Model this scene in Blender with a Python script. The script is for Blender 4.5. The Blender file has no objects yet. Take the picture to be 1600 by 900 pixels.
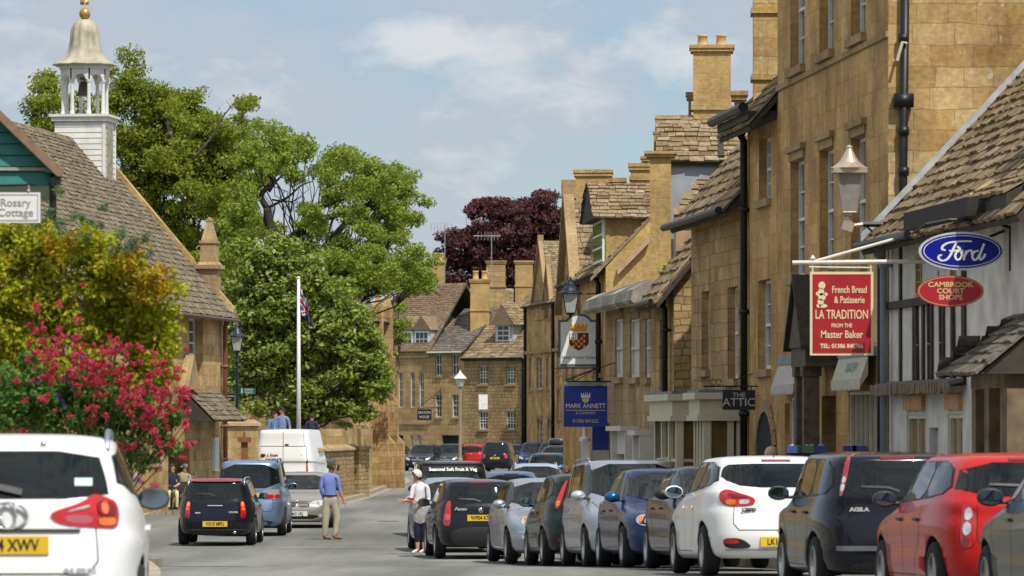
import bpy, bmesh, math, random
import numpy as np
from mathutils import Vector, Matrix, Euler
from mathutils.bvhtree import BVHTree
from mathutils.geometry import delaunay_2d_cdt
R = math.radians
random.seed(7)
SC = bpy.context.scene
COL = SC.collection
# ------------------------------------------------------------------ camera, world, sun, exposure
FPX, HY, CX, CZ = 7500.0, 668.0, 800.0, 2.5        # focal length in photo pixels, horizon row, centre column, eye height
cam_d = bpy.data.cameras.new("camera"); cam = bpy.data.objects.new("camera", cam_d); COL.objects.link(cam)
SC.camera = cam
cam.location = (0, 0, CZ); cam.rotation_euler = (R(90), 0, 0)
cam_d.sensor_width = 36; cam_d.lens = 36*FPX/1600
cam_d.shift_y = (HY-450)/1600
cam_d.clip_start = 0.5; cam_d.clip_end = 6000
cam_d.dof.use_dof = True; cam_d.dof.focus_distance = 108; cam_d.dof.aperture_fstop = 6.5
SUN_EL, SUN_AZ = 56.0, 30.0                        # elevation; degrees to the right of straight behind the camera
world = bpy.data.worlds.new("World"); SC.world = world; world.use_nodes = True
wn = world.node_tree; wn.nodes.clear()
def wnode(t, **k):
    n = wn.nodes.new(t)
    for a, b in k.items(): setattr(n, a, b)
    return n
sky = wnode('ShaderNodeTexSky', sky_type='NISHITA', sun_disc=False)
sky.sun_elevation = R(SUN_EL); sky.sun_rotation = R(180-SUN_AZ)
sky.air_density = 1.0; sky.dust_density = 0.3; sky.ozone_density = 1.6; sky.altitude = 200
tc = wnode('ShaderNodeTexCoord')
def wm(op, a, b=None, c=None):
    n = wnode('ShaderNodeMath', operation=op)
    for i, v in enumerate((a, b, c)):
        if v is None: continue
        if isinstance(v, (int, float)): n.inputs[i].default_value = v
        else: wn.links.new(v, n.inputs[i])
    return n.outputs[0]
sep = wnode('ShaderNodeSeparateXYZ'); wn.links.new(tc.outputs['Generated'], sep.inputs[0])
def cloud_noise(sx, sz, off, scale, detail, rough):
    cmb = wnode('ShaderNodeCombineXYZ')
    # clouds on a flat layer: stretch in elevation as it foreshortens towards the horizon
    wn.links.new(wm('MULTIPLY', sep.outputs[0], sx), cmb.inputs[0])
    wn.links.new(wm('MULTIPLY', sep.outputs[2], sz), cmb.inputs[2])
    wn.links.new(wm('ADD', sep.outputs[1], off), cmb.inputs[1])
    n = wnode('ShaderNodeTexNoise'); n.inputs['Scale'].default_value = scale
    n.inputs['Detail'].default_value = detail; n.inputs['Roughness'].default_value = rough
    n.inputs['Distortion'].default_value = 0.25
    wn.links.new(cmb.outputs[0], n.inputs['Vector'])
    return n.outputs['Fac']
def ramp(fac, stops):
    r = wnode('ShaderNodeValToRGB'); wn.links.new(fac, r.inputs[0])
    el = r.color_ramp.elements
    el[0].position, el[0].color = stops[0][0], (*stops[0][1], 1)
    el[1].position, el[1].color = stops[-1][0], (*stops[-1][1], 1)
    for p, c in stops[1:-1]:
        e = el.new(p); e.color = (*c, 1)
    return r.outputs[0]
n1 = cloud_noise(13, 27, 3.7, 1.5, 8, 0.58)
n2 = cloud_noise(30, 62, 9.1, 1.5, 9, 0.62)
fac1 = ramp(n1, [(0.33, (0, 0, 0)), (0.57, (1, 1, 1))])
# brighter banks of cloud stand in these directions of the sky: (x/y, z/y, width, height, strength)
bank = None
for (bx0, bz0, bw_, bh_, bs_) in ((-.019, .0800, .017, .0045, .30), (.004, .0715, .016, .0055, .20), (-.104, .070, .016, .006, .20), (-.045, .074, .02, .004, .10), (.036, .077, .02, .004, .12), (-.012, .058, .03, .007, .06), (.20, .10, .1, .03, .15), (-.25, .12, .1, .03, .15)):
    ex = wm('POWER', wm('DIVIDE', wm('SUBTRACT', sep.outputs[0], bx0), bw_), 2); ez = wm('POWER', wm('DIVIDE', wm('SUBTRACT', sep.outputs[2], bz0), bh_), 2)
    e_ = wm('MULTIPLY', wm('EXPONENT', wm('MULTIPLY', wm('ADD', ex, ez), -1)), bs_); bank = e_ if bank is None else wm('ADD', bank, e_)
fac2 = ramp(wm('ADD', n2, bank), [(0.55, (0, 0, 0)), (0.80, (1, 1, 1))])
def wmix(f, a, b):
    n = wnode('ShaderNodeMix', data_type='RGBA')
    for s, v in ((0, f), (6, a), (7, b)):
        if isinstance(v, (int, float)): n.inputs[s].default_value = v
        elif isinstance(v, tuple): n.inputs[s].default_value = (*v, 1)
        else: wn.links.new(v, n.inputs[s])
    return n.outputs[2]
# the blue of the sky, the grey-mauve veil of thin cloud, and the white of the bright clouds
tint = wnode('ShaderNodeMix', data_type='RGBA', blend_type='MULTIPLY'); tint.inputs[0].default_value = 1
wn.links.new(sky.outputs[0], tint.inputs[6]); tint.inputs[7].default_value = (0.385, 0.43, 0.49, 1)
veil = wmix(wm('MULTIPLY', fac1, 0.9), tint.outputs[2], (2.7, 2.95, 3.35))
white = wmix(wm('MULTIPLY', fac2, 0.75), veil, (4.1, 4.1, 4.2))
bg = wnode('ShaderNodeBackground'); bg.inputs[1].default_value = 0.15
out = wnode('ShaderNodeOutputWorld')
# sky brightened and warmed high overhead, out of view, to lift the shaded fronts
hi = wmix(wm('MULTIPLY_ADD', sep.outputs[2], 3.0, -.5), (1.0, 1.0, 1.0), (1.95, 1.76, 1.48))
boost = wnode('ShaderNodeMix', data_type='RGBA', blend_type='MULTIPLY'); boost.inputs[0].default_value = 1
wn.links.new(white, boost.inputs[6]); wn.links.new(hi, boost.inputs[7])
wn.links.new(boost.outputs[2], bg.inputs[0]); wn.links.new(bg.outputs[0], out.inputs[0])
sun_d = bpy.data.lights.new("sun", 'SUN'); sun = bpy.data.objects.new("sun", sun_d); COL.objects.link(sun)
sun_d.energy = 3.5; sun_d.angle = R(0.53); sun_d.color = (1, 0.955, 0.87)
_sd = Vector((math.sin(R(SUN_AZ))*math.cos(R(SUN_EL)), -math.cos(R(SUN_AZ))*math.cos(R(SUN_EL)), math.sin(R(SUN_EL))))
sun.rotation_euler = _sd.to_track_quat('Z', 'Y').to_euler()
SC.view_settings.view_transform = 'Standard'; SC.view_settings.look = 'None'
SC.view_settings.exposure = 0.34; SC.view_settings.gamma = 1.0; SC.view_settings.use_curve_mapping = False
SC.cycles.max_bounces = 6; SC.cycles.diffuse_bounces = 3; SC.cycles.glossy_bounces = 3
SC.cycles.transparent_max_bounces = 8; SC.cycles.caustics_reflective = False; SC.cycles.caustics_refractive = False
SC.cycles.use_denoising = True

# ------------------------------------------------------------------ where things stand
GP = [(0, 1.0), (30, 1.0), (44, .82), (50, .73), (58, .69), (64, .58), (69.5, .46), (74, .35), (78, .24), (82, .14), (90, .03), (97, 0), (5000, 0)]
def g(d):                                           # height of the road along the street
    for (a, b), (c, e) in zip(GP, GP[1:]):
        if d <= c: return b + (e-b)*(max(d, a)-a)/(c-a)
    return 0
def X(px, d): return (px-CX)*d/FPX
def Z(py, d): return CZ + (HY-py)*d/FPX
def P(px, py, d): return Vector((X(px, d), d, Z(py, d)))

# ------------------------------------------------------------------ materials
MATS = {}
def newmat(name):
    m = bpy.data.materials.new(name); m.use_nodes = True; MATS[name] = m
    nt = m.node_tree; b = nt.nodes['Principled BSDF']
    return m, nt, b
def lk(nt, a, b): nt.links.new(a, b)
def plain(name, col, rough=.6, metal=0, coat=0, spec=.5, var=.12, vscale=9, emit=None, trans=0, bump=0):
    if name in MATS: return MATS[name]
    m, nt, b = newmat(name)
    b.inputs['Roughness'].default_value = rough; b.inputs['Metallic'].default_value = metal
    b.inputs['Coat Weight'].default_value = coat; b.inputs['Coat Roughness'].default_value = .04
    b.inputs['Specular IOR Level'].default_value = spec
    if var or bump:
        t = nt.nodes.new('ShaderNodeTexCoord'); n = nt.nodes.new('ShaderNodeTexNoise')
        n.inputs['Scale'].default_value = vscale; n.inputs['Detail'].default_value = 5
        lk(nt, t.outputs['Object'], n.inputs['Vector'])
        r = nt.nodes.new('ShaderNodeValToRGB'); lk(nt, n.outputs['Fac'], r.inputs[0])
        r.color_ramp.elements[0].position = .3; r.color_ramp.elements[1].position = .7
        r.color_ramp.elements[0].color = (*[c*(1-var) for c in col], 1)
        r.color_ramp.elements[1].color = (*[min(1, c*(1+var)) for c in col], 1)
        lk(nt, r.outputs[0], b.inputs['Base Color'])
        if bump:
            bp = nt.nodes.new('ShaderNodeBump'); bp.inputs['Strength'].default_value = bump; bp.inputs['Distance'].default_value = .02
            lk(nt, n.outputs['Fac'], bp.inputs['Height']); lk(nt, bp.outputs[0], b.inputs['Normal'])
    else: b.inputs['Base Color'].default_value = (*col, 1)
    if emit:
        b.inputs['Emission Color'].default_value = (*emit[:3], 1); b.inputs['Emission Strength'].default_value = emit[3]
    return m
def stone(name, c1, c2, bw=.55, bh=.27, mortar=.012, mcol=None, stain=.5, spots=.0, warp=.02, bumpk=.5, streak=.5):
    """coursed stone laid in metres (UV), blocks of differing tone, weather stains and run marks"""
    if name in MATS: return MATS[name]
    m, nt, b = newmat(name); N = nt.nodes
    uv = N.new('ShaderNodeUVMap'); uv.uv_map = 'UVMap'
    wp = N.new('ShaderNodeTexNoise'); wp.inputs['Scale'].default_value = 1.6; wp.inputs['Detail'].default_value = 3
    lk(nt, uv.outputs[0], wp.inputs['Vector'])
    sub = N.new('ShaderNodeVectorMath'); sub.operation = 'SUBTRACT'; lk(nt, wp.outputs['Color'], sub.inputs[0]); sub.inputs[1].default_value = (.5, .5, .5)
    sc = N.new('ShaderNodeVectorMath'); sc.operation = 'SCALE'; lk(nt, sub.outputs[0], sc.inputs[0]); sc.inputs['Scale'].default_value = warp*6
    ad = N.new('ShaderNodeVectorMath'); ad.operation = 'ADD'; lk(nt, uv.outputs[0], ad.inputs[0]); lk(nt, sc.outputs[0], ad.inputs[1])
    br = N.new('ShaderNodeTexBrick'); lk(nt, ad.outputs[0], br.inputs['Vector'])
    br.inputs['Scale'].default_value = 1; br.inputs['Brick Width'].default_value = bw; br.inputs['Row Height'].default_value = bh
    br.inputs['Mortar Size'].default_value = mortar; br.inputs['Mortar Smooth'].default_value = .25; br.inputs['Bias'].default_value = 0
    br.offset = .42; br.squash = .7; br.squash_frequency = 3
    br.inputs['Color1'].default_value = (*c1, 1); br.inputs['Color2'].default_value = (*c2, 1)
    mc = mcol or tuple(c*.80 for c in c1); br.inputs['Mortar'].default_value = (*mc, 1)
    def noise(scale, detail, vec, rough=.6):
        n = N.new('ShaderNodeTexNoise'); n.inputs['Scale'].default_value = scale; n.inputs['Detail'].default_value = detail
        n.inputs['Roughness'].default_value = rough; lk(nt, vec, n.inputs['Vector']); return n.outputs['Fac']
    def rmp(f, a, b_, ca, cb):
        r = N.new('ShaderNodeValToRGB'); lk(nt, f, r.inputs[0]); e = r.color_ramp.elements
        e[0].position, e[1].position = a, b_; e[0].color = (*ca, 1); e[1].color = (*cb, 1); return r.outputs[0]
    def mixc(f, a, b_, mode='MIX'):
        x = N.new('ShaderNodeMix'); x.data_type = 'RGBA'; x.blend_type = mode
        for s, v in ((0, f), (6, a), (7, b_)):
            if isinstance(v, (int, float)): x.inputs[s].default_value = v
            elif isinstance(v, tuple): x.inputs[s].default_value = (*v, 1)
            else: lk(nt, v, x.inputs[s])
        return x.outputs[2]
    c = mixc(1, br.outputs['Color'], rmp(noise(11, 6, uv.outputs[0]), .3, .75, (.74, .72, .68), (1.20, 1.18, 1.14)), 'MULTIPLY')
    c = mixc(1, c, rmp(noise(.8, 7, uv.outputs[0]), .36, .64, (1-.42*stain, 1-.45*stain, 1-.44*stain), (1.08, 1.06, 1.0)), 'MULTIPLY')
    # soot and rain run marks: noise stretched downwards
    mp = N.new('ShaderNodeMapping'); mp.inputs['Scale'].default_value = (5.5, .45, 1); lk(nt, uv.outputs[0], mp.inputs[0])
    c = mixc(1, c, rmp(noise(1, 4, mp.outputs[0]), .5, .78, (1, 1, 1), (1-.5*streak, 1-.5*streak, 1-.47*streak)), 'MULTIPLY')
    if spots:
        c = mixc(rmp(noise(7, 3, uv.outputs[0], .5), .66-.05*spots, .70, (0, 0, 0), (spots*.5,)*3), c, (.62, .58, .44))
    lk(nt, c, b.inputs['Base Color']); b.inputs['Roughness'].default_value = .93
    b.inputs['Specular IOR Level'].default_value = .2
    h = N.new('ShaderNodeMath'); h.operation = 'SUBTRACT'
    lk(nt, noise(14, 6, uv.outputs[0]), h.inputs[0]); lk(nt, br.outputs['Fac'], h.inputs[1])
    bp = N.new('ShaderNodeBump'); bp.inputs['Strength'].default_value = bumpk; bp.inputs['Distance'].default_value = .02
    lk(nt, h.outputs[0], bp.inputs['Height']); lk(nt, bp.outputs[0], b.inputs['Normal'])
    return m
def slate(name, cols, moss=.3):
    """stone roof slates: each slate its own tone, lichen and moss patches"""
    if name in MATS: return MATS[name]
    m, nt, b = newmat(name); N = nt.nodes
    geo = N.new('ShaderNodeNewGeometry')
    r = N.new('ShaderNodeValToRGB'); lk(nt, geo.outputs['Random Per Island'], r.inputs[0])
    e = r.color_ramp.elements; e[0].color = (*cols[0], 1); e[1].color = (*cols[-1], 1)
    for i, c in enumerate(cols[1:-1]): x = e.new((i+1)/(len(cols)-1)); x.color = (*c, 1)
    t = N.new('ShaderNodeTexCoord')
    def noise(s, d):
        n = N.new('ShaderNodeTexNoise'); n.inputs['Scale'].default_value = s; n.inputs['Detail'].default_value = d; lk(nt, t.outputs['Object'], n.inputs['Vector']); return n.outputs['Fac']
    def rmp(f, a, b_, ca, cb):
        q = N.new('ShaderNodeValToRGB'); lk(nt, f, q.inputs[0]); e = q.color_ramp.elements
        e[0].position, e[1].position = a, b_; e[0].color = (*ca, 1); e[1].color = (*cb, 1); return q.outputs[0]
    def mixc(f, a, b_, mode='MIX'):
        x = N.new('ShaderNodeMix'); x.data_type = 'RGBA'; x.blend_type = mode
        for s, v in ((0, f), (6, a), (7, b_)):
            if isinstance(v, (int, float)): x.inputs[s].default_value = v
            elif isinstance(v, tuple): x.inputs[s].default_value = (*v, 1)
            else: lk(nt, v, x.inputs[s])
        return x.outputs[2]
    c = mixc(1, r.outputs[0], rmp(noise(9, 6), .3, .72, (.68, .68, .66), (1.2, 1.2, 1.16)), 'MULTIPLY')
    c = mixc(rmp(noise(3.5, 4), .60, .70, (0, 0, 0), (moss, moss, moss)), c, (.10, .085, .045))
    c = mixc(rmp(noise(6.5, 2), .66, .70, (0, 0, 0), (.55, .55, .55)), c, (.47, .44, .34))
    lk(nt, c, b.inputs['Base Color']); b.inputs['Roughness'].default_value = .95; b.inputs['Specular IOR Level'].default_value = .15
    bp = N.new('ShaderNodeBump'); bp.inputs['Strength'].default_value = .6; bp.inputs['Distance'].default_value = .015
    lk(nt, noise(16, 5), bp.inputs['Height']); lk(nt, bp.outputs[0], b.inputs['Normal'])
    return m
def foliage(name, cols, trans=.35, rough=.5):
    if name in MATS: return MATS[name]
    m, nt, b = newmat(name); N = nt.nodes
    geo = N.new('ShaderNodeNewGeometry'); r = N.new('ShaderNodeValToRGB'); lk(nt, geo.outputs['Random Per Island'], r.inputs[0])
    e = r.color_ramp.elements; e[0].color = (*cols[0], 1); e[1].color = (*cols[-1], 1)
    for i, c in enumerate(cols[1:-1]): x = e.new((i+1)/(len(cols)-1)); x.color = (*c, 1)
    lk(nt, r.outputs[0], b.inputs['Base Color']); b.inputs['Roughness'].default_value = rough
    b.inputs['Specular IOR Level'].default_value = .18
    tr = N.new('ShaderNodeBsdfTranslucent'); lk(nt, r.outputs[0], tr.inputs[0])
    mx = N.new('ShaderNodeMixShader'); mx.inputs[0].default_value = trans
    o = N['Material Output']; lk(nt, b.outputs[0], mx.inputs[1]); lk(nt, tr.outputs[0], mx.inputs[2]); lk(nt, mx.outputs[0], o.inputs[0])
    return m

# ------------------------------------------------------------------ mesh builder
class MB:
    def __init__(s): s.v = []; s.f = []; s.m = []
    def add(s, vs, fs, mi=0):
        n = len(s.v); s.v += [tuple(v) for v in vs]; s.f += [tuple(i+n for i in f) for f in fs]; s.m += [mi]*len(fs); return s
    def quad(s, a, b, c, d, mi=0): return s.add([a, b, c, d], [(0, 1, 2, 3)], mi)
    def poly(s, pts, mi=0): return s.add(pts, [tuple(range(len(pts)))], mi)
    def box(s, c, size, rot=None, mi=0, taper=1):
        x, y, z = (k/2 for k in size); vs = []
        for sz in (-1, 1):
            t = 1 if sz < 0 else taper
            for sx, sy in ((-1, -1), (1, -1), (1, 1), (-1, 1)): vs.append(Vector((sx*x*t, sy*y*t, sz*z)))
        if rot is not None:
            M = rot if isinstance(rot, Matrix) else Euler(rot).to_matrix(); vs = [M @ v for v in vs]
        vs = [v+Vector(c) for v in vs]
        return s.add(vs, [(3, 2, 1, 0), (4, 5, 6, 7), (0, 1, 5, 4), (1, 2, 6, 5), (2, 3, 7, 6), (3, 0, 4, 7)], mi)
    def bx(s, x0, x1, y0, y1, z0, z1, mi=0): return s.box(((x0+x1)/2, (y0+y1)/2, (z0+z1)/2), (x1-x0, y1-y0, z1-z0), None, mi)
    def prism(s, pts, vec, mi=0):
        n = len(pts); vec = Vector(vec); a = [Vector(p) for p in pts]
        nn = Vector((0, 0, 0))
        for i in range(n): nn += a[i].cross(a[(i+1) % n])
        if nn.dot(vec) > 0: a = a[::-1]
        b = [p+vec for p in a]
        fs = [tuple(range(n)), tuple(range(2*n-1, n-1, -1))] + [(i, i+n, (i+1) % n+n, (i+1) % n) for i in range(n)]
        return s.add(a+b, fs, mi)
    def tube(s, pts, r, n=8, mi=0, cap=True):
        pts = [Vector(p) for p in pts]; rs = r if isinstance(r, (list, tuple)) else [r]*len(pts); vs = []; up = Vector((0, 0, 1))
        prev = None
        for i, p in enumerate(pts):
            t = (pts[min(i+1, len(pts)-1)]-pts[max(i-1, 0)]).normalized()
            if prev is None: a = t.cross(up if abs(t.z) < .95 else Vector((1, 0, 0))).normalized()
            else: a = (prev - t*prev.dot(t)).normalized()
            prev = a; b = t.cross(a)
            for k in range(n):
                an = 2*math.pi*k/n; vs.append(p+(a*math.cos(an)+b*math.sin(an))*rs[i])
        fs = []
        for i in range(len(pts)-1):
            for k in range(n): fs.append((i*n+k, i*n+(k+1) % n, (i+1)*n+(k+1) % n, (i+1)*n+k))
        if cap: fs += [tuple(range(n-1, -1, -1)), tuple(range((len(pts)-1)*n, len(pts)*n))]
        return s.add(vs, fs, mi)
    def lathe(s, prof, n=16, c=(0, 0, 0), mi=0, axis='z', flute=0, fn=8):
        vs = []; c = Vector(c)
        for (r, z) in prof:
            for k in range(n):
                a = 2*math.pi*k/n; rr = r*(1+flute*math.cos(a*fn))
                v = Vector((rr*math.cos(a), rr*math.sin(a), z))
                if axis == 'y': v = Vector((v.x, v.z, -v.y))
                if axis == 'x': v = Vector((v.z, v.x, v.y))
                vs.append(v+c)
        fs = [(i*n+k, i*n+(k+1) % n, (i+1)*n+(k+1) % n, (i+1)*n+k) for i in range(len(prof)-1) for k in range(n)]
        if prof[0][0] > 1e-4: fs.append(tuple(range(n-1, -1, -1)))
        if prof[-1][0] > 1e-4: fs.append(tuple(range((len(prof)-1)*n, len(prof)*n)))
        return s.add(vs, fs, mi)
    def data(s, name, mats, smooth=False):
        me = bpy.data.meshes.new(name); me.from_pydata(s.v, [], s.f)
        for m in (mats if isinstance(mats, (list, tuple)) else [mats]): me.materials.append(m)
        if me.polygons:
            me.polygons.foreach_set('material_index', s.m)
            me.polygons.foreach_set('use_smooth', [smooth]*len(me.polygons))
        autouv(me); me.update(); return me
    def build(s, name, mats, parent=None, smooth=False, loc=None, rot=None):
        o = bpy.data.objects.new(name, s.data(name, mats, smooth)); COL.objects.link(o)
        if parent is not None: o.parent = parent
        if loc is not None: o.location = loc
        if rot is not None: o.rotation_euler = rot
        return o
def autouv(me):
    nl = len(me.loops)
    if not nl: return
    uvl = me.uv_layers.new(name='UVMap')
    co = np.empty(len(me.vertices)*3, 'f'); me.vertices.foreach_get('co', co); co = co.reshape(-1, 3)
    vi = np.empty(nl, 'i'); me.loops.foreach_get('vertex_index', vi)
    npoly = len(me.polygons); nr = np.empty(npoly*3, 'f'); me.polygons.foreach_get('normal', nr); nr = nr.reshape(-1, 3)
    lt = np.empty(npoly, 'i'); me.polygons.foreach_get('loop_total', lt)
    n = np.repeat(nr, lt, axis=0); p = co[vi]
    hz = np.hypot(n[:, 0], n[:, 1]); flat = hz < .3; h = np.maximum(hz, .01)
    u = np.where(flat, p[:, 0], (-n[:, 1]*p[:, 0]+n[:, 0]*p[:, 1])/h)
    v = np.where(flat, p[:, 1], p[:, 2]/h)
    uvl.data.foreach_set('uv', np.stack([u, v], 1).astype('f').ravel())
def npmesh(name, verts, quads, mats, smooth=False, midx=None):
    me = bpy.data.meshes.new(name); nv, nf = len(verts), len(quads)
    me.vertices.add(nv); me.vertices.foreach_set('co', verts.astype('f').ravel())
    me.loops.add(nf*4); me.loops.foreach_set('vertex_index', quads.astype('i').ravel())
    me.polygons.add(nf); me.polygons.foreach_set('loop_start', np.arange(nf, dtype='i')*4)
    for m in (mats if isinstance(mats, (list, tuple)) else [mats]): me.materials.append(m)
    if midx is not None: me.polygons.foreach_set('material_index', midx.astype('i'))
    me.update(calc_edges=True); me.polygons.foreach_set('use_smooth', [smooth]*nf)
    return me
# ------------------------------------------------------------------ object bookkeeping
def tag(o, label=None, cat=None, group=None, kind=None):
    if label: o['label'] = label
    if cat: o['category'] = cat
    if group: o['group'] = group
    if kind: o['kind'] = kind
    return o
def thing(name, label, cat, loc=(0, 0, 0), rz=0, group=None):
    o = bpy.data.objects.new(name, None); COL.objects.link(o); o.location = loc; o.rotation_euler = (0, 0, rz); o.empty_display_size = .3
    return tag(o, label, cat, group)
def kids(o): return [c for c in bpy.data.objects if c.parent == o]
def copy_tree(o, parent=None):
    c = o.copy(); COL.objects.link(c)
    if parent is not None: c.parent = parent
    for k in kids(o): copy_tree(k, c)
    return c
def text(s, size, mat, parent, name='lettering', loc=(0, 0, 0), rot=(R(90), 0, 0), sx=1, bold=0, align='CENTER', ext=.002, shear=0, sp=1):
    cu = bpy.data.curves.new('t', 'FONT'); cu.body = s; cu.size = size; cu.align_x = align; cu.align_y = 'CENTER'
    cu.extrude = ext; cu.offset = bold; cu.shear = shear; cu.space_character = sp; cu.resolution_u = 3
    t = bpy.data.objects.new('t', cu); COL.objects.link(t)
    me = bpy.data.meshes.new_from_object(t.evaluated_get(bpy.context.evaluated_depsgraph_get()))
    bpy.data.objects.remove(t); bpy.data.curves.remove(cu)
    me.name = name; me.materials.clear(); me.materials.append(mat)
    o = bpy.data.objects.new(name, me); COL.objects.link(o); o.parent = parent; o.location = loc; o.rotation_euler = rot; o.scale = (sx, 1, 1)
    return o
def chaikin(p, it=2, k=.25):
    for _ in range(it):
        q = []
        for i in range(len(p)):
            a, b = p[i], p[(i+1) % len(p)]
            q += [(a[0]*(1-k)+b[0]*k, a[1]*(1-k)+b[1]*k), (a[0]*k+b[0]*(1-k), a[1]*k+b[1]*(1-k))]
        p = q
    return p
# palette
GLASS = plain('window_glass', (.018, .022, .028), .06, 0, 0, .8, var=0)
WHITE = plain('white_paint', (.74, .73, .69), .5, var=.06)
CREAM = plain('cream_paint', (.60, .56, .42), .6, var=.08)
DARKWOOD = plain('dark_weathered_wood', (.045, .033, .024), .8, var=.4)
IRON = plain('black_iron', (.012, .012, .014), .45, .3, var=.3)
LEAD = plain('lead', (.22, .24, .26), .6, .1, var=.25, vscale=3)
# ------------------------------------------------------------------ cars
RUBBER = plain('tyre_rubber', (.012, .012, .012), .85, var=.2)
TRIM = plain('black_trim_plastic', (.018, .018, .02), .5, var=.2)
ALLOY = plain('alloy', (.42, .43, .45), .32, .9, var=.08)
SILV = plain('silver_letters', (.45, .46, .48), .4, .2, var=0)
CHROME = plain('chrome', (.75, .75, .76), .12, 1, var=0)
REDL = plain('red_lamp', (.50, .006, .008), .12, 0, 1, var=.15, vscale=14)
REDD = plain('deep_red_lamp', (.20, .004, .006), .12, 0, 1, var=.1, vscale=14)
AMBER = plain('amber_lamp', (.75, .17, .02), .15, 0, 1, var=.1)
CLEARL = plain('clear_lamp', (.62, .62, .62), .1, .35, 1, var=.25, vscale=22)
LITRED = plain('lit_brake_lamp', (.8, .05, .02), .3, var=0, emit=(1, .12, .04, 1.6))
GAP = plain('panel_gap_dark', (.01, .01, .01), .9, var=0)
PLATEY = plain('yellow_number_plate', (.72, .47, .02), .45, var=.05)
PLATEW = plain('white_number_plate', (.68, .68, .66), .45, var=.05)
INK = plain('black_ink', (.01, .01, .012), .6, var=0)
CARGLASS = plain('car_glass', (.006, .009, .010), .03, 0, 0, .42, var=.6, vscale=1.8)
STEELG = plain('interior_grey', (.10, .11, .11), .9, var=.2)
def paint(name, col, metal=.0, rough=.28):
    return plain('car_paint_'+name, col, rough, metal, .38, spec=.2, var=.02, vscale=2)
def catmull(seq, sub):
    out = []; n = len(seq)
    for i in range(n-1):
        p0, p1, p2, p3 = seq[max(i-1, 0)], seq[i], seq[i+1], seq[min(i+2, n-1)]
        for k in range(sub):
            t = k/sub; out.append([.5*(2*b+(c-a)*t+(2*a-5*b+4*c-d)*t*t+(3*b-a-3*c+d)*t**3) for a, b, c, d in zip(p0, p1, p2, p3)])
    out.append(list(seq[-1])); return out
def car_rings(k):
    hl, hw, H = k['L']/2, k['W']/2, k['H']
    b, nose = k['belt'], k['nose']; cow, rf, rr, rb = hl-k['cowl'], hl-k['cowl']-k['ws'], -hl+k['rr'], -hl+k['rb']
    bb = b+k['rise']; db = k.get('deck')            # deck: boot length for a saloon
    wb, wr = hw*k.get('wb', .93), hw*k.get('wr', .70)
    e = k.get('sq', 1.0)
    # xf, xr, w, zf, zr, n
    r = [(hl-.16, -hl+.14, hw*.88, .19, .22, 5), (hl-.05, -hl+.05, hw*.955, .25, .28, 5.4), (hl, -hl+.0, hw*.985, .40, .44, 5.6*e),
         (hl-.01, -hl-.0, hw*.982, .55, .58, 5.8*e), (hl-.07, -hl+.035, hw*.998, nose, .76, 5.8*e),
         (hl-.27, -hl+.055, hw*.985, nose+(b-nose)*.42, .86 if not db else bb-.09, 5.4*e),
         (hl-.27-(k['cowl']-.3)*.5, -hl+.07 if not db else -hl+.16, hw*.965, b-.075, bb-.05 if not db else bb-.01, 5.4*e)]
    if db: r.append((cow+.10, -hl+db*.7, hw*.95, b-.02, bb+.015, 5.4*e)); rb_ = -hl+db
    else: rb_ = rb
    r += [(cow+.02, rb_, wb, b+.005, bb+.02, 5.6*e), (cow+(rf-cow)*.33, rb_+(rr-rb_)*.25, wb+(wr-wb)*.30, b+(H-.07-b)*.36, bb+(H-.07-bb)*.36, 5.6*e),
          (cow+(rf-cow)*.68, rb_+(rr-rb_)*.58, wb+(wr-wb)*.66, b+(H-.07-b)*.72, bb+(H-.07-bb)*.72, 5.8*e),
          (rf+.05, rr-.03, wr, H-.065, H-.075, 6*e), (rf-.10, rr+.08, wr*.90, H-.028, H-.035, 5.5), (rf-.45, rr+.40, wr*.62, H-.005, H-.01, 4.5), ((rf+rr)/2+.3, (rf+rr)/2-.3, wr*.2, H, H, 3)]
    return catmull(r, 3)
def ring_pts(r, N=72):
    xf, xr, w, zf, zr, n = r; cx, a = (xf+xr)/2, (xf-xr)/2; out = []
    for k in range(N):
        th = 2*math.pi*(k+.5)/N; c, s = math.cos(th), math.sin(th)
        x = cx+a*math.copysign(abs(c)**(2/n), c); y = w*math.copysign(abs(s)**(2/n), s)
        # plan bow: front and rear faces curve outwards a little
        t = (x-xr)/max(xf-xr, 1e-6); q = y/w if w else 0
        x += (-.05*q*q if t > .5 else .045*q*q)*min(1, a)
        out.append(Vector((x, y, zr+(zf-zr)*t)))
    return out
DEF = dict(L=4.2, W=1.76, H=1.47, belt=.95, nose=.70, rise=.06, cowl=1.02, ws=.72, rr=.42, rb=.12, wheel=.31, fo=.84, ro=.78)
_cut = {}
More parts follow.
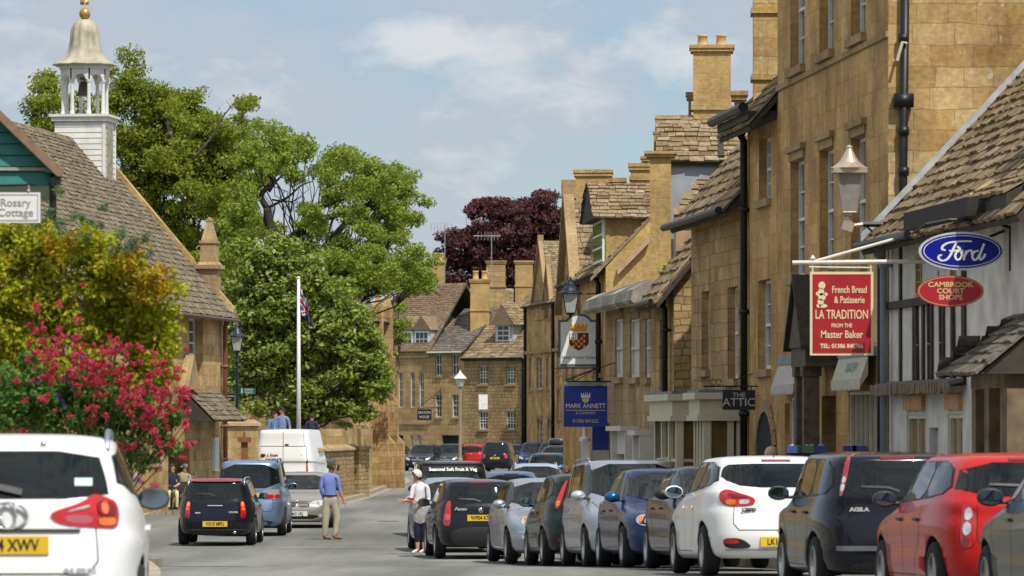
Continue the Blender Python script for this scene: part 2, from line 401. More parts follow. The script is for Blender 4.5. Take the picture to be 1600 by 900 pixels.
class Car:
    def __init__(s, **k):
        s.k = dict(DEF); s.k.update(k); k = s.k; s.root = thing(k.get('obj', 'parked_car'), k['label'], k.get('cat', 'car'), group=k.get('group'))
        s.hl, s.hw = k['L']/2, k['W']/2
        N = 72; mb = MB(); rings = car_rings(k)
        for r in rings: mb.v += [tuple(v) for v in ring_pts(r, N)]
        for i in range(len(rings)-1):
            for j in range(N): mb.f.append((i*N+j, i*N+(j+1) % N, (i+1)*N+(j+1) % N, (i+1)*N+j)); mb.m.append(0)
        mb.f.append(tuple(range(N-1, -1, -1))); mb.m.append(0)
        t = (len(rings)-1)*N; mb.f.append(tuple(range(t, t+N))); mb.m.append(0)
        me = mb.data('body', [k['paint'], GAP], True)
        s.bvh = BVHTree.FromPolygons([Vector(v) for v in mb.v], mb.f)
        s.body = bpy.data.objects.new('body', me); COL.objects.link(s.body); s.body.parent = s.root
        # wheel arches cut out of the shell
        cb = MB(); wr = k['wheel']; s.wx = (s.hl-k['fo'], -s.hl+k['ro'])
        for wx in s.wx:
            for sg in (-1, 1):
                n = 28; y0, y1 = sg*(s.hw-.27), sg*(s.hw+.3); vs = []
                for yy in (min(y0, y1), max(y0, y1)):
                    for q in range(n): a = 2*math.pi*q/n; vs.append((wx+(wr+.055)*math.cos(a), yy, wr+(wr+.055)*math.sin(a)))
                cb.add(vs, [tuple(range(n-1, -1, -1)), tuple(range(n, 2*n))]+[(q, (q+1) % n, n+(q+1) % n, n+q) for q in range(n)], 1)
        cm = cb.data('cut', [k['paint'], GAP]); co = bpy.data.objects.new('cut', cm); COL.objects.link(co)
        bmx = bmesh.new(); bmx.from_mesh(cm); bmesh.ops.recalc_face_normals(bmx, faces=bmx.faces); bmx.to_mesh(cm); bmx.free()
        md = s.body.modifiers.new('b', 'BOOLEAN'); md.operation = 'DIFFERENCE'; md.object = co; md.solver = 'EXACT'
        old_p = s.body.parent; s.body.parent = None
        dg = bpy.context.evaluated_depsgraph_get(); dg.update()
        nm = bpy.data.meshes.new_from_object(s.body.evaluated_get(dg)); nm.name = 'body'
        s.body.modifiers.clear(); s.body.data = nm; s.body.parent = old_p
        bpy.data.objects.remove(co)
        for p in nm.polygons:
            if p.material_index == 1: p.use_smooth = False
        s.wheels()
        if k.get('auto', True): s.glass()
    # --- projection of outlines onto the shell
    def _ray(s, o, d, off):
        h = s.bvh.ray_cast(Vector(o), Vector(d))
        if h[0] is None: return None
        n = h[1]; n = n if n.dot(Vector(d)) < 0 else -n
        return h[0]+n*off
    def end(s, sg):                                  # sg -1 rear, +1 front: wrap-round coordinate p from the centre line
        def f(p, z, off):
            w = s.hw-.03
            x0 = sg*s.hl; A = Vector((x0-sg*.9, 0, z))
            T = Vector((x0, p, z)) if abs(p) <= w else Vector((x0-sg*(abs(p)-w), math.copysign(w, p), z))
            d = (T-A).normalized(); return s._ray(A+d*4, -d, off)
        return f
    def flat(s, sg):                                 # straight along the car's axis, for glass and lids
        return lambda p, z, off: s._ray((sg*4, p, z), (-sg, 0, 0), off)
    def side(s, sg):
        return lambda x, z, off: s._ray((x, sg*3, z), (0, -sg, 0), off)
    def patch(s, name, poly, fn, mat, off=.004, parent=None, rnd=2, gr=.07):
        if rnd: poly = chaikin(poly, rnd, .22)
        # densify the edge, scatter inner points, triangulate
        pts = []
        for i, a in enumerate(poly):
            b = poly[(i+1) % len(poly)]; L = math.dist(a, b); n = max(1, int(L/gr))
            for q in range(n): pts.append((a[0]+(b[0]-a[0])*q/n, a[1]+(b[1]-a[1])*q/n))
        m = len(pts); xs = [p[0] for p in pts]; ys = [p[1] for p in pts]
        def inside(x, y):
            c = False
            for i in range(m):
                (xa, ya), (xb, yb) = pts[i], pts[i-1]
                if (ya > y) != (yb > y) and x < (xb-xa)*(y-ya)/(yb-ya)+xa: c = not c
            return c
        x = min(xs)+gr/2
        while x < max(xs):
            y = min(ys)+gr/2
            while y < max(ys):
                if inside(x, y): pts.append((x, y))
                y += gr
            x += gr
        vv, _, ff, *_r = delaunay_2d_cdt([Vector(p) for p in pts], [], [list(range(m))], 1, 1e-5)
        co = [fn(v.x, v.y, off) for v in vv]; mb = MB(); idx = {}
        for i, c in enumerate(co):
            if c is not None: idx[i] = len(mb.v); mb.v.append(tuple(c))
        for f in ff:
            if all(i in idx for i in f):
                t = [Vector(mb.v[idx[i]]) for i in f]
                if max((t[0]-t[1]).length, (t[1]-t[2]).length, (t[2]-t[0]).length) > .6: continue
                mb.f.append(tuple(idx[i] for i in f)); mb.m.append(0)
        # face outwards
        c0 = Vector((0, 0, .5))
        if mb.f:
            cen = sum((Vector(v) for v in mb.v), Vector())/len(mb.v); nn = Vector()
            for f in mb.f: a, b, c = (Vector(mb.v[i]) for i in f[:3]); nn += (b-a).cross(c-a)
            if nn.dot(cen-c0) < 0: mb.f = [f[::-1] for f in mb.f]
        return mb.build(name, mat, parent or s.root, True)
    def sym(s, name, poly, fn, mat, **kw):
        a = s.patch(name, poly, fn, mat, **kw); b = s.patch(name, [(-x, z) for x, z in poly], fn, mat, **kw); return a, b
    def line(s, name, pl, fn, w=.008, mat=None, off=.0025, parent=None):
        mb = MB(); D = []
        for a, b in zip(pl, pl[1:]):
            n = max(1, int(math.dist(a, b)/.05)); D += [(a[0]+(b[0]-a[0])*q/n, a[1]+(b[1]-a[1])*q/n) for q in range(n)]
        D.append(pl[-1]); prev = None
        for i, p in enumerate(D):
            a, b = D[max(i-1, 0)], D[min(i+1, len(D)-1)]; t = Vector((b[0]-a[0], b[1]-a[1])); t = t.normalized() if t.length else Vector((1, 0))
            nx, nz = -t.y*w/2, t.x*w/2
            q = (fn(p[0]+nx, p[1]+nz, off), fn(p[0]-nx, p[1]-nz, off))
            if None in q: prev = None; continue
            if prev and (q[0]-prev[0]).length < .3: mb.quad(prev[0], q[0], q[1], prev[1])
            prev = q
        return mb.build(name, mat or GAP, parent or s.root) if mb.f else None
    def wheels(s):
        k = s.k; r = k['wheel']; key = (round(r, 3), k.get('rim', 5), k.get('rimmat', ALLOY).name)
        if key not in _cut:
            t = MB(); w = .1
            t.lathe([(r*.66, -w), (r*.90, -w*1.02), (r*.97, -w*.85), (r, -w*.5), (r, w*.5), (r*.97, w*.85), (r*.90, w*1.02), (r*.66, w), (r*.60, w*.8), (r*.60, -w*.8), (r*.66, -w)], 32, axis='y')
            m = MB(); m.lathe([(r*.68, w*.93), (r*.64, w*.99), (r*.58, w*.8), (r*.57, w*.2)], 32, axis='y'); m.lathe([(r*.6, w*.1), (0, w*.1)], 32, axis='y', mi=1)
            m.lathe([(r*.16, w*.1), (r*.15, w*.62), (0, w*.66)], 16, axis='y')
            n = k.get('rim', 5)
            for q in range(n):
                a = 2*math.pi*q/n
                for da in (-.12, .12):
                    c, s_ = math.cos(a+da), math.sin(a+da); c2, s2 = math.cos(a+da*.6), math.sin(a+da*.6)
                    m.tube([(c*r*.12, w*.58, s_*r*.12), (c2*r*.38, w*.62, s2*r*.38), (c2*r*.63, w*.82, s2*r*.63)], [r*.055, r*.045, r*.05], 6)
            _cut[key] = (t.data('tyre', RUBBER, True), m.data('rim', [k.get('rimmat', ALLOY), GAP], True))
        for wx in s.wx:
            for sg in (-1, 1):
                h = bpy.data.objects.new('wheel', None); COL.objects.link(h); h.parent = s.root; h.location = (wx, sg*(s.hw-.115), r)
                h.rotation_euler = (0, random.random()*6, 0 if sg > 0 else math.pi)
                for nm, me in zip(('tyre', 'rim'), _cut[key]):
                    o = bpy.data.objects.new(nm, me); COL.objects.link(o); o.parent = h
    def glass(s):
        k = s.k; hl = s.hl; cow, rf, rr = hl-k['cowl'], hl-k['cowl']-k['ws'], -hl+k['rr']
        rb = -hl+(k['deck'] if k.get('deck') else k['rb']); b, bb, H = k['belt'], k['belt']+k['rise'], k['H']
        wb, wr = s.hw*k.get('wb', .93), s.hw*k.get('wr', .70)
        dy = k.get('glassz', .085)
        s.patch('windscreen', [(-wb*.95, b+.035), (wb*.95, b+.035), (wr*1.0, H-.085), (-wr*1.0, H-.085)], s.flat(1), CARGLASS, off=.006, gr=.06, rnd=1)
        for q in (-.45, .12): s.line('wiper', [(q, b+.05), (q+.42, b+.10)], s.flat(1), .018, TRIM, .012)
        if k.get('rw', True):
            z0 = bb+.015+k.get('rwz', 0); W0, W1 = k.get('rw0', .90), k.get('rw1', .96)
            s.rwin = s.patch('rear_window', k.get('rwpoly') or [(-wb*W0, z0), (wb*W0, z0), (wr*W1, H-.10), (-wr*W1, H-.10)], s.flat(-1), CARGLASS, off=.006, gr=.06, rnd=k.get('rwr', 1))
        zt0, zt1 = H-dy, H-dy-.01
        def fx(z): return cow+(rf-cow)*(z-b)/(H-.07-b)-.13
        def rx(z): return rb+(rr-rb)*(z-bb)/(H-.07-bb)+k.get('cp', .20)
        zl = lambda x: b+.04+(bb-b)*(cow-x)/(cow-rb)
        p1, p2 = k.get('bp', .10), k.get('bp2', -.78)
        segs = [(p1, 'f'), (p1, p2), (p2, 'r')] if k.get('doors', 4) == 4 else [(p1, 'f'), (p1, 'r')]
        if k.get('doors') == 0: segs = [(p1+.1, 'f')]
        s.segs = segs
        for sg in (-1, 1):
            f = s.side(sg)
            if k.get('doors') != 0: s.patch('window_surround', [(rx(bb+.03)-.02, bb+.03), (fx(b+.03)+.02, b+.03), (fx(zt0)-.01, zt0+.012), (max(rx(zt1), rx(bb))+.0, zt1+.012)], f, TRIM, off=.004, rnd=1, gr=.06)
            for a in segs:
                if a[1] == 'f': x0, x1, x2, x3 = a[0]+.03, fx(b+.05), fx(zt0)-.02, a[0]+.03; pl = [(x0, zl(x0)), (x1, b+.05), (x2, zt0), (x3, zt0)]
                elif a[1] == 'r':
                    x1 = a[0]-.03; xb, xt = rx(bb+.05), rx(zt1); 
                    if xb > x1-.10: continue
                    pl = [(xb, bb+.05), (x1, zl(x1)), (x1, zt0), (max(xt, xb)+.03, zt1-.01)]
                else: x0, x1 = a[1]+.03, a[0]-.03; pl = [(x0, zl(x0)), (x1, zl(x1)), (x1, zt0), (x0, zt1)]
                s.patch('side_window', pl, f, CARGLASS, off=.009, rnd=1, gr=.06)
            if k.get('seams', True):
                zb = .30; wf = s.wx[0]-k['wheel']-.10
                s.line('door_seam', [(wf, zb+.1), (wf+.02, .62), (cow-.05, b+.02)], f)
                s.line('door_seam', [(p1, zb), (p1, b+.04)], f)
                if k.get('doors', 4) == 4:
                    s.line('door_seam', [(p2+.25, zb+.05), (p2+.18, .5), (p2-.02, .70), (p2, b+.06)], f)
                s.line('door_seam', [(wf, zb), (p2+.25, zb)], f)
                for hx in ((p1+.13,), (p1+.13, p2+.12))[k.get('doors', 4) == 4]:
                    q = f(hx, b-.11, .012)
                    if q is not None: MB().box(q, (.17, .03, .028)).build('door_handle', k.get('handle', k['paint']), s.root)
            # door mirror
            mx = fx(b+.06)-.10; q = f(mx, b+.04, 0)
            if q is None: q = Vector((mx, sg*wb, b+.04))
            m = MB(); m.box(q+Vector((0, sg*.05, 0)), (.07, .13, .035), mi=1)
            c = q+Vector((.01, sg*.17, .045)); ms = k.get('msize', 1.0)
            prof = [(.001, -.10), (.06, -.085), (.085, -.03), (.085, .05), (.075, .075), (.001, .075)]
            n0 = len(m.v); m.lathe(prof, 16, (0, 0, 0), axis='x')
            for i in range(n0, len(m.v)):
                v = m.v[i]; m.v[i] = (c.x-v[0]*.9, c.y+v[1]*1.35*ms, c.z+v[2]*.95*ms)
            nf = 6
            mo = m.build('door_mirror', [k.get('mirror', k['paint']), TRIM], s.root, True)
            mg = MB(); n = 18
            mg.poly([(c.x-.0705, c.y+.10*ms*math.cos(2*math.pi*i/n), c.z+.066*ms*math.sin(2*math.pi*i/n)) for i in range(n, 0, -1)])
            mg.build('mirror_glass', plain('mirror_glass', (.26, .31, .36), .03, 1, var=0), mo)
        s.line('roof_seam', [], s.end(1)) if 0 else None
    # --- fittings
    def plate(s, sg, z, txt, y=0, mat=None, tilt=0):
        q = s.end(sg)(y, z, .02)
        if q is None: return
        q = Vector((min(q.x, s.end(sg)(y+.22, z, .02).x) if sg < 0 else max(q.x, s.end(sg)(y+.22, z, .02).x), y, z))
        o = MB().box((0, 0, 0), (.016, .52, .115)).build('number_plate', mat or (PLATEY if sg < 0 else PLATEW), s.root, loc=q, rot=(0, tilt, 0))
        text(txt, .105, INK, o, 'plate_lettering', (sg*.010, 0, -.003), (R(90), 0, R(90) if sg > 0 else R(-90)), .80, .002)
        return o
    def tail(s, pieces, mn=0):
        """pieces: (outline in (p, z), material); first is the lamp body, others sit on it"""
        for sg in (1, -1):
            base = None
            for i, (pl, mt) in enumerate(pieces):
                if sg < 0: pl = [(-x, z) for x, z in pl]
                o = s.patch('tail_lamp' if i == 0 else 'lamp_lens', pl, s.end(-1), mt, off=.010+.003*i, parent=base, rnd=2 if i == 0 else 1, gr=.06)
                if i == 0: base = o
    def head(s, pieces):
        for sg in (1, -1):
            base = None
            for i, (pl, mt) in enumerate(pieces):
                if sg < 0: pl = [(-x, z) for x, z in pl]
                o = s.patch('headlamp' if i == 0 else 'lamp_lens', pl, s.end(1), mt, off=.008+.003*i, parent=base, rnd=2 if i == 0 else 1, gr=.06)
                if i == 0: base = o
    def std_rear(s, txt='', pz=.80, lamp=None, badge=True, wiper=True, lowz=.36, bump=True, brake=True, seam=True, plate=True, wipy=0):
        k = s.k; f = s.end(-1); hw = s.hw; bb = k['belt']+k['rise']
        if lamp: s.tail(lamp)
        if plate and txt: s.plate(-1, pz, txt)
        if bump: s.patch('bumper_skirt', [(-hw*.72, .235), (hw*.72, .235), (hw*.72, lowz), (-hw*.72, lowz)], f, TRIM, .006)
        if seam:
            s.line('tailgate_seam', [(-hw*.74, bb+.02), (-hw*.70, .64), (-hw*.60, .56), (hw*.60, .56), (hw*.70, .64), (hw*.74, bb+.02)], f, .010)
        if badge:
            q = f(0, pz+.14, .012)
            if q is not None: MB().lathe([(.030, -.006), (.05, 0), (.05, .01), (.034, .012)], 18, q, axis='x').build('badge', CHROME, s.root, True)
        if wiper: s.line('wiper', [(wipy, bb+.07), (wipy+.12, bb+.11), (wipy+.40, bb+.12)], s.flat(-1), .022, TRIM, .018)
        if brake: s.patch('high_brake_lamp', [(-.18, k['H']-.085), (.18, k['H']-.085), (.18, k['H']-.062), (-.18, k['H']-.062)], s.flat(-1), REDD, .010, rnd=0)
    def std_front(s, txt='', pz=.44, lamp=None, grille=None, low=None, badge=True, fog=True, seam=True):
        k = s.k; f = s.end(1); hw = s.hw; n = k['nose']
        if lamp: s.head(lamp)
        gp = grille or [(-.36, n-.13), (.36, n-.13), (.42, n-.02), (-.42, n-.02)]
        go = s.patch('grille', gp, f, TRIM, .006)
        x0, x1 = min(p[0] for p in gp), max(p[0] for p in gp); z0, z1 = min(p[1] for p in gp), max(p[1] for p in gp)
        for q in range(1, 4):
            z = z0+(z1-z0)*q/4; s.line('grille_bar', [(x0*.88, z), (x1*.88, z)], f, .010, CHROME, .012, parent=go)
        lp = low or [(-.50, .27), (.50, .27), (.58, .38), (-.58, .38)]
        s.patch('lower_grille', lp, f, TRIM, .006)
        if fog:
            for sg in (1, -1): s.patch('fog_lamp', [(sg*(hw-.28)+.07*math.cos(a), .36+.05*math.sin(a)) for a in [i*math.pi/6 for i in range(12)]], f, CLEARL, .008, rnd=0)
        if txt: s.plate(1, pz, txt)
        if badge:
            q = f(0, n+.015, .012)
            if q is not None: MB().lathe([(.030, -.006), (.055, 0), (.055, .01), (.034, .012)], 18, q, axis='x').build('badge', CHROME, s.root, True)
        if seam:
            b = k['belt']; s.line('bonnet_seam', [(-s.hw*.80, b-.02), (-s.hw*.72, n+.04), (0, n+.055), (s.hw*.72, n+.04), (s.hw*.80, b-.02)], s.flat(1), .010)
    def rails(s, mat=None):
        k = s.k; xa, xb = s.hl-k['cowl']-k['ws']-.25, -s.hl+k['rr']+.12; y = s.hw*k.get('wr', .70)*.93
        for sg in (-1, 1):
            mb = MB(); f = lambda x: s._ray((x, sg*y, 4), (0, 0, -1), 0)
            pts = []
            n = 10
            for i in range(n+1):
                x = xa+(xb-xa)*i/n; q = f(x)
                if q is None: continue
                pts.append(q+Vector((0, 0, .055 if 0 < i < n else .0)))
            if len(pts) > 2: mb.tube(pts, .016, 6); mb.build('roof_rail', mat or TRIM, s.root, True)
    def aerial(s, x=None, h=.2):
        x = -s.hl+s.k['rr']+.15 if x is None else x; q = s._ray((x, 0, 4), (0, 0, -1), 0)
        if q is not None: MB().tube([q, q+Vector((-h*.6, 0, h*.8))], [.007, .004], 5).build('aerial', TRIM, s.root)
    def put(s, px, d, heading, facing='rear', lift=0, xoff=0):
        h = R(heading); L = s.k['L']; away = Vector((math.sin(h), math.cos(h)))
        e = Vector((X(px, d)+xoff, d)); c = e+away*L/2
        sgn = 1 if facing == 'rear' else -1; fwd = away*sgn
        gf, gr = g(c.y+fwd.y*1.3), g(c.y-fwd.y*1.3)
        s.root.location = (c.x, c.y, (gf+gr)/2+.012+lift)
        s.root.rotation_euler = (0, -math.atan((gf-gr)/2.6), math.atan2(fwd.y, fwd.x)); return s
def tl(p0, p1, z0, z1): return [(p0, z0), (p1, z0), (p1, z1), (p0, z1)]
def circ(x, z, r, n=14, sy=1): return [(x+r*math.cos(2*math.pi*i/n), z+r*sy*math.sin(2*math.pi*i/n)) for i in range(n)]
# ================================================================== every vehicle in the photograph
PW = paint('white', (.80, .80, .79), 0, .3); PRED = paint('red', (.50, .012, .012), .1); PBLK = paint('black', (.008, .009, .016), 0, .2)
PSIL = paint('silver', (.43, .46, .52), .75, .33); PNAVY = paint('navy', (.012, .03, .11), .35); PDNAVY = paint('dark_navy', (.012, .016, .035), .3)
PGRN = paint('dark_green', (.022, .032, .028), .35); PLBL = paint('pale_blue', (.22, .33, .50), .7, .33); PCHAMP = paint('champagne', (.42, .38, .34), .7, .33)
PDKG = paint('charcoal_green', (.03, .035, .03), .3); PPUR = paint('violet_blue', (.03, .03, .20), .3); PICE = paint('ice_blue', (.45, .55, .68), .6, .3)
PTEAL = paint('deep_teal', (.01, .07, .12), .3); PMAR = paint('maroon', (.20, .01, .02), .2)
def common_lamp_front(hw, n, a=.0): # swept headlamp with two reflectors and an amber corner
    return [([(hw-.42, n-.12), (hw-.02, n-.04), (hw+.20, n+.09), (hw-.02, n+.06), (hw-.40, n-.01)], CLEARL),
            (circ(hw-.27, n-.05, .045), CHROME), (circ(hw-.14, n-.02, .045), CHROME), ([(hw-.02, n-.02), (hw+.14, n+.06), (hw-.0, n+.045)], AMBER)]
# ---- white hatchback estate, cut by the left edge of the photo
c = Car(label='white estate car seen from behind, nearest vehicle on the left', obj='parked_car', paint=PW, mirror=TRIM, L=4.5, W=1.76, H=1.47, belt=.95, rise=.09, rr=.36, rb=.10, wr=.76, wb=.93, rwpoly=[(-.64, 1.04), (.64, 1.04), (.62, 1.16), (.56, 1.345), (-.56, 1.345), (-.62, 1.16)])
hw = .88
c.std_rear('FY14 XWV', .745, [([(.26, .945), (.36, .87), (.80, .845), (.90, .86), (.95, .93), (.92, 1.02), (.76, 1.055), (.64, 1.07), (.54, 1.02)], REDL),
    ([(.38, .925), (.42, .885), (.60, .88), (.61, .93), (.46, .94)], plain('pink_lamp', (.45, .10, .12), .15, 0, 1)), ([(.40, .95), (.58, .985), (.60, 1.0), (.46, .975)], CLEARL), ([(.66, .865), (.86, .87), (.87, .92), (.66, .92)], AMBER), ([(.66, .93), (.88, .93), (.86, 1.01), (.66, 1.03)], REDD), (circ(.73, .98, .035), LITRED)], wiper=False, lowz=.30, brake=False, badge=False)
c.line('chrome_strip', [(-.50, .835), (.50, .835)], c.end(-1), .022, TRIM, .012)
c.line('wiper', [(-.1, 1.07), (.05, 1.10), (.10, 1.10)], c.end(-1), .04, TRIM, .03)
q = c.end(-1)(-.0, .93, .02); b = MB(); b.tube([q+Vector((0, .105*math.cos(a_*.2618), .105*math.sin(a_*.2618))) for a_ in range(25)], .010, 6); b.tube([q+Vector((0, .042*math.cos(a_*.5236), .10*math.sin(a_*.5236))) for a_ in range(13)], .009, 6)
for i in range(len(b.v)): v = b.v[i]; b.v[i] = (v[0], q.y+(v[1]-q.y)*1.15, q.z+(v[2]-q.z)*.8)
b.build('badge', CHROME, c.root, True)
text('AURIS', .05, SILV, c.root, 'model_lettering', c.end(-1)(-.46, .575, .02), (R(90), 0, R(-90)), 1.6, .003, ext=.004)
c.patch('window_sticker', [(-.53, 1.12), (-.42, 1.12), (-.42, 1.17), (-.53, 1.17)], c.flat(-1), plain('sticker', (.45, .62, .58), .5), .009, rnd=0)
q = c.end(-1)(-.34, 1.385, .012); MB().lathe([(.02, -.01), (.02, .0), (.001, .012)], 12, q, axis='x').build('hinge_cap', CHROME, c.root, True)
c.rails(plain('satin_rail', (.35, .38, .42), .4, .8)); 
c.put(12, 30.6, -3.9, 'rear')
# ---- the near right corner: dark green car facing the camera
c = Car(label='charcoal green car seen from behind, cut by the bottom right corner', paint=PDKG, L=4.2, W=1.72, H=1.45, mirror=TRIM)
c.std_front('', lamp=common_lamp_front(.86, .70)); c.put(1830, 38.8, -6.0, 'rear')
# ---- red hatch
c = Car(label='bright red hatchback seen from behind with round lamps, right foreground', paint=PRED, L=4.15, W=1.70, H=1.45, belt=.93, rise=.09, rr=.46, rb=.14, mirror=TRIM, handle=TRIM, wr=.72, cp=.26, bp2=-.72)
c.std_rear('', .60, [([(.60, .60), (.72, .56), (.84, .60), (.86, .94), (.78, .98), (.62, .92)], REDL), (circ(.735, .875, .062), CLEARL), (circ(.735, .74, .062), CLEARL), ([(.70, .58), (.80, .60), (.80, .66), (.68, .66)], REDD)], plate=False)
c.put(1622, 44, -6.4, 'rear')
# ---- black tall hatch
c = Car(label='black tall hatchback with lamps high beside its rear window', paint=PBLK, L=3.7, W=1.63, H=1.51, belt=.97, rise=.05, nose=.80, cowl=.75, ws=.62, rr=.22, rb=.07, wr=.80, wb=.93, bp=.05, bp2=-.72, mirror=TRIM, rw0=.80, rw1=.86, handle=TRIM)
c.std_rear('', .62, [([(.70, 1.04), (.80, 1.04), (.76, 1.46), (.66, 1.50)], plain('smoky_red_lamp', (.28, .06, .06), .15, 0, 1)), (circ(.74, 1.13, .04), CLEARL), (circ(.73, 1.21, .035), CLEARL), ([(.72, 1.27), (.77, 1.27), (.74, 1.42), (.69, 1.42)], REDL)], plate=False, badge=False)
c.line('bumper_strip', [(-.76, .50), (.76, .50)], c.end(-1), .05, plain('satin_strip', (.20, .22, .26), .35, .6), .02)
text('AGILA', .055, SILV, c.root, 'model_lettering', c.end(-1)(.47, .90, .02), (R(90), 0, R(-90)), 1.3, .003, ext=.004)
c.put(1408, 50, -6.0, 'rear')
# ---- white hatch
c = Car(label='white rounded hatchback seen from behind, right of centre', paint=PW, L=4.3, W=1.78, H=1.47, belt=.95, rise=.11, rr=.50, rb=.16, wr=.74, bp2=-.72, rwpoly=[(-.68, 1.18), (-.64, 1.31), (-.55, 1.36), (.55, 1.36), (.64, 1.31), (.68, 1.18), (.42, 1.07), (-.42, 1.07)])
c.std_rear('LK13 XAB', .42, [([(.33, .95), (.36, .85), (.72, .84), (.96, .90), (.99, 1.01), (.86, 1.05), (.66, 1.03)], REDL), ([(.42, .88), (.56, .87), (.56, .93), (.42, .93)], CLEARL), ([(.62, .86), (.80, .87), (.80, .93), (.60, .93)], AMBER), ([(.40, .95), (.60, .95), (.80, .99), (.62, 1.0)], REDD)], lowz=.22, bump=False, wiper=False)
c.sym('bumper_insert', [(.34, .34), (.80, .34), (.84, .46), (.50, .47)], c.end(-1), TRIM, off=.006)
c.sym('reflector', [(.52, .40), (.80, .40), (.82, .455), (.56, .46)], c.end(-1), REDL, off=.012)
c.line('bumper_crease', [(-.80, .325), (.80, .325)], c.end(-1), .02, plain('silver_strip', (.4, .42, .45), .4, .5), .006)
text("CEE'D", .05, TRIM, c.root, 'model_lettering', c.end(-1)(.42, .80, .02), (R(90), 0, R(-90)), 1.3, .003, ext=.004)
c.aerial(h=.16); c.put(1222, 57.7, -5.5, 'rear')
# ---- dark saloon facing
c = Car(label='dark navy saloon facing the camera behind the white hatchback', paint=PDNAVY, L=4.6, W=1.76, H=1.44, deck=.62, rr=1.25, rise=.04, cowl=1.12, ws=.78, mirror=TRIM)
c.std_front('', lamp=common_lamp_front(.88, .70)); c.put(1165, 64, -5.6, 'front')
# ---- blue saloon facing
c = Car(label='deep blue saloon facing the camera with round cluster headlamps', paint=PNAVY, L=4.6, W=1.76, H=1.48, deck=.62, rr=1.25, rise=.04, cowl=1.12, ws=.76, mirror=paint('mirror_blue', (.01, .09, .22), .4))
c.std_front('', lamp=[([(.36, .62), (.70, .60), (.94, .66), (.98, .76), (.70, .78), (.40, .70)], CHROME), (circ(.80, .70, .055), AMBER), (circ(.64, .695, .06), CLEARL), (circ(.50, .67, .05), CLEARL)])
c.put(1074, 69.5, -5.6, 'front')
# ---- silver people carrier facing
c = Car(label='silver people carrier facing the camera, tallest of the silver cars', paint=PSIL, L=4.5, W=1.80, H=1.69, belt=1.02, nose=.78, cowl=.85, ws=.85, rr=.30, rb=.1, rise=.06, wr=.76, bp=.15, mirror=paint('light_silver', (.6, .63, .66), .5))
c.std_front('', lamp=common_lamp_front(.90, .80)); c.rails(plain('satin_rail', (.35, .38, .42), .4, .8)); c.put(1010, 74, -5.9, 'front')
# ---- dark green hatch, rear
c = Car(label='dark green estate seen from behind between silver cars', paint=PGRN, L=4.1, W=1.72, H=1.53, belt=.98, rise=.08, rr=.40, rb=.12, wr=.74, mirror=PGRN)
c.std_rear('', .6, [([(.70, .98), (.80, .92), (.88, .96), (.87, 1.20), (.80, 1.40), (.72, 1.40)], REDL), ([(.74, .97), (.85, .97), (.85, 1.06), (.73, 1.06)], AMBER)], plate=False)
c.patch('reflector', [(.55, .40), (.75, .40), (.75, .46), (.55, .46)], c.end(-1), REDD, .01)
c.put(934, 78.5, -5.8, 'rear')
# ---- silver saloon facing
c = Car(label='silver-blue saloon facing the camera with bright swept headlamp', paint=PSIL, L=4.75, W=1.86, H=1.50, deck=.55, rr=1.15, rise=.05, cowl=1.15, ws=.80, mirror=PSIL, wr=.70)
c.std_front('', lamp=[([(.40, .66), (.60, .62), (.86, .70), (1.06, .82), (.86, .84), (.52, .74)], CLEARL), (circ(.60, .69, .045), CHROME), (circ(.76, .73, .05), CHROME), ([(.86, .74), (1.02, .81), (.88, .815)], AMBER)], low=[(-.66, .25), (.30, .25), (.38, .44), (-.66, .44)], fog=False)
c.sym('chrome_blade', [(.52, .52), (.92, .55), (.92, .58), (.50, .56)], c.end(1), CHROME, off=.01)
c.sym('fog_lamp', [(.58, .42), (.80, .44), (.80, .50), (.58, .49)], c.end(1), CLEARL, off=.01)
c.put(880, 82.5, -5.8, 'front')
# ---- black hatch with yellow plate, rear
c = Car(label='small black hatchback with tall red lamps and yellow plate', paint=PBLK, L=3.85, W=1.66, H=1.49, belt=.95, rise=.05, rr=.34, rb=.10, wr=.74, mirror=TRIM, doors=2, bp=-.05, rw0=.72, rw1=.78, rwz=.03)
c.std_rear('WP04 KTE', .77, [([(.60, .62), (.80, .62), (.90, .68), (.84, 1.06), (.74, 1.10), (.66, 1.02)], REDL), ([(.64, .72), (.80, .72), (.80, .84), (.65, .84)], plain('pink_lamp', (.45, .10, .12), .15, 0, 1))], lowz=.60)
text('Punto', .08, SILV, c.root, 'model_lettering', c.end(-1)(.42, .93, .02), (R(90), 0, R(-90)), 1.2, .003, ext=.004, shear=.4)
c.put(752, 89.5, -5.5, 'rear')
# ---- silver car facing beyond
c = Car(label='silver hatchback with round headlamps beside the white haired woman', paint=PSIL, L=3.9, W=1.66, H=1.47, cowl=1.0, nose=.74, mirror=plain('pale_mirror', (.6, .62, .64), .3, .5, 1))
c.std_front('', lamp=[(circ(.60, .70, .12, sy=1.1), CHROME), (circ(.60, .70, .09, sy=1.1), CLEARL)]); c.put(718, 95.5, -5.0, 'front'); c.rails()
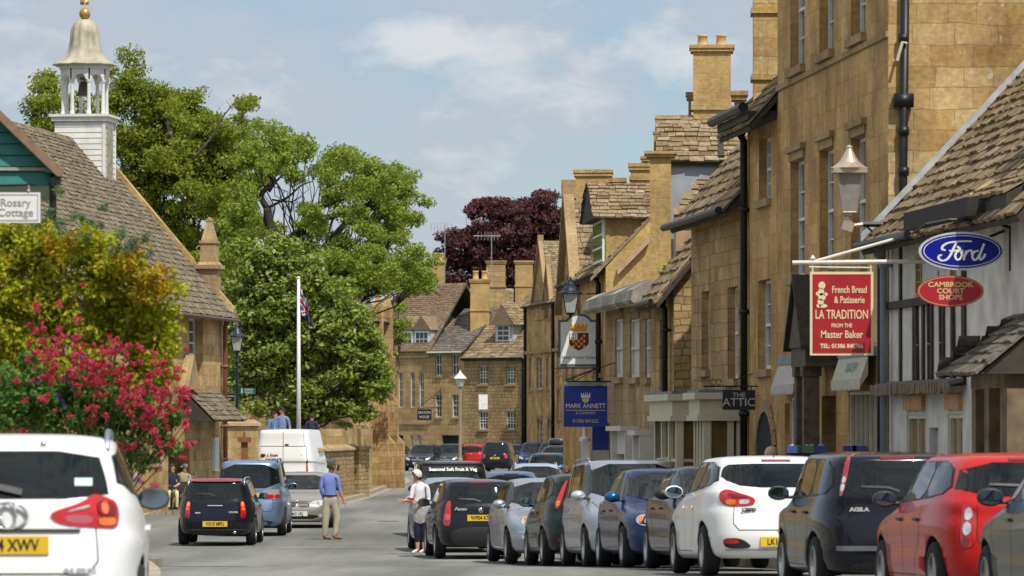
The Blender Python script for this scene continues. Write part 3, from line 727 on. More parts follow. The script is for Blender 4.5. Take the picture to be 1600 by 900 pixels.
# ---- black van with the banner on the screen
c = Car(label='black van with white fruit and veg lettering across its windscreen', obj='parked_van', cat='van', paint=PBLK, L=4.5, W=1.84, H=1.78, belt=1.06, nose=.84, cowl=.75, ws=.80, rr=.30, rb=.1, wr=.82, mirror=TRIM)
c.std_front('', lamp=common_lamp_front(.92, .84)); f = c.end(1)
f = c.flat(1); c.line('sun_strip', [(-.70, 1.60), (.70, 1.60)], f, .13, plain('black_strip', (.012, .012, .012), .4, var=0), .01)
q = f(0, 1.59, .03); text('Seasonal Soft Fruit & Veg', .135, WHITE, c.root, 'banner_lettering', (q.x+.02, 0, 1.585), (R(50), 0, R(90)), .80, .004, ext=.002)
c.line('roof_spoiler', [(-.7, 1.70), (.7, 1.70)], f, .04, TRIM, .03)
c.put(713, 109, -4, 'front', lift=-.06)
# ---- cars deeper in the row
c = Car(label='pale blue car whose roof shows left of the white bonneted car', paint=PLBL, L=4.2, H=1.48); c.std_rear('', .8, [(tl(.62, .84, .72, .98), REDL)], plate=False); c.put(800, 121, -3, 'rear', lift=-.10)
c = Car(label='ice silver saloon facing the camera in the middle of the row', paint=PICE, L=4.5, H=1.48, rr=1.2, deck=.6); c.std_front('', lamp=common_lamp_front(.88, .70)); c.aerial(); c.put(842, 133, -2, 'front'); c.rails(CHROME)
c = Car(label='teal blue hatchback seen from behind with red high lamp', paint=PTEAL, L=4.2, H=1.50); c.std_rear('', .8, [(tl(.62, .84, .72, .98), REDL)], plate=False); c.rails(); c.put(858, 187, -1, 'rear')
c = Car(label='black car carrying a black roof box', paint=PBLK, L=4.5, W=1.8, H=1.50); c.std_rear('', .8, [(tl(.62, .84, .72, .98), REDL)], plate=False); c.put(868, 250, 2, 'rear', lift=.0); rbx = c
# roof box stands on the car: a thing of its own
rb = MB(); n = 20; prof = []
for i, x in enumerate([-1.0, -.97, -.8, -.3, .4, .85, 1.02]):
    sc = [.55, .8, .95, 1, 1, .8, .3][i]
    for j in range(n):
        a = 2*math.pi*j/n; y = .46*sc*math.copysign(abs(math.cos(a))**.6, math.cos(a)); z = .19*sc*math.copysign(abs(math.sin(a))**.7, math.sin(a))
        rb.v.append((x, y, z))
for i in range(6):
    for j in range(n): rb.f.append((i*n+j, i*n+(j+1) % n, (i+1)*n+(j+1) % n, (i+1)*n+j)); rb.m.append(0)
rb.f += [tuple(range(n-1, -1, -1)), tuple(range(6*n, 7*n))]; rb.m += [0, 0]
rbo = thing('roof_box', 'glossy black roof box strapped on top of a black car', 'roof box', (rbx.root.location.x, rbx.root.location.y-.3, rbx.root.location.z+1.74), R(90))
rb.build('shell', plain('gloss_black_box', (.012, .012, .02), .2, 0, 1), rbo, True); MB().bx(-.5, -.46, -.5, .5, -.24, -.19).bx(.46, .5, -.5, .5, -.24, -.19).build('cross_bar', CHROME, rbo)
# ---- far row across the square
def far(lbl, px, d, pt, face, h, **k):
    c = Car(label=lbl, paint=pt, group='cars parked at the far end of the street', seams=True, **k)
    if face == 'front': c.std_front('GK07 LWN' if px < 680 else '', lamp=common_lamp_front(.88, .70))
    else: c.std_rear('VN05 YTR' if px > 745 else '', .78, [(tl(.60, .86, .76, 1.0), REDL)])
    c.put(px, d, h, face); return c
far('silver car mostly hidden by the buttress, far end of street', 607, 292, PSIL, 'rear', 12)
far('slate blue saloon facing the camera, leftmost in the far row', 652, 276, PDNAVY, 'front', 9, H=1.52, W=1.78, L=4.4)
far('dark green car facing the camera beside the slate blue saloon', 694, 278, PGRN, 'front', 9, H=1.55, W=1.8, L=4.3)
far('red car seen from behind in the far row', 735, 280, PMAR if 0 else PRED, 'rear', 10, H=1.50, L=4.2, W=1.72)
far('black estate seen from behind beside the far red car', 773, 268, PBLK, 'rear', 7, H=1.72, L=4.5, W=1.82)
far('violet blue car in the far row beside the black estate', 802, 290, PPUR, 'rear', 6, H=1.50, W=1.7)
far('navy car facing the camera near the right end of the far row', 829, 286, PNAVY, 'front', 5, H=1.60, W=1.74)
far('dark grey car facing the camera at the right end of the far row', 858, 284, PDKG, 'front', 4, H=1.62, W=1.74)
# ---- moving and standing vehicles on the left
c = Car(label='small black hatchback driving away with red lit tail lamps', obj='driving_car', paint=PBLK, L=3.9, W=1.66, H=1.41, belt=.93, rise=.04, nose=.72, cowl=.95, ws=.55, rr=.26, rb=.10, wr=.76, wb=.92, doors=2, bp=-.05, rw0=.86, rw1=.90, msize=.9, sq=.95, wheel=.30)
c.std_rear('VX10 MPU', .46, [([(.56, .58), (.74, .58), (.76, .72), (.74, .92), (.60, .92), (.58, .70)], REDL), (circ(.67, .87, .055), LITRED), (tl(.61, .73, .74, .80), AMBER), (tl(.60, .74, .60, .65), REDD)], lowz=.34, badge=False, brake=False)
c.patch('roof_spoiler', [(-.52, 1.325), (.52, 1.325), (.54, 1.375), (-.54, 1.375)], c.flat(-1), plain('red_spoiler_lamp', (.22, .01, .015), .2, 0, 1), .04, rnd=1)
c.line('chrome_handle', [(-.17, .84), (.17, .84)], c.end(-1), .02, CHROME, .03); q = c.end(-1)(0, .66, .012)
c.line('wing_badge', [(.32, .69), (.44, .69)], c.end(-1), .028, CHROME, .012)
text('COOPER', .05, SILV, c.root, 'model_lettering', c.end(-1)(-.40, .70, .02), (R(90), 0, R(-90)), 1.0, .003, ext=.004)
MB().tube([(-c.hl+.05, -.42, .28), (-c.hl-.06, -.42, .28)], .035, 12).build('exhaust', CHROME, c.root, True)
c.line('bumper_strip', [(-.72, .34), (.72, .34)], c.end(-1), .02, plain('dull_strip', (.12, .12, .13), .3, .7), .012)
c.rails(CHROME); c.put(336, 101, 0.6, 'rear')
c = Car(label='pale blue people carrier seen from behind ahead of the black hatchback', obj='driving_car', paint=PLBL, L=4.6, W=1.68, H=1.74, belt=1.02, rise=.06, nose=.80, cowl=.75, ws=.95, rr=.26, rb=.08, wr=.80, wb=.93, bp=.2, bp2=-.85, rw0=.88, rw1=.90)
c.std_rear('', .92, [([(.30, .84), (.84, .84), (.96, .86), (.96, 1.06), (.84, 1.07), (.30, 1.06)], plain('grey_lamp', (.32, .30, .32), .2, 0, 1)), ([(.34, .85), (.66, .85), (.66, .95), (.42, .95)], REDL), ([(.68, .85), (.96, .86), (.96, .96), (.68, .95)], REDL)], plate=False, wiper=False, brake=False)
c.patch('number_plate', tl(-.26, .26, .89, .99), c.end(-1), PLATEY, .012, rnd=0); c.rails(); c.put(389, 110, -.4, 'rear')
c = Car(label='champagne saloon facing the camera behind the walking man', obj='driving_car', paint=PCHAMP, L=4.6, W=1.82, H=1.42, deck=.6, rr=1.2, cowl=1.2, ws=.8, nose=.66, wr=.72, mirror=TRIM)
c.std_front('M62 UKJ', .40, [([(.38, .64), (.60, .60), (.92, .64), (.96, .72), (.70, .73), (.40, .70)], CLEARL), (circ(.78, .66, .045), LITRED if 0 else CLEARL), (circ(.60, .655, .04), CHROME)], grille=[(-.0, .01), (.0, .01), (0, .02)] if 0 else [(.03, .56), (.30, .56), (.33, .62), (.30, .69), (.06, .69), (.03, .66)])
c.patch('grille', [(-.03, .56), (-.30, .56), (-.33, .62), (-.30, .69), (-.06, .69), (-.03, .66)], c.end(1), TRIM, .008)
c.line('chrome_blade', [(-.60, .30), (-.40, .26), (.40, .26), (.60, .30)], c.end(1), .03, CHROME, .015); c.put(464, 119, 0, 'front', lift=-.05)
# ---- white van
v = Car(label='white panel van seen from behind with small red lettering on its doors', obj='delivery_van', cat='van', paint=PW, L=5.4, W=2.02, H=2.42, belt=1.25, nose=.95, cowl=.75, ws=.75, rr=.10, rb=.03, rise=.1, wb=.97, wr=.80, wheel=.34, fo=.95, ro=1.0, doors=0, rw=False, sq=1.7, seams=False, mirror=TRIM, msize=1.2, bp=1.25)
f = v.end(-1); v.line('door_gap', [(0, .55), (0, 2.36)], f, .018); v.line('door_gap', [(-.88, .5), (-.88, 1.85), (.88, 1.85), (.88, .5)], f, .018)
v.line('door_gap', [(-.80, 1.85), (-.76, 2.30)], f, .014)
v.tail([([(.86, .85), (.98, .85), (.97, 1.30), (.87, 1.30)], REDL)]); v.patch('high_brake_lamp', tl(-.20, -.06, 1.875, 1.925), f, REDD, .012, rnd=0)
q = f(.4, 1.52, .02); text('M. J. Dunn', .12, REDD, v.root, 'lettering', (q.x, .42, 1.56), (R(90), 0, R(-90)), 1, .004); text('BUILDERS', .07, REDD, v.root, 'lettering', (q.x, .40, 1.42), (R(90), 0, R(-90)), 1.2, .004)
q = f(.74, 1.54, .01); MB().lathe([(.001, -.01), (.07, -.005), (.07, .0), (.001, .0)], 16, q, axis='x').build('emblem', REDD, v.root)
text('openreach', .10, plain('grey_ink', (.3, .28, .27), .6), v.root, 'lettering', (q.x, -.40, 1.54), (R(90), 0, R(-90)), 1.1, .004)
v.line('door_handle', [(-.90, 1.40), (-.90, 1.28)], f, .05, TRIM, .02); v.plate(-1, .7, 'KX56 VGD')
v.put(442, 158, 4.5, 'rear', lift=.02)
# ================================================================== ground, road, pavements
S_GOLD = stone('golden_ashlar', (.60, .46, .25), (.45, .29, .11), .62, .31, .008, mcol=(.36, .26, .13), stain=.9, spots=.8, streak=.6, bumpk=.4)
S_FAC = stone('facade_ashlar', (.52, .33, .13), (.66, .46, .215), .70, .34, .005, mcol=(.36, .25, .12), stain=.85, streak=.95, warp=.012, bumpk=.25)
S_FAC2 = stone('weathered_ashlar', (.42, .285, .13), (.60, .43, .22), .50, .26, .008, mcol=(.24, .17, .09), stain=.9, streak=1.25, bumpk=.4)
S_FAC3 = stone('grey_brown_ashlar', (.40, .30, .17), (.52, .39, .23), .58, .28, .007, mcol=(.26, .19, .11), stain=.85, streak=1.1, bumpk=.4)
S_OCH = stone('chimney_ashlar', (.47, .335, .15), (.54, .375, .165), .60, .36, .010, stain=.6, spots=.5, streak=.4, mcol=(.5, .40, .22))
S_RUB = stone('rubble', (.50, .37, .19), (.33, .235, .11), .32, .15, .016, mcol=(.22, .16, .09), stain=.55, warp=.035, spots=.3, streak=.2)
S_FAR = stone('far_coursed_stone', (.50, .37, .20), (.35, .25, .125), .42, .22, .018, mcol=(.17, .125, .07), stain=.55, warp=.03, streak=.4)
S_FARS = stone('far_smooth_stone', (.52, .38, .20), (.42, .30, .15), .8, .34, .012, mcol=(.22, .16, .09), stain=.6, streak=.7)
S_TRIM = stone('dressed_stone', (.40, .30, .17), (.44, .33, .19), 1.1, .6, .004, stain=.7, streak=.5)
S_PINK = plain('pinkish_render', (.44, .30, .19), .9, var=.2, vscale=3, bump=.3)
SL_B = slate('stone_slates', [(.15, .105, .058), (.24, .175, .105), (.31, .235, .15), (.19, .14, .085), (.37, .295, .20)])
SL_T = slate('brown_slates', [(.14, .112, .078), (.19, .155, .11), (.24, .20, .145), (.16, .13, .09), (.29, .245, .18)], .35)
SL_R = slate('reddish_tiles', [(.16, .105, .07), (.20, .14, .095), (.24, .175, .12), (.17, .12, .08)], .25)
SL_G = slate('grey_slates', [(.12, .10, .085), (.16, .14, .12), (.20, .175, .15)], .2)
UNDER = plain('roof_underlay', (.05, .042, .032), .95, var=.2)
def asphalt(name, base, patchy=.38):
    m, nt, b = newmat(name); N = nt.nodes; t = N.new('ShaderNodeTexCoord')
    def noise(s, d, st=(1, 1, 1)):
        mp = N.new('ShaderNodeMapping'); mp.inputs['Scale'].default_value = st; lk(nt, t.outputs['Object'], mp.inputs[0])
        n = N.new('ShaderNodeTexNoise'); n.inputs['Scale'].default_value = s; n.inputs['Detail'].default_value = d; lk(nt, mp.outputs[0], n.inputs['Vector']); return n.outputs['Fac']
    def rmp(f, a, b_, ca, cb):
        q = N.new('ShaderNodeValToRGB'); lk(nt, f, q.inputs[0]); e = q.color_ramp.elements
        e[0].position, e[1].position = a, b_; e[0].color = (ca, ca, ca, 1); e[1].color = (cb, cb, cb, 1); return q.outputs[0]
    c = N.new('ShaderNodeRGB'); c.outputs[0].default_value = (*base, 1); cur = c.outputs[0]
    for f in (rmp(noise(.35, 5, (1, .12, 1)), .38, .62, 1-patchy, 1.06), rmp(noise(26, 3), .3, .7, .82, 1.15), rmp(noise(.9, 6, (1.2, .05, 1)), .44, .66, 1.08, .86), rmp(noise(3.2, 6, (1, .25, 1)), .60, .68, 1, .72)):
        x = N.new('ShaderNodeMix'); x.data_type = 'RGBA'; x.blend_type = 'MULTIPLY'; x.inputs[0].default_value = 1; lk(nt, cur, x.inputs[6]); lk(nt, f, x.inputs[7]); cur = x.outputs[2]
    lk(nt, cur, b.inputs['Base Color']); b.inputs['Roughness'].default_value = .85; b.inputs['Specular IOR Level'].default_value = .3
    bp = N.new('ShaderNodeBump'); bp.inputs['Strength'].default_value = .4; bp.inputs['Distance'].default_value = .01; lk(nt, noise(40, 3), bp.inputs['Height']); lk(nt, bp.outputs[0], b.inputs['Normal'])
    return m
ASPH = asphalt('asphalt', (.20, .20, .185)); PAVE = asphalt('worn_paving', (.24, .20, .15), .2)
GRASSG = plain('distant_ground', (.06, .085, .03), .95, var=.3, vscale=.05)
def strip(name, left, right, mat, dz, kind='structure', skirt=.3):
    """a surface between two edge lines given by (x, y) at matching stations, following the road's height"""
    mb = MB(); L = [Vector((x, y, g(y)+dz)) for x, y in left]; Rr = [Vector((x, y, g(y)+dz)) for x, y in right]
    for i in range(len(L)-1):
        mb.quad(L[i], Rr[i], Rr[i+1], L[i+1])
        for E, s in ((L, 1), (Rr, -1)):
            a, b = E[i], E[i+1]; dn = Vector((0, 0, -skirt)); q = (a, b, b+dn, a+dn) if s < 0 else (b, a, a+dn, b+dn)
            mb.quad(*q)
    o = mb.build(name, mat); return tag(o, kind=kind)
ys = [-20, 10, 30, 37, 44, 50, 58, 64, 69.5, 74, 78, 82, 86, 90, 97, 110, 140, 200, 330]
tag(MB().poly([(-2500, -300, -.35), (2500, -300, -.35), (2500, 5000, -.35), (-2500, 5000, -.35)]).build('ground', GRASSG), kind='structure')
strip('road', [(-16, y) for y in ys], [(16, y) for y in ys], ASPH, 0)
def xl(y): # left kerb
    P_ = [(20, -5.4), (36, -5.4), (41, -3.0), (56, -4.1), (72, -5.5), (81, -5.9), (83.5, -7), (85, -9.0), (100, -9.2), (134, -10.05), (140, -9.4), (159, -5.6), (172, -5.3), (223, -4.95), (262, -6.5), (300, -9)]
    for (a, b), (c, e) in zip(P_, P_[1:]):
        if y <= c: return b+(e-b)*(max(y, a)-a)/(c-a)
    return P_[-1][1]
yl = [10, 30, 36, 41, 44, 50, 56, 58, 64, 70, 72, 76, 78, 81, 82, 83.5, 85, 90, 100, 110, 120, 134, 137, 140, 148, 159, 165, 172, 190, 223, 240, 262, 300]
yl2 = yl
strip('pavement', [(-30, y) for y in yl2], [(xl(y)-.15, y) for y in yl2], PAVE, .12)
KERB = plain('kerb_stone', (.34, .29, .21), .9, var=.2, vscale=2)
strip('kerb', [(xl(y)-.15, y) for y in yl2], [(xl(y), y) for y in yl2], KERB, .13)
strip('gutter_line', [(xl(y)+.01, y) for y in yl2 if y > 138], [(xl(y)+.30, y) for y in yl2 if y > 138], plain('gutter_setts', (.30, .26, .19), .9, var=.25, vscale=4), .006, skirt=.0)
F1 = lambda y: 11.63-.0884*y
F2 = lambda y: 2.09-.068*(y-108)
def xr(y): return (F1(y) if y <= 108 else F2(y) if y < 120 else 1.28+(y-120)*.010)-1.55
yr = [10, 30, 44, 50, 58, 64, 69.5, 74, 78, 82, 90, 97, 108, 120, 133, 200, 262]
strip('pavement', [(xr(y), y) for y in yr], [(30, y) for y in yr], PAVE, .12)
strip('kerb', [(xr(y)-.16, y) for y in yr], [(xr(y), y) for y in yr], KERB, .13)
for i, (x0, x1, y0, y1) in enumerate([(-1.6, .8, 86, 90), (-7.6, -6.2, 112, 119), (-4.9, -1.5, 99, 101), (-8.6, -4.2, 76, 79)]):
    tag(MB().quad((x0, y0, g(y0)+.004), (x1, y0+1, g(y0+1)+.004), (x1-.2, y1, g(y1)+.004), (x0+.1, y1-.5, g(y1-.5)+.004)).build('road_patch', asphalt('patch%d' % i, (.14, .14, .13) if i % 2 else (.25, .245, .225)), None), kind='structure')
# a low traffic island kerb at the bottom left
isl = MB(); n = 20
0 and isl.prism([(-5.55+.62*math.cos(2*math.pi*i/n), 64+4.2*math.sin(2*math.pi*i/n), g(64)-.1) for i in range(n)], (0, 0, .22))

# ================================================================== building kit
def slates(mb, o, u, s, W, L, c0=.27, c1=.15, wd=.30, th=.030, rag=.03, clip=None):
    o, u, s = Vector(o), Vector(u).normalized(), Vector(s).normalized(); n = u.cross(s).normalized()
    v = 0.0; row = 0
    while v < L:
        ex = c0+(c1-c0)*v/L; x = -random.random()*wd*.6
        while x < W:
            w = wd*random.uniform(.55, 1.35)*(1-.25*v/L); x1 = min(x+w, W+rag*random.random()); x0 = max(x, -rag*random.random())
            if x1-x0 > .03 and (clip is None or clip((x0+x1)/2, v)):
                t = th*random.uniform(.6, 1.5); dv = random.uniform(-.02, .02); sk = random.uniform(-.012, .012)
                lo, hi = v-.03+dv, min(v+ex*1.45, L+.02)
                a, b = o+u*(x0+.006)+s*(lo+sk), o+u*(x1-.006)+s*(lo-sk); c, d = o+u*(x1-.006)+s*hi, o+u*(x0+.006)+s*hi
                mb.add([a+n*.005, b+n*.005, b+n*(t+.016), a+n*(t+.016+random.uniform(-.006, .008)), c+n*.012, d+n*.012], [(0, 1, 2, 3), (3, 2, 4, 5), (1, 4, 2), (0, 3, 5)])
            x = x1 if x1 > x else x+w
        v += ex; row += 1
class House:
    def __init__(s, name, label, cat, A, B, depth, ze, mat, z0=None, group=None, loc=None):
        s.A, s.B = Vector((X(*A), A[1])), Vector((X(*B), B[1])); dr = s.B-s.A; s.W = dr.length; s.u = dr/s.W; s.n = Vector((-s.u.y, s.u.x))
        s.D, s.ze, s.mat = depth, ze, mat; s.z0 = (min(g(A[1]), g(B[1]))-.4) if z0 is None else z0
        s.root = thing(name, label, cat, (s.A.x, s.A.y, 0), math.atan2(s.u.y, s.u.x), group); s.op = []
    def u_at(s, px, off=0):                                # where the sight line at px meets the plane `off` behind the front
        k = (px-CX)/FPX; a = s.A+s.n*off                   # point a + u*t lies on x = k*y
        t = (k*a.y-a.x)/(s.u.x-k*s.u.y); return t, a.y+s.u.y*t
    def uz(s, px, py, off=0): t, d = s.u_at(px, off); return t, Z(py, d)
    def loc(s, w):                                         # world point to local
        q = Vector((w[0], w[1]))-s.A; return Vector((q.dot(s.u), q.dot(s.n), w[2]))
    def win(s, p0, p1, z0, z1, style='sash', **k):
        u0, u1 = (s.u_at(p0)[0], s.u_at(p1)[0]) if k.pop('px', True) else (p0, p1)
        s.op.append((min(u0, u1), max(u0, u1), z0, z1, style, k)); return s
    def winp(s, p0, p1, y0, y1, style='sash', **k):        # rows too from the photo
        d = s.u_at((p0+p1)/2)[1]; return s.win(p0, p1, Z(y1, d), Z(y0, d), style, **k)
    def walls(s, peak=None, side_mat=None, gable='side', reveal=.2, ridge_v=None, name='wall', trim=None, topz=None):
        mb = MB(); W, D, z0, ze = s.W, s.D, s.z0, s.ze
        us = sorted(set([0, W]+[x for o in s.op for x in o[:2]])); zs = sorted(set([z0, ze]+[x for o in s.op for x in o[2:4]]))
        for i in range(len(us)-1):
            for j in range(len(zs)-1):
                uc, zc = (us[i]+us[i+1])/2, (zs[j]+zs[j+1])/2
                if any(o[0] < uc < o[1] and o[2] < zc < o[3] for o in s.op): continue
                mb.quad((us[i], 0, zs[j]), (us[i+1], 0, zs[j]), (us[i+1], 0, zs[j+1]), (us[i], 0, zs[j+1]))
        for (a, b, c, d, st, k) in s.op:
            r = k.get('reveal', reveal)
            mb.quad((a, 0, c), (a, 0, d), (a, r, d), (a, r, c)); mb.quad((b, 0, c), (b, r, c), (b, r, d), (b, 0, d))
            mb.quad((a, 0, d), (b, 0, d), (b, r, d), (a, r, d)); mb.quad((a, 0, c), (a, r, c), (b, r, c), (b, 0, c))
        rv = ridge_v or D/2
        if peak and gable == 'side':
            mb.poly([(W, 0, z0), (W, D, z0), (W, D, ze), (W, rv, peak), (W, 0, ze)], 1); mb.poly([(0, 0, z0), (0, 0, ze), (0, rv, peak), (0, D, ze), (0, D, z0)], 1)
        else:
            mb.quad((W, 0, z0), (W, D, z0), (W, D, ze), (W, 0, ze), 1); mb.quad((0, 0, z0), (0, 0, ze), (0, D, ze), (0, D, z0), 1)
            if peak: mb.poly([(0, 0, ze), (W, 0, ze), (W/2, 0, peak)]); mb.poly([(0, D, ze), (W/2, D, peak), (W, D, ze)])
        mb.quad((0, D, z0), (0, D, ze), (W, D, ze), (W, D, z0))
        mb.quad((0, 0, ze-.02), (W, 0, ze-.02), (W, D, ze-.02), (0, D, ze-.02))
        s.wall = mb.build(name, [s.mat, side_mat or s.mat], s.root)
        for (a, b, c, d, st, k) in s.op: s.fit(a, b, c, d, st, **dict(dict(reveal=reveal), **k))
        return s
    def fit(s, a, b, c, d, st, reveal=.2, y=None, cols=2, rows=4, fr=.055, bar=.022, fm=None, sill=True, lintel=True, name='window', glass=None, tm=None, sash=True, **k):
        r = reveal if y is None else y; fm = fm or WHITE; tm = tm or S_TRIM
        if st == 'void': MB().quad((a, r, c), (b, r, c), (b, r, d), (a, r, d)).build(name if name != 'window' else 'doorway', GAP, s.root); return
        if st == 'blocked': MB().quad((a, r-.03, c), (b, r-.03, c), (b, r-.03, d), (a, r-.03, d)).build('blocked_window', k.get('bm', S_TRIM), s.root); return
        if st == 'door':
            m = MB(); m.bx(a, b, r-.04, r, c, d)
            for q in range(2):
                for p in range(3): w = (b-a)/2; h = (d-c)/3; m.bx(a+w*q+.07, a+w*q+w-.07, r-.055, r-.04, c+h*p+.09, c+h*p+h-.06)
            o = m.build('door', k.get('dm', DARKWOOD), s.root); MB().lathe([(.001, -.03), (.03, -.02), (.03, .0), (.001, .01)], 10, (b-.1, r-.07, c+1.0), axis='y').build('handle', CHROME, o); return
        m = MB(); e = .004; y0, y1 = r-.10, r-.03
        m.bx(a+e, a+fr, y0, y1, c+e, d-e); m.bx(b-fr, b-e, y0, y1, c+e, d-e); m.bx(a+fr, b-fr, y0, y1, d-fr, d-e); m.bx(a+fr, b-fr, y0, y1, c+e, c+fr*1.3)
        if sash: zm = (c+d)/2; m.bx(a+fr, b-fr, y0-.012, y1, zm-.025, zm+.025)
        for q in range(1, cols): x = a+fr+(b-a-2*fr)*q/cols; m.bx(x-bar/2, x+bar/2, y0+.01, y1-.01, c+fr, d-fr)
        for q in range(1, rows):
            z = c+fr+(d-c-2*fr)*q/rows
            if not (sash and abs(z-(c+d)/2) < .04): m.bx(a+fr, b-fr, y0+.014, y1-.014, z-bar/2, z+bar/2)
        o = m.build(name, fm, s.root)
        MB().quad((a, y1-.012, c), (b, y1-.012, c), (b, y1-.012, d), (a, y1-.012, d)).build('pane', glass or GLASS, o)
        if sill: MB().bx(a-.08, b+.08, -.09, r-.11, c-.13, c-.002).build('sill', tm, o)
        if lintel and k.get('hood'): MB().bx(a-.10, b+.10, -.09, -.003, d+.14, d+.24).bx(a-.04, b+.04, -.035, -.003, d+.004, d+.138).build('lintel', tm, o)
    def roof(s, peak, ridge_v=None, mat=None, ov=.28, vo=.10, c0=.27, c1=.15, wd=.30, gable='side', name='roof', under=.16, back=True, th=.03, u0=None, u1=None, ridge=True, drop=0):
        mat = mat or SL_B; W, D, ze = s.W, s.D, s.ze; rv = ridge_v or D/2; mb = MB(); a, b = (-vo if u0 is None else u0), (W+vo if u1 is None else u1)
        if gable == 'side':
            k = (peak-ze)/rv; sl = math.hypot(rv+ov, (rv+ov)*k); lo = Vector((a, -ov, ze-ov*k+.06)); up = Vector((0, 1, k)).normalized()
            slates(mb, lo+Vector((0, 0, .02)), (1, 0, 0), up, b-a, sl, c0, c1, wd, th)
            t = -under
            mb.prism([(a, -ov, ze-ov*k+.055), (a, rv, peak+.055), (a, rv, peak+t+.05), (a, -ov+.04, ze-ov*k+t*.2+.02)], (b-a, 0, 0), 1)
            kb = (peak-ze)/(D-rv); mb.prism([(a, D+ov, ze-ov*kb+.06), (a, D+ov, ze-ov*kb-.02), (a, rv+.002, peak-.1), (a, rv+.002, peak+.06)], (b-a, 0, 0), 1)
            if ridge:
                x = a
                while x < b:
                    l = random.uniform(.42, .55); x1 = min(x+l, b); z = peak+.075+random.uniform(-.01, .012); mb.prism([(x, rv-.17, z-.13), (x, rv-.14, z-.13+.05), (x, rv, z+.06), (x, rv+.14, z-.08), (x, rv+.17, z-.13)], (x1-x-.012, 0, 0)); x = x1
        else:
            h = W/2; k = (peak-ze)/h; sl = math.hypot(h+ov, (h+ov)*k)
            slates(mb, (-ov, D+vo, ze-ov*k+.08), (0, -1, 0), Vector((1, 0, k)), D+2*vo, sl, c0, c1, wd, th)
            slates(mb, (W+ov, -vo, ze-ov*k+.08), (0, 1, 0), Vector((-1, 0, k)), D+2*vo, sl, c0, c1, wd, th)
            mb.prism([(-ov, -vo, ze-ov*k+.055), (h, -vo, peak+.055), (W+ov, -vo, ze-ov*k+.055), (W+ov, -vo, ze-ov*k-.06), (h, -vo, peak-.1), (-ov, -vo, ze-ov*k-.06)], (0, D+2*vo, 0), 1)
            if ridge: mb.prism([(h-.16, -vo, peak-.06), (h+.16, -vo, peak-.06), (h, -vo, peak+.16)], (0, D+2*vo, 0))
        s.rf = mb.build(name, [mat, UNDER], s.root); return s
    def coping(s, u, peak, ridge_v=None, w=.26, front=True, mat=None, h=.16):
        rv = ridge_v or s.D/2; k = (peak-s.ze)/rv; mb = MB()
        for (va, za, vb, zb) in ((-.34, s.ze-.34*k, rv, peak), (s.D+.3, s.ze-.3*(peak-s.ze)/(s.D-rv), rv, peak)):
            mb.prism([(u-w/2, va, za+.04), (u-w/2, vb, zb+.04), (u-w/2, vb, zb+.04+h*1.5), (u-w/2, va, za+.04+h*1.3)], (w, 0, 0))
        mb.build('gable_coping', mat or S_TRIM, s.root); return s
    def gutter(s, mat=None, z=None, v=-.33, u0=0, u1=None, r=.055, ends=True):
        z = s.ze-.12 if z is None else z; u1 = s.W if u1 is None else u1
        MB().tube([(u0, v, z), (u1, v, z)], r, 8).build('gutter', mat or IRON, s.root); return s
    def pipe(s, px, z0, z1, mat=None, r=.05, v=-.09, u=None):
        u = s.u_at(px)[0] if u is None else u; mb = MB(); mb.tube([(u, v, z0), (u, v, z1-.15), (u, v-.08, z1)], r, 8)
        z = z0+.6
        while z < z1: mb.tube([(u, v, z), (u, v, z+.09)], r*1.35, 8); mb.bx(u-.10, u+.10, v, -.003, z+.02, z+.06); z += 1.8
        mb.box((u, v-.06, z1+.06), (.2, .16, .2)); mb.build('drainpipe', mat or IRON, s.root, True); return s
    def chimney(s, px0, px1, y0, y1, d, dp=.7, pots=0, mat=None, cap=(.07, .16), bands=(), potmat=None, poth=.30, oy=0, potr=.11):
        """a stack whose face spans those photo columns at distance d"""
        c = s.loc(((X(px0, d)+X(px1, d))/2, d, 0)); w = (px1-px0)*d/FPX-.0; zt, zb = Z(y0, d), Z(y1, d); mb = MB(); ct, st = math.cos(-s.root.rotation_euler.z), math.sin(-s.root.rotation_euler.z)
        # square the stack to the house if it is nearly so, otherwise to the street
        ang = -s.root.rotation_euler.z+R(-2); rot = Euler((0, 0, ang)); M = Matrix.Rotation(ang, 3, 'Z')
        def bb(w_, d_, z0_, z1_): mb.box(c+M @ Vector((0, dp/2, 0))+Vector((0, 0, (z0_+z1_)/2)), (w_, d_, z1_-z0_), rot)
        e, h = cap; bb(w-2*e, dp, zb, zt-h-.003); bb(w-.4*e, dp+1.6*e, zt-h, zt-h*.5-.002); bb(w+.4*e, dp+2.4*e, zt-h*.5, zt)
        for yb in bands: z = Z(yb, d); bb(w-.6*e, dp+1.4*e, z-.05, z+.05)
        # bands overlap the shaft by standing proud
        o = mb.build('chimney', mat or S_OCH, s.root)
        for i in range(pots):
            x = (i-(pots-1)/2)*(w*.42 if pots == 2 else w/(pots+.6)); p = c+M @ Vector((x, dp/2, 0))
            q = MB(); q.lathe([(potr*1.05, 0), (potr*.98, poth*.1), (potr*.86, poth*.85), (potr*1.0, poth*.88), (potr*1.0, poth), (potr*.78, poth), (potr*.74, poth*.6), (0, poth*.6)], 16, (p.x, p.y, zt)); q.build('chimney_pot', potmat or plain('buff_pot', (.62, .42, .20), .85, var=.12), o, True)
        return o
d1 = lambda px: 11.63/((px-800)/7500+.0884)
d2 = lambda px: 9.434/((px-800)/7500+.068)
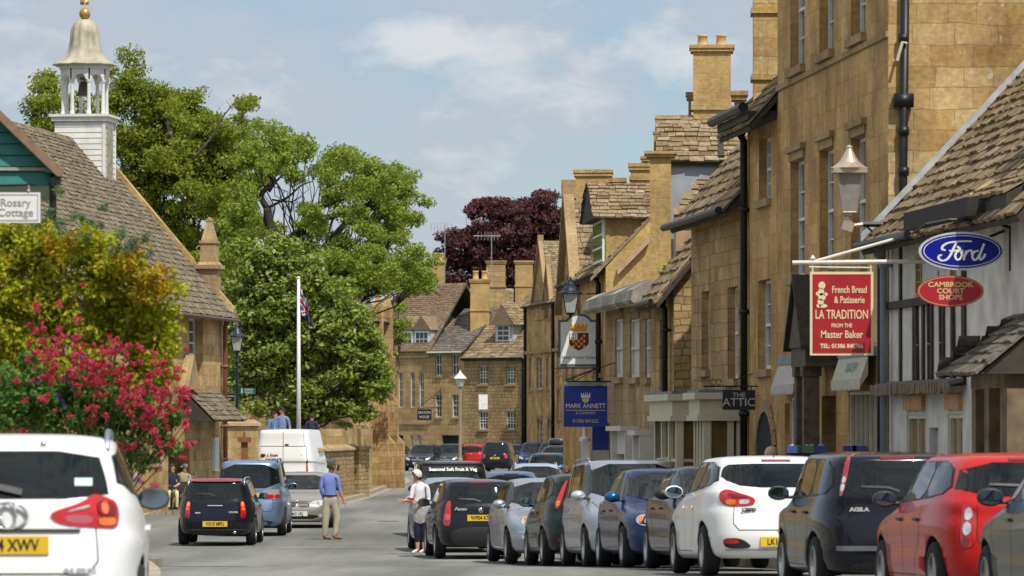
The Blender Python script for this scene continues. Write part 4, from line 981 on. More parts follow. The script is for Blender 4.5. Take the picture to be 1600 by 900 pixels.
# ================================================================== right side, near to far
# ---- half timbered shop under a big stone slate roof
h = House('timber_framed_shop', 'half timbered shop with white panels under a huge rough stone slate roof', 'building', (1389.5, 69.6), (1640, 58.2), 8.5, 5.45, plain('white_infill', (.62, .585, .53), .85, var=.22, vscale=2.2, bump=.2))
u = lambda px: h.u_at(px)[0]
gz = .6
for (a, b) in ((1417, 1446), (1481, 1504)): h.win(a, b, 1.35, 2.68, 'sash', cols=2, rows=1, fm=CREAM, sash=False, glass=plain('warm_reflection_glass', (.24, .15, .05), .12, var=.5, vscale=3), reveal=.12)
h.win(1452, 1466, .6, 2.5, 'door', dm=plain('grey_door', (.33, .34, .36), .6), reveal=.14)
h.win(1432, 1441, 4.32, 4.92, 'sash', cols=2, rows=3, fm=plain('ochre_frame', (.40, .27, .10), .7), sash=False, sill=False, reveal=.08)
h.win(1486, 1494, 4.32, 4.92, 'sash', cols=2, rows=3, fm=plain('ochre_frame', (.40, .27, .10), .7), sash=False, sill=False, reveal=.08)
h.walls(peak=9.9, side_mat=S_RUB, reveal=.12)
for a, b in ((1417, 1446), (1481, 1504)): MB().bx(u(a), u(b), -.06, .05, 2.74, 2.95).build('shop_board', plain('orange_reflection_paint', (.50, .27, .10), .6, var=.3), h.root)  # orange reflection in the window top panels, painted into the board colour
mb = MB()
for px in (1409, 1430, 1444.5, 1458, 1476, 1490, 1507, 1509): mb.bx(u(px)-.07, u(px)+.06, -.035, .02, 3.15, 5.3 if px > 1500 or px < 1412 else 4.2)
for i, px in enumerate((1436, 1455, 1474, 1493)):                     # crooked studs
    x = u(px); mb.prism([(x-.05, -.05, 3.16), (x+.05, -.05, 3.16), (x+.02, -.05, 3.65), (x-.08, -.05, 3.65)], (0, .045, 0)); mb.prism([(x-.08, -.05, 3.66), (x+.02, -.05, 3.66), (x-.02, -.05, 4.2), (x-.12, -.05, 4.2)], (0, .045, 0))
mb.bx(0, u(1510), -.06, .02, 3.06, 3.155); mb.bx(0, u(1510), -.07, .02, 4.203, 4.31); mb.bx(0, h.W, -.09, .02, 5.2, 5.42)
mb.build('timber_frame', DARKWOOD, h.root)
mb = MB(); mb.prism([(0, -.062, 3.16), (0, -.24, 3.11), (0, -.24, 3.06), (0, -.062, 3.10)], (u(1512), 0, 0))
mb.build('ledge_roof', plain('weathered_ledge', (.13, .12, .12), .8, var=.3, vscale=4), h.root)
mb = MB(); x = 0
while x < u(1511): mb.bx(x, x+.09, -.27-random.random()*.02, -.241, 2.95+random.random()*.03, 3.11); x += .1
mb.build('ledge_fringe', plain('frayed_board', (.20, .15, .10), .95, var=.4), h.root)
h.roof(9.95, ov=.42, vo=0.02, c0=.25, c1=.16, wd=.27, th=.045, u1=h.W+.1, name='roof')
h.gutter(u0=.1, u1=u(1475), z=5.12, v=-.50, r=.06)
mb = MB(); mb.bx(u(1480), u(1585), -.60, -.46, 5.16, 5.40); mb.build('gutter_fascia', plain('rotten_board', (.03, .024, .02), .9, var=.4), h.root)
# lead flashing against the tall gable wall
k = (9.95-5.45)/4.25
MB().prism([(-.045, -.42, 5.45-.42*k+.18), (-.045, 4.1, 5.45+4.1*k+.18), (-.045, 4.1, 5.45+4.1*k+.29), (-.045, -.42, 5.45-.42*k+.29)], (.10, 0, 0)).build('flashing', plain('pale_lead', (.42, .44, .46), .6, .1, var=.25, vscale=4), h.root)
# gabled dormer at the top right
dm = MB(); ux = u(1583); vv = 2.1; zb = 5.45+vv*k
dm.bx(ux+.15, ux+1.6, vv-.6, vv+2.0, zb-.6, zb+1.15); dm.build('dormer', plain('dormer_wall', (.30, .28, .25), .8, var=.3), h.root)
mb = MB(); mb.prism([(ux-.22, vv-.85, zb+1.0), (ux+.85, vv-.85, zb+2.2), (ux+.85, vv-.85, zb+2.36), (ux-.3, vv-.85, zb+1.08)], (0, 2.8, 0)); mb.prism([(ux+1.95, vv-.85, zb+1.0), (ux+.85, vv-.85, zb+2.2), (ux+.85, vv-.85, zb+2.36), (ux+2.0, vv-.85, zb+1.08)], (0, 2.8, 0)); mb.build('dormer_roof', DARKWOOD, h.root)
# small lower gablet with pale verge on the roof
mb = MB(); ux = u(1545)
slates(mb, (ux, -.35, 5.40), (1, 0, 0), (0, 1, .55), 3.0, 1.9, .24, .18, .3, .04); mb.prism([(ux, -.36, 5.1), (ux, 1.4, 6.05), (ux, 1.4, 6.3), (ux, -.36, 5.38)], (3.0, 0, 0), 1)
mb.build('eaves_gablet', [SL_B, UNDER], h.root)
MB().prism([(ux-.10, -.25, 5.42), (ux-.10, 1.4, 6.42), (ux-.10, 1.4, 6.52), (ux-.10, -.25, 5.52)], (.10, 0, 0)).build('pale_verge', plain('pale_render', (.55, .42, .20), .9, var=.2), h.root)
h.pipe(0, .6, 5.0, plain('grey_pipe', (.22, .25, .30), .5, var=.1), u=.22, r=.055, v=-.12)
# stone bay with its own hood
mb = MB(); ua, ub = h.u_at(1518, -.55)[0], h.W
for (a, b) in ((ua, ua+.28), (ua+.85, ua+1.15), (ua+2.0, ua+2.3), (ub-.3, ub)): mb.bx(a, b, -.55, -.004, .2, 2.98)
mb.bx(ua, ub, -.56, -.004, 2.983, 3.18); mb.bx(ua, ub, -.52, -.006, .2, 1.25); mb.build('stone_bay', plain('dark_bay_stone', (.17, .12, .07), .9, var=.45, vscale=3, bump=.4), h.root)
MB().quad((ua, -.30, 1.25), (ub, -.30, 1.25), (ub, -.30, 2.98), (ua, -.30, 2.98)).build('bay_glass', GLASS, h.root)
mb = MB(); slates(mb, (ua-.1, -.92, 3.16), (1, 0, 0), (0, 1, .80), ub-ua+.4, 1.2, .20, .15, .28, .04); slates(mb, (ua-.15, 0, 3.16), (0, -1, 0), (1, 0, 1.1), .95, .9, .2, .15, .25, .04, clip=lambda x, v: v < (.95-x)*1.0+.1)
mb.prism([(ua-.05, -.9, 3.15), (ua-.05, -.01, 3.86), (ua-.05, -.01, 3.15)], (ub-ua+.3, 0, 0), 1); mb.build('bay_roof', [SL_G, UNDER], h.root)
MB().box((u(1570), -.25, 4.75), (.14, .12, .20)).tube([(u(1570), -.25, 4.9), (u(1570), -.01, 5.0)], .02, 6).build('wall_lamp', IRON, h.root)
TF = h
# ---- the tall house
h = House('tall_ashlar_house', 'tall three storey smooth golden stone house with deep sash windows', 'building', (1215, 81.2), (1388, 69.8), 9.5, 11.2, S_FAC)
for (a, b) in ((1235, 1257), (1280.5, 1302.5), (1329.5, 1352.5)):
    h.win(a, b, 8.42, 10.4, hood=True, reveal=.24); h.win(a, b, 4.98, 6.9, hood=True, reveal=.24)
h.win(1226, 1234, .5, 2.9, 'blocked', bm=S_FAC2)
h.win(1238, 1262, 1.05, 3.0, cols=5, rows=1, fm=plain('blue_white', (.62, .66, .72), .5), lintel=False, sash=True, reveal=.10)
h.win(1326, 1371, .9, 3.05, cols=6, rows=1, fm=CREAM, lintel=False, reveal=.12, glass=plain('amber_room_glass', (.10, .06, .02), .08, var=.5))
h.win(1284, 1306, .4, 3.0, 'door', reveal=.5)
h.walls(peak=None, side_mat=S_GOLD)
h.roof(15.0, mat=SL_B, ov=.3)
# band course, awnings, porch
d = h.u_at(1240)[0]
MB().bx(-.0, h.W, -.035, -.002, 8.18, 8.27).build('string_course', S_TRIM, h.root)
def awning(ua, ub, z, mat, nm='awning'):
    mb = MB(); mb.bx(ua-.04, ub+.04, -.16, -.004, z-.02, z+.12, 1)
    mb.quad((ua, -.14, z-.02), (ub, -.14, z-.02), (ub, -.25, z-.36), (ua, -.25, z-.36)); mb.quad((ua, -.13, z-.05), (ua, -.24, z-.39), (ub, -.24, z-.39), (ub, -.13, z-.05))
    n = max(4, int((ub-ua)/.22)); w = (ub-ua)/n
    for i in range(n):
        a = ua+i*w; pts = [(a, -.252, z-.355)]+[(a+w/2-w/2*math.cos(t*math.pi/6), -.252, z-.47-.06*math.sin(t*math.pi/6)) for t in range(7)]+[(a+w, -.252, z-.355)]
        mb.prism(pts, (0, -.012, 0))
    mb.quad((ua+.002, -.14, z-.02), (ua+.002, -.25, z-.36), (ua+.002, -.25, z-.47), (ua+.002, -.14, z-.30)); mb.quad((ub-.002, -.14, z-.02), (ub-.002, -.14, z-.30), (ub-.002, -.25, z-.47), (ub-.002, -.25, z-.36))
    return mb.build(nm, [mat, LEAD], h.root)
aw = awning(h.u_at(1229)[0], h.u_at(1264)[0], 3.56, plain('pinkish_canvas', (.50, .44, .42), .9, var=.15))
aw2 = awning(h.u_at(1325)[0], h.u_at(1371)[0], 3.58, plain('cream_canvas', (.48, .46, .36), .9, var=.12))
text('BAKERY', .20, plain('sage_ink', (.28, .36, .30), .8), aw2, 'awning_lettering', ((h.u_at(1336)[0]+h.u_at(1368)[0])/2, -.212, 3.40), (R(72), 0, 0), 1.5, .002)
ua, ub = h.u_at(1290)[0], h.u_at(1307)[0]
mb = MB(); mb.prism([(ua-.25, -.55, 3.75), (ub+.25, -.55, 3.75), ((ua+ub)/2, -.55, 4.75)], (0, .54, 0)); mb.bx(ua-.2, ub+.2, -.52, -.004, 3.45, 3.745)
for x in (ua, ub-.28): mb.bx(x, x+.24, -.50, -.26, .3, 3.446); mb.bx(x-.03, x+.27, -.53, -.23, 3.3, 3.447)
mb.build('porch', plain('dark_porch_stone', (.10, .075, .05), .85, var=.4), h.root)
mb = MB(); c = (ua+ub)/2
for sg in (-1, 1): mb.prism([(c, -.62, 4.80), (c+sg*((ub-ua)/2+.4), -.62, 3.70), (c+sg*((ub-ua)/2+.4), -.62, 3.78), (c, -.62, 4.90)], (0, .61, 0))
mb.build('porch_roof', DARKWOOD, h.root)
# pipes on the sunlit gable wall
w = h.W
mb = MB(); q = lambda px, py: (lambda t: t)(None)
def gp(px, py, off=.09):                     # a point on the gable wall (plane u = W) under that photo point
    k_ = (px-CX)/FPX; a = h.A+h.u*(h.W+off); t = (k_*a.y-a.x)/(h.n.x-k_*h.n.y); yy = a.y+h.n.y*t; return Vector((h.W+off, t, Z(py, yy)))
mb.tube([gp(1415, -60), gp(1411, 300), gp(1409, 312), gp(1383, 332), Vector((h.W-.02, -.10, gp(1381, 345).z)), Vector((h.W-.02, -.10, .5))], .062, 10)
for py in (60, 205, 268): a = gp(1412, py); mb.tube([a+Vector((0, 0, -.06)), a+Vector((0, 0, .06))], .08, 10)
a = gp(1412, 157); mb.box(a, (.12, .28, .20))
mb.build('drainpipe', IRON, h.root, True)
MB().tube([gp(1417, 68, .17), gp(1410, 66, .18), gp(1404, 86, .17), gp(1402, 95, .17)], .025, 6).build('rag', plain('dirty_cloth', (.5, .46, .38), .9), h.root)
TALL = h
# ---- narrow house with the black gutter and archway
h = House('narrow_stone_house', 'narrow stone house with heavy black gutter and dark archway below', 'building', (1168, 84.9), (1214.6, 81.25), 8, 8.1, S_FAC)
h.winp(1186, 1204.5, 213, 312, hood=False, reveal=.24); h.winp(1184, 1204, 437, 577, reveal=.24)
h.walls(peak=12.5); h.roof(12.6, ov=.5)
h.gutter(z=7.92, v=-.58, r=.09, u0=-.45)
mb = MB(); mb.bx(-.3, h.W, -.5, -.004, 7.72, 7.86); mb.build('eaves_board', plain('dark_eaves', (.03, .028, .026), .7), h.root)
h.pipe(1170, .3, 7.7, r=.065)
a, b = h.u_at(1184)[0], h.u_at(1211)[0]; c = (a+b)/2; r_ = (b-a)/2; zs = 2.25-r_*.3
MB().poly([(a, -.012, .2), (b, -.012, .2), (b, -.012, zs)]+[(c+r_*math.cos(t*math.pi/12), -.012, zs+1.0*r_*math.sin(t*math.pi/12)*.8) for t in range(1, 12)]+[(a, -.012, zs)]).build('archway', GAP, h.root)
mb = MB()
for t in range(12):
    a0, a1 = t*math.pi/12, (t+1)*math.pi/12-.03
    mb.prism([(c+r_*q_*math.cos(an), -.05, zs+.8*r_*q_*math.sin(an)) for q_, an in ((1.0, a0), (1.25, a0), (1.25, a1), (1.0, a1))], (0, .036, 0))
mb.build('arch_stones', S_TRIM, h.root)
h.chimney(1172, 1290, -60, 175, 84.0, dp=.8, mat=S_RUB if 0 else S_GOLD, cap=(.06, .2), bands=(16, 120))
# ---- house with the cream shop bays
h = House('bay_fronted_shop_house', 'stained stone house with cream shop bays and blue lead ledge', 'building', (1080, 92.4), (1166.5, 85.05), 7.4, 6.72, S_FAC2)
h.winp(1096, 1108.5, 455, 578, reveal=.24); h.winp(1137, 1153, 448, 592, reveal=.24)
h.walls(peak=11.0, side_mat=S_RUB); h.roof(11.1, ov=.4, c0=.33, c1=.2, wd=.36, th=.045)
h.gutter(z=6.35, v=-.50, r=.07, u0=-.3)
ua, ub = h.u_at(1062)[0], h.u_at(1160)[0]
SAGE = plain('sage_cream_paint', (.58, .54, .38), .6, var=.08)
for (a, b) in ((.3, 3.6), (6.0, 7.32)):
    mb = MB(); v0 = -.74
    mb.bx(a, b, v0, -.004, .2, 1.35); mb.bx(a-.05, b+.05, v0-.10, -.004, 2.72, 3.0); mb.bx(a-.14, b+.14, v0-.2, -.004, 3.0, 3.12); mb.bx(a-.08, b+.08, v0-.14, -.004, 2.62, 2.72)
    n = 3
    for i in range(n+1): x = a+(b-a-.14)*i/n; mb.bx(x, x+.14, v0-.02, v0+.12, 1.35, 2.62)
    for vv in (v0, v0+.42, -.16): mb.bx(a, a+.14, vv-.01, vv+.10, 1.35, 2.62); mb.bx(b-.13, b+.01, vv-.01, vv+.10, 1.35, 2.62)
    mb.bx(a, b, v0+.02, v0+.06, 1.86, 1.92); mb.bx(b-.08, b-.02, v0, 0, 1.86, 1.92)
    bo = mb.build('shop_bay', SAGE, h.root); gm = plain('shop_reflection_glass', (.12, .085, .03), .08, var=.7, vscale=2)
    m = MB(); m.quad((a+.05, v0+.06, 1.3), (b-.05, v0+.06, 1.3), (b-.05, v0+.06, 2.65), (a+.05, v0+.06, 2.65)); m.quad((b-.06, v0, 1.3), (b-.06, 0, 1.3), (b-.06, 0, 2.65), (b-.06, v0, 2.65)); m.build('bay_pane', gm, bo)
    MB().bx(a-.1, b+.1, v0-.12, -.004, 3.125, 3.17).build('lead_top', plain('blue_lead', (.12, .17, .26), .5, .1, var=.3), bo)
# ---- low cottage end with sunlit gable: the slates right of the tall plain chimney
h = House('low_gabled_cottage', 'low cottage with sunlit rough gable end and overgrown slates', 'building', (1024, 98.6), (1053, 95.0), 6.4, 5.35, S_FAC2)
h.winp(1031, 1037, 500, 596, reveal=.2); h.walls(peak=9.3, side_mat=S_RUB); h.roof(9.4, ov=.38, vo=.22, c0=.3, c1=.2, th=.05)
MB().prism([(h.W+.06, -.35, 4.93), (h.W+.06, 3.2, 9.22), (h.W+.06, 3.2, 9.36), (h.W+.06, -.35, 5.12)], (.14, 0, 0)).build('verge_render', S_PINK, h.root)
h.pipe(1048, .2, 5.0, r=.06, v=-.12); h.gutter(z=5.0, v=-.46)
MB().bx(h.W+.01, h.W+.16, 1.2, 1.5, 3.9, 4.1).build('alarm_box', WHITE, h.root)
h.chimney(1008, 1056, 236, 470, 98.9, dp=.75, mat=S_OCH, cap=(.10, .12))
mo = MB(); 
for i in range(60): c_ = Vector((h.u_at(1027)[0]+random.gauss(0, .12), .35+random.gauss(0, .1), 5.75+random.gauss(0, .08))); mo.box(c_, (.05, .05, .04), (random.random()*3, random.random()*3, 0))
mo.build('moss_clump', plain('yellow_moss', (.28, .30, .03), .9, var=.3), h.root)
# ---- plain fronted shop with the patched lead parapet
h = House('lead_parapet_shop', 'two storey stone shop with patched grey lead along its eaves', 'building', (947, 107.7), (1023.6, 98.65), 6.0, 5.35, S_FAC3)
pw = plain('shutter_white', (.60, .58, .53), .7, var=.08)
for a, b in ((961, 973), (984, 999), (1008, 1016)): h.winp(a, b, 498, 590, 'sash', cols=1, rows=2, fm=pw, glass=pw, reveal=.14, hood=True)
h.winp(978, 999, 676, 705, 'door', dm=CREAM, reveal=.1); h.walls(); 
mb = MB(); x = -.2; i = 0
while x < h.W+.1:
    l = random.uniform(1.0, 1.5); mb.prism([(x, -.42, 5.02), (x, .55, 5.60), (x, .55, 5.72), (x, -.25, 5.46), (x, -.47, 5.34), (x, -.52, 5.12)], (min(l, h.W+.15-x)-.02, 0, 0), i % 2); x += l; i += 1
mb.bx(0, h.W, .5, 6.0, 5.3, 5.6, 1); mb.build('lead_roof', [plain('grey_lead', (.36, .33, .27), .75, var=.4, vscale=3), plain('dark_lead', (.24, .22, .18), .7, var=.4, vscale=4)], h.root)
h.gutter(z=5.10, v=-.42, r=.06)
for (a, b, y0, y1) in ((977, 1000, 665, 720), (1012, 1041, 672, 720)):
    k0, k1 = h.u_at(a)[0], h.u_at(b)[0] if b < 1023 else h.W-.02; dd = h.u_at(a)[1]; z = Z(y0+8, dd)
    mb = MB(); mb.bx(k0-.1, k1, -.42, -.004, z, z+.10); mb.bx(k0, k0+.14, -.32, -.006, .2, z-.002); mb.bx(k1-.14, k1-.01, -.32, -.006, .2, z-.002); mb.bx(k0+.14, k1-.14, -.2, -.006, z-.5, z-.002); mb.build('door_surround', pw, h.root)
LEADP = h
# ---- the cross gabled inn
h = House('cross_gabled_inn', 'stone inn with a steep street gable and slated dormer, seen almost edge on', 'building', (880, 119.9), (946.5, 107.8), 7.5, 6.1, S_FAC)
for (a, b, y0, y1) in ((884, 888, 540, 585), (893, 898, 540, 585), (925, 932, 520, 580), (936, 942, 600, 650)): h.winp(a, b, y0, y1, reveal=.22, hood=True)
h.walls(peak=10.2, side_mat=S_OCH); h.roof(9.9, ov=.2, vo=-.15)
h.coping(h.W-.06, 9.95, w=.16, h=.05, mat=SL_B)
for px in (941,): h.pipe(px, .2, 5.9, r=.06)
def street_gable(h, pa, pb, zb_, za, ln=4.0, zl=4.9, hh=1.0):
    ua, ub = h.u_at(pa)[0], h.u_at(pb)[0]; c = (ua+ub)/2; k = (za-zb_)/((ub-ua)/2)
    mb = MB(); mb.poly([(ua, -.06, zl), (ub, -.06, zl), (ub, -.06, zb_), (c, -.06, za), (ua, -.06, zb_)]); mb.quad((ub, -.06, zl), (ub, 1, zl), (ub, 1, zb_), (ub, -.06, zb_)); mb.quad((ua, -.06, zl), (ua, -.06, zb_), (ua, 1, zb_), (ua, 1, zl))
    go = mb.build('street_gable', S_FAC2, h.root)
    mb = MB(); sl = math.hypot((ub-ua)/2, za-zb_)
    slates(mb, (ub+.1, .02, zb_-.05), (0, 1, 0), (-1, 0, k), ln, sl+.1, .22, .15, .28, .03); slates(mb, (ua-.1, ln, zb_-.05), (0, -1, 0), (1, 0, k), ln, sl+.1, .24, .16, .28, .03)
    mb.prism([(ua-.1, 0, zb_-.1), (ub+.1, 0, zb_-.1), (c, 0, za+.0)], (0, ln, 0), 1); mb.prism([(c-.15, 0, za-.05), (c+.15, 0, za-.05), (c, 0, za+.14)], (0, ln, 0)); mb.build('gable_roof', [SL_B, UNDER], go)
    mb = MB()
    for (e, zz) in ((ua-.12, zb_-.10), (ub+.12, zb_-.10)): mb.prism([(e, -.22, zz), (c, -.22, za+.05), (c, -.22, za+.30), (e, -.22, zz+.22)], (0, .26, 0))
    mb.bx(c-.14, c+.14, -.24, .1, za+.05, za+.5); mb.build('gable_coping', S_TRIM, go)
street_gable(h, 881, 906, 5.4, 8.05)
# timber dormer near the camera end
ua, ub = h.u_at(927)[0], h.u_at(943)[0]
mb = MB(); mb.bx(ua, ub, .05, 2.4, 6.0, 7.25); mb.build('dormer', S_OCH, h.root)
dmr = MB(); dmr.bx(ua+.05, ub-.05, -.02, .045, 6.25, 7.2); 
dmo = dmr.build('dormer_window', WHITE, h.root); m = MB()
for i in range(3):
    for j in range(3): w_ = (ub-ua-.3)/3; m.bx(ua+.13+w_*i, ua+.08+w_*(i+1), -.026, -.022, 6.32+.29*j, 6.56+.29*j)
m.build('pane', GLASS, dmo)
mb = MB(); c = (ua+ub)/2; k = .85/((ub-ua)/2+.2); sl = math.hypot((ub-ua)/2+.2, .85)
slates(mb, (ub+.2, -.25, 7.22), (0, 1, 0), (-1, 0, k), 3.4, sl, .2, .16, .28, .035); slates(mb, (ua-.2, 3.1, 7.22), (0, -1, 0), (1, 0, k), 3.4, sl, .2, .16, .28, .035); mb.prism([(ua-.2, -.25, 7.2), (ub+.2, -.25, 7.2), (c, -.25, 8.03)], (0, 3.3, 0), 1); mb.build('dormer_roof', [SL_B, UNDER], h.root)
h.chimney(896, 957, 265, 345, 118, dp=.8, cap=(.05, .16), bands=(318,)); h.chimney(952, 978, 278, 330, 115, dp=.6, cap=(.07, .2), mat=S_FAC2); h.chimney(982, 1030, 255, 330, 112, dp=.8, cap=(.05, .16), bands=(278,))
h.chimney(1001, 1016, 244, 300, 113.5, dp=.6, cap=(.05, .12))
# second coped verge lower on the sunlit end wall, and its lean-to
w = h.W
e0 = h.loc((X(960, 107.0), 107.0, Z(425, 107))); e1 = h.loc((X(1024, 107.0), 107.0, Z(366, 107)))
MB().prism([(w+.02, .25, Z(428, 107)), (w+.02, .98, Z(376, 107)), (w+.02, .98, Z(367, 107)), (w+.02, .25, Z(419, 107))], (.16, 0, 0)).build('lean_to_coping', S_PINK, h.root)
INN = h
h = House('far_gabled_house', 'tall stone house with a street gable left of the inn sign', 'building', (821.5, 303), (884, 287), 8, Z(470, 295), S_FAC, z0=-.4)
for (a, b, y0, y1) in ((826, 831, 560, 610), (838, 847, 558, 608), (853, 858, 560, 608), (870, 876, 540, 585), (839, 848, 655, 695), (855, 862, 655, 695), (870, 876, 610, 655)): h.winp(a, b, y0, y1, reveal=.25, hood=True, sash=False)
h.walls(peak=h.ze+4); h.roof(h.ze+2.2, ov=.3, ridge_v=2.4)
for px in (822.5, 866): h.pipe(px, .2, h.ze-.2, r=.10)
MB().bx(0, h.W, -.15, -.004, Z(551, 295), Z(546, 295)).build('string_course', S_TRIM, h.root)
street_gable(h, 834, 858, Z(480, 297), Z(380, 297), 5.0, Z(500, 297)); street_gable(h, 852, 864, Z(480, 292), Z(412, 292), 3.0, Z(500, 292))
# ---- upper wing facing the camera behind the bay fronted house, with the big two pot chimney
zz_ = lambda y: Z(y, 102)
h = House('high_roofed_wing', 'high stone slate wing carrying a stout chimney with two round pots', 'building', (1031, 101.6), (1230, 101.6), 2.6, Z(252, 101.6), plain('grey_flashing_wall', (.30, .33, .36), .7, var=.15, vscale=2), z0=3)
h.walls(peak=Z(189, 102.9), side_mat=S_RUB); h.roof(Z(190, 102.9), ov=.12, vo=.05, c0=.20, c1=.16, wd=.3, th=.035)
h.chimney(1078, 1147, 70, 192, 102.8, dp=.75, pots=2, mat=S_OCH, cap=(.07, .14), bands=(168,), potr=.115, poth=.24)
h.chimney(1142, 1168, 142, 192, 103.8, dp=.6, mat=S_FAC2, cap=(.08, .2)); h.chimney(1072, 1084, 144, 192, 104, dp=.5, mat=S_FAC2, cap=(.05, .16)); h.chimney(1020, 1032, 205, 240, 102.2, dp=.5, mat=S_FAC2, cap=(.02, .06))
MB().prism([(h.u_at(1126)[0]-.05, -.04, h.ze), (h.u_at(1126)[0]+.08, -.04, h.ze), (h.u_at(1126)[0]+.03, 1.3, Z(189, 102.9)), (h.u_at(1126)[0]-.0, 1.3, Z(189, 102.9))], (0, -.06, .12)).build('verge_board', DARKWOOD, h.root)
h = House('lower_wing', 'small lean slated wing tucked below the high roofed wing', 'building', (1056, 99.9), (1150, 99.9), 1.4, Z(330, 99.9), S_PINK, z0=3)
h.walls(); mb = MB(); slates(mb, (-.05, -.12, h.ze-.1), (1, 0, 0), (0, 1, .95), h.W+.2, 1.15, .17, .15, .28, .035, clip=lambda x, v: x > v*.55); mb.prism([(.6, -.1, h.ze-.12), (.6, 1.38, h.ze+.70), (.6, 1.38, h.ze-.12)], (h.W, 0, 0), 1); mb.build('roof', [SL_B, UNDER], h.root)
# ================================================================== far end
FAR = 'houses closing the far end of the street'
def dF(px): return 316-8*(px-600)/220
def FH(name, label, a, b, ytop, mat, depth=7, db=0): return House(name, label, 'building', (a, dF(a)+db), (b, dF(b)+db), depth, Z(ytop, dF((a+b)/2)+db), mat, z0=-.5, group=FAR)
SHUT = plain('far_white_frame', (.66, .66, .64), .5, var=0)
h = FH('parapet_house', 'far stone house with tall narrow sashes and two slated dormers', 590, 672, 547, S_FARS)
for a, b in ((610, 617), (622, 629), (641, 648), (655, 662)): h.winp(a, b, 582, 637, cols=2, rows=4, fm=SHUT, bar=.03, sill=False)
h.winp(641, 646, 680, 700, fm=SHUT); h.winp(652, 658, 680, 700, fm=SHUT); h.winp(609, 630, 680, 720, 'void'); h.walls(); h.roof(h.ze+4.3, mat=SL_R, ov=.1, c0=.2, c1=.16, wd=.26); pk = h.ze+4.3
MB().bx(0, h.W, -.12, -.003, h.ze-.5, h.ze-.35).bx(-.05, h.W, -.2, .1, h.ze-.1, h.ze+.05).build('cornice', S_TRIM, h.root)
MB().bx(h.u_at(605)[0], h.u_at(672)[0]-.05, -.1, -.003, h.z0+3.2, h.z0+3.32).build('string_course', S_TRIM, h.root)
for (a, b) in ((628, 656), (676, 700)):
    c = (a+b)/2; 
    if b > 672: ua, ub = h.W-1.7, h.W-.25
    else: ua, ub = h.u_at(a, .5)[0]-.1, h.u_at(b-6, .5)[0]
    z = h.ze+.1; mb = MB(); mb.bx(ua, ub, .35, 3, z, z+1.25); do = mb.build('dormer', plain('dormer_grey', (.42, .45, .47), .7), h.root); cc = (ua+ub)/2
    mb = MB(); mb.prism([(ua-.15, .2, z+1.2), (ub+.15, .2, z+1.2), (cc, .2, z+2.15)], (0, 3.2, 0)); mb.build('dormer_roof', SL_R, do)
    mb = MB(); mb.bx(ua+.1, ub-.1, .28, .345, z+.1, z+1.15); mb.build('dormer_window', SHUT, do)
    mb = MB(); 
    for i in range(3):
        for j in range(2): w_ = (ub-ua-.4)/3; mb.bx(ua+.2+w_*i+.03, ua+.2+w_*(i+1)-.03, .27, .278, z+.2+.45*j, z+.58+.45*j)
    mb.build('dormer_pane', GLASS, do)
h.chimney(672, 696, 408, 480, 318, dp=1, pots=2, cap=(.08, .2), potr=.2, poth=.55, bands=(462,))
h = FH('plain_sash_house', 'far stone house with grey slate roof between two other far houses', 672, 725, 548, S_FARS)
for a, b in ((680, 690), (706, 716)):
    h.winp(a, b, 553, 587, cols=2, rows=2, fm=SHUT, bar=.04); h.winp(a, b, 616, 652, cols=2, rows=4, fm=SHUT, bar=.03)
h.winp(690, 720, 680, 720, 'void'); h.walls(); h.roof(h.ze+2.7, mat=SL_G, ov=.25, ridge_v=3.5, c0=.2, c1=.18, wd=.3); h.gutter(plain('pale_gutter', (.5, .5, .46), .6))
h.chimney(733, 766, 436, 520, 313, dp=1.2, pots=2, cap=(.08, .22), potr=.2, poth=.55, bands=(485,))
MB().tube([(h.W*.35, -.02, 4.4), (h.W*.35, -.9, 4.4)], .03, 6).build('sign_arm', IRON, h.root)
h = FH('stone_cottage_row', 'far coursed rubble cottage with wavy stone roof and white casements', 725, 821, 557, S_FAR)
for a, b in ((748, 762), (791, 805)):
    h.winp(a, b, 571, 600, cols=3, rows=3, fm=SHUT, bar=.05); h.winp(a, b, 643, 671, cols=3, rows=3, fm=SHUT, bar=.05)
h.walls(); h.roof(h.ze+3.2, mat=SL_B, ov=.25, c0=.28, c1=.2, wd=.36); h.gutter(); h.pipe(818, .2, h.ze-.2, r=.07)
ua, ub = h.u_at(781, 1)[0], h.u_at(794, 1)[0]; z = h.ze+.9
mb = MB(); mb.bx(ua-.3, ub+.5, .9, 4, z, z+1.25); do = mb.build('dormer', plain('dormer_cheek', (.40, .43, .47), .7), h.root)
mb = MB(); mb.bx(ua-.15, ub+.3, .83, .895, z+.1, z+1.2); mb.build('dormer_window', SHUT, do); mb = MB()
for i in range(2):
    for j in range(3): mb.bx(ua-.05+(ub-ua+.25)/2*i+.03, ua-.05+(ub-ua+.25)/2*(i+1)-.03, .82, .828, z+.18+.32*j, z+.42+.32*j)
mb.build('dormer_pane', GLASS, do)
mb = MB(); cc = (ua+ub)/2+.1; mb.prism([(ua-.6, .6, z+1.15), (ub+.8, .6, z+1.15), (cc, .6, z+2.5)], (0, 3.6, 0)); 
slates(mb, (ub+.85, .6, z+1.15), (0, 1, 0), (-1, 0, 1.2), 3.6, 1.9, .25, .2, .34, .04); mb.build('dormer_roof', SL_B, do)
h = House('yellow_gabled_house', 'pale yellow gable end rising behind the far cottages', 'building', (735, 322), (800, 322), 6, Z(490, 322), plain('yellow_render', (.50, .35, .13), .9, var=.12, vscale=1, bump=.1), z0=2, group=FAR)
h.walls(peak=Z(452, 322)); h.roof(Z(452, 322), mat=SL_B); h.chimney(758, 791, 407, 500, 321, dp=1, cap=(.08, .2), mat=S_FARS, bands=(448,))
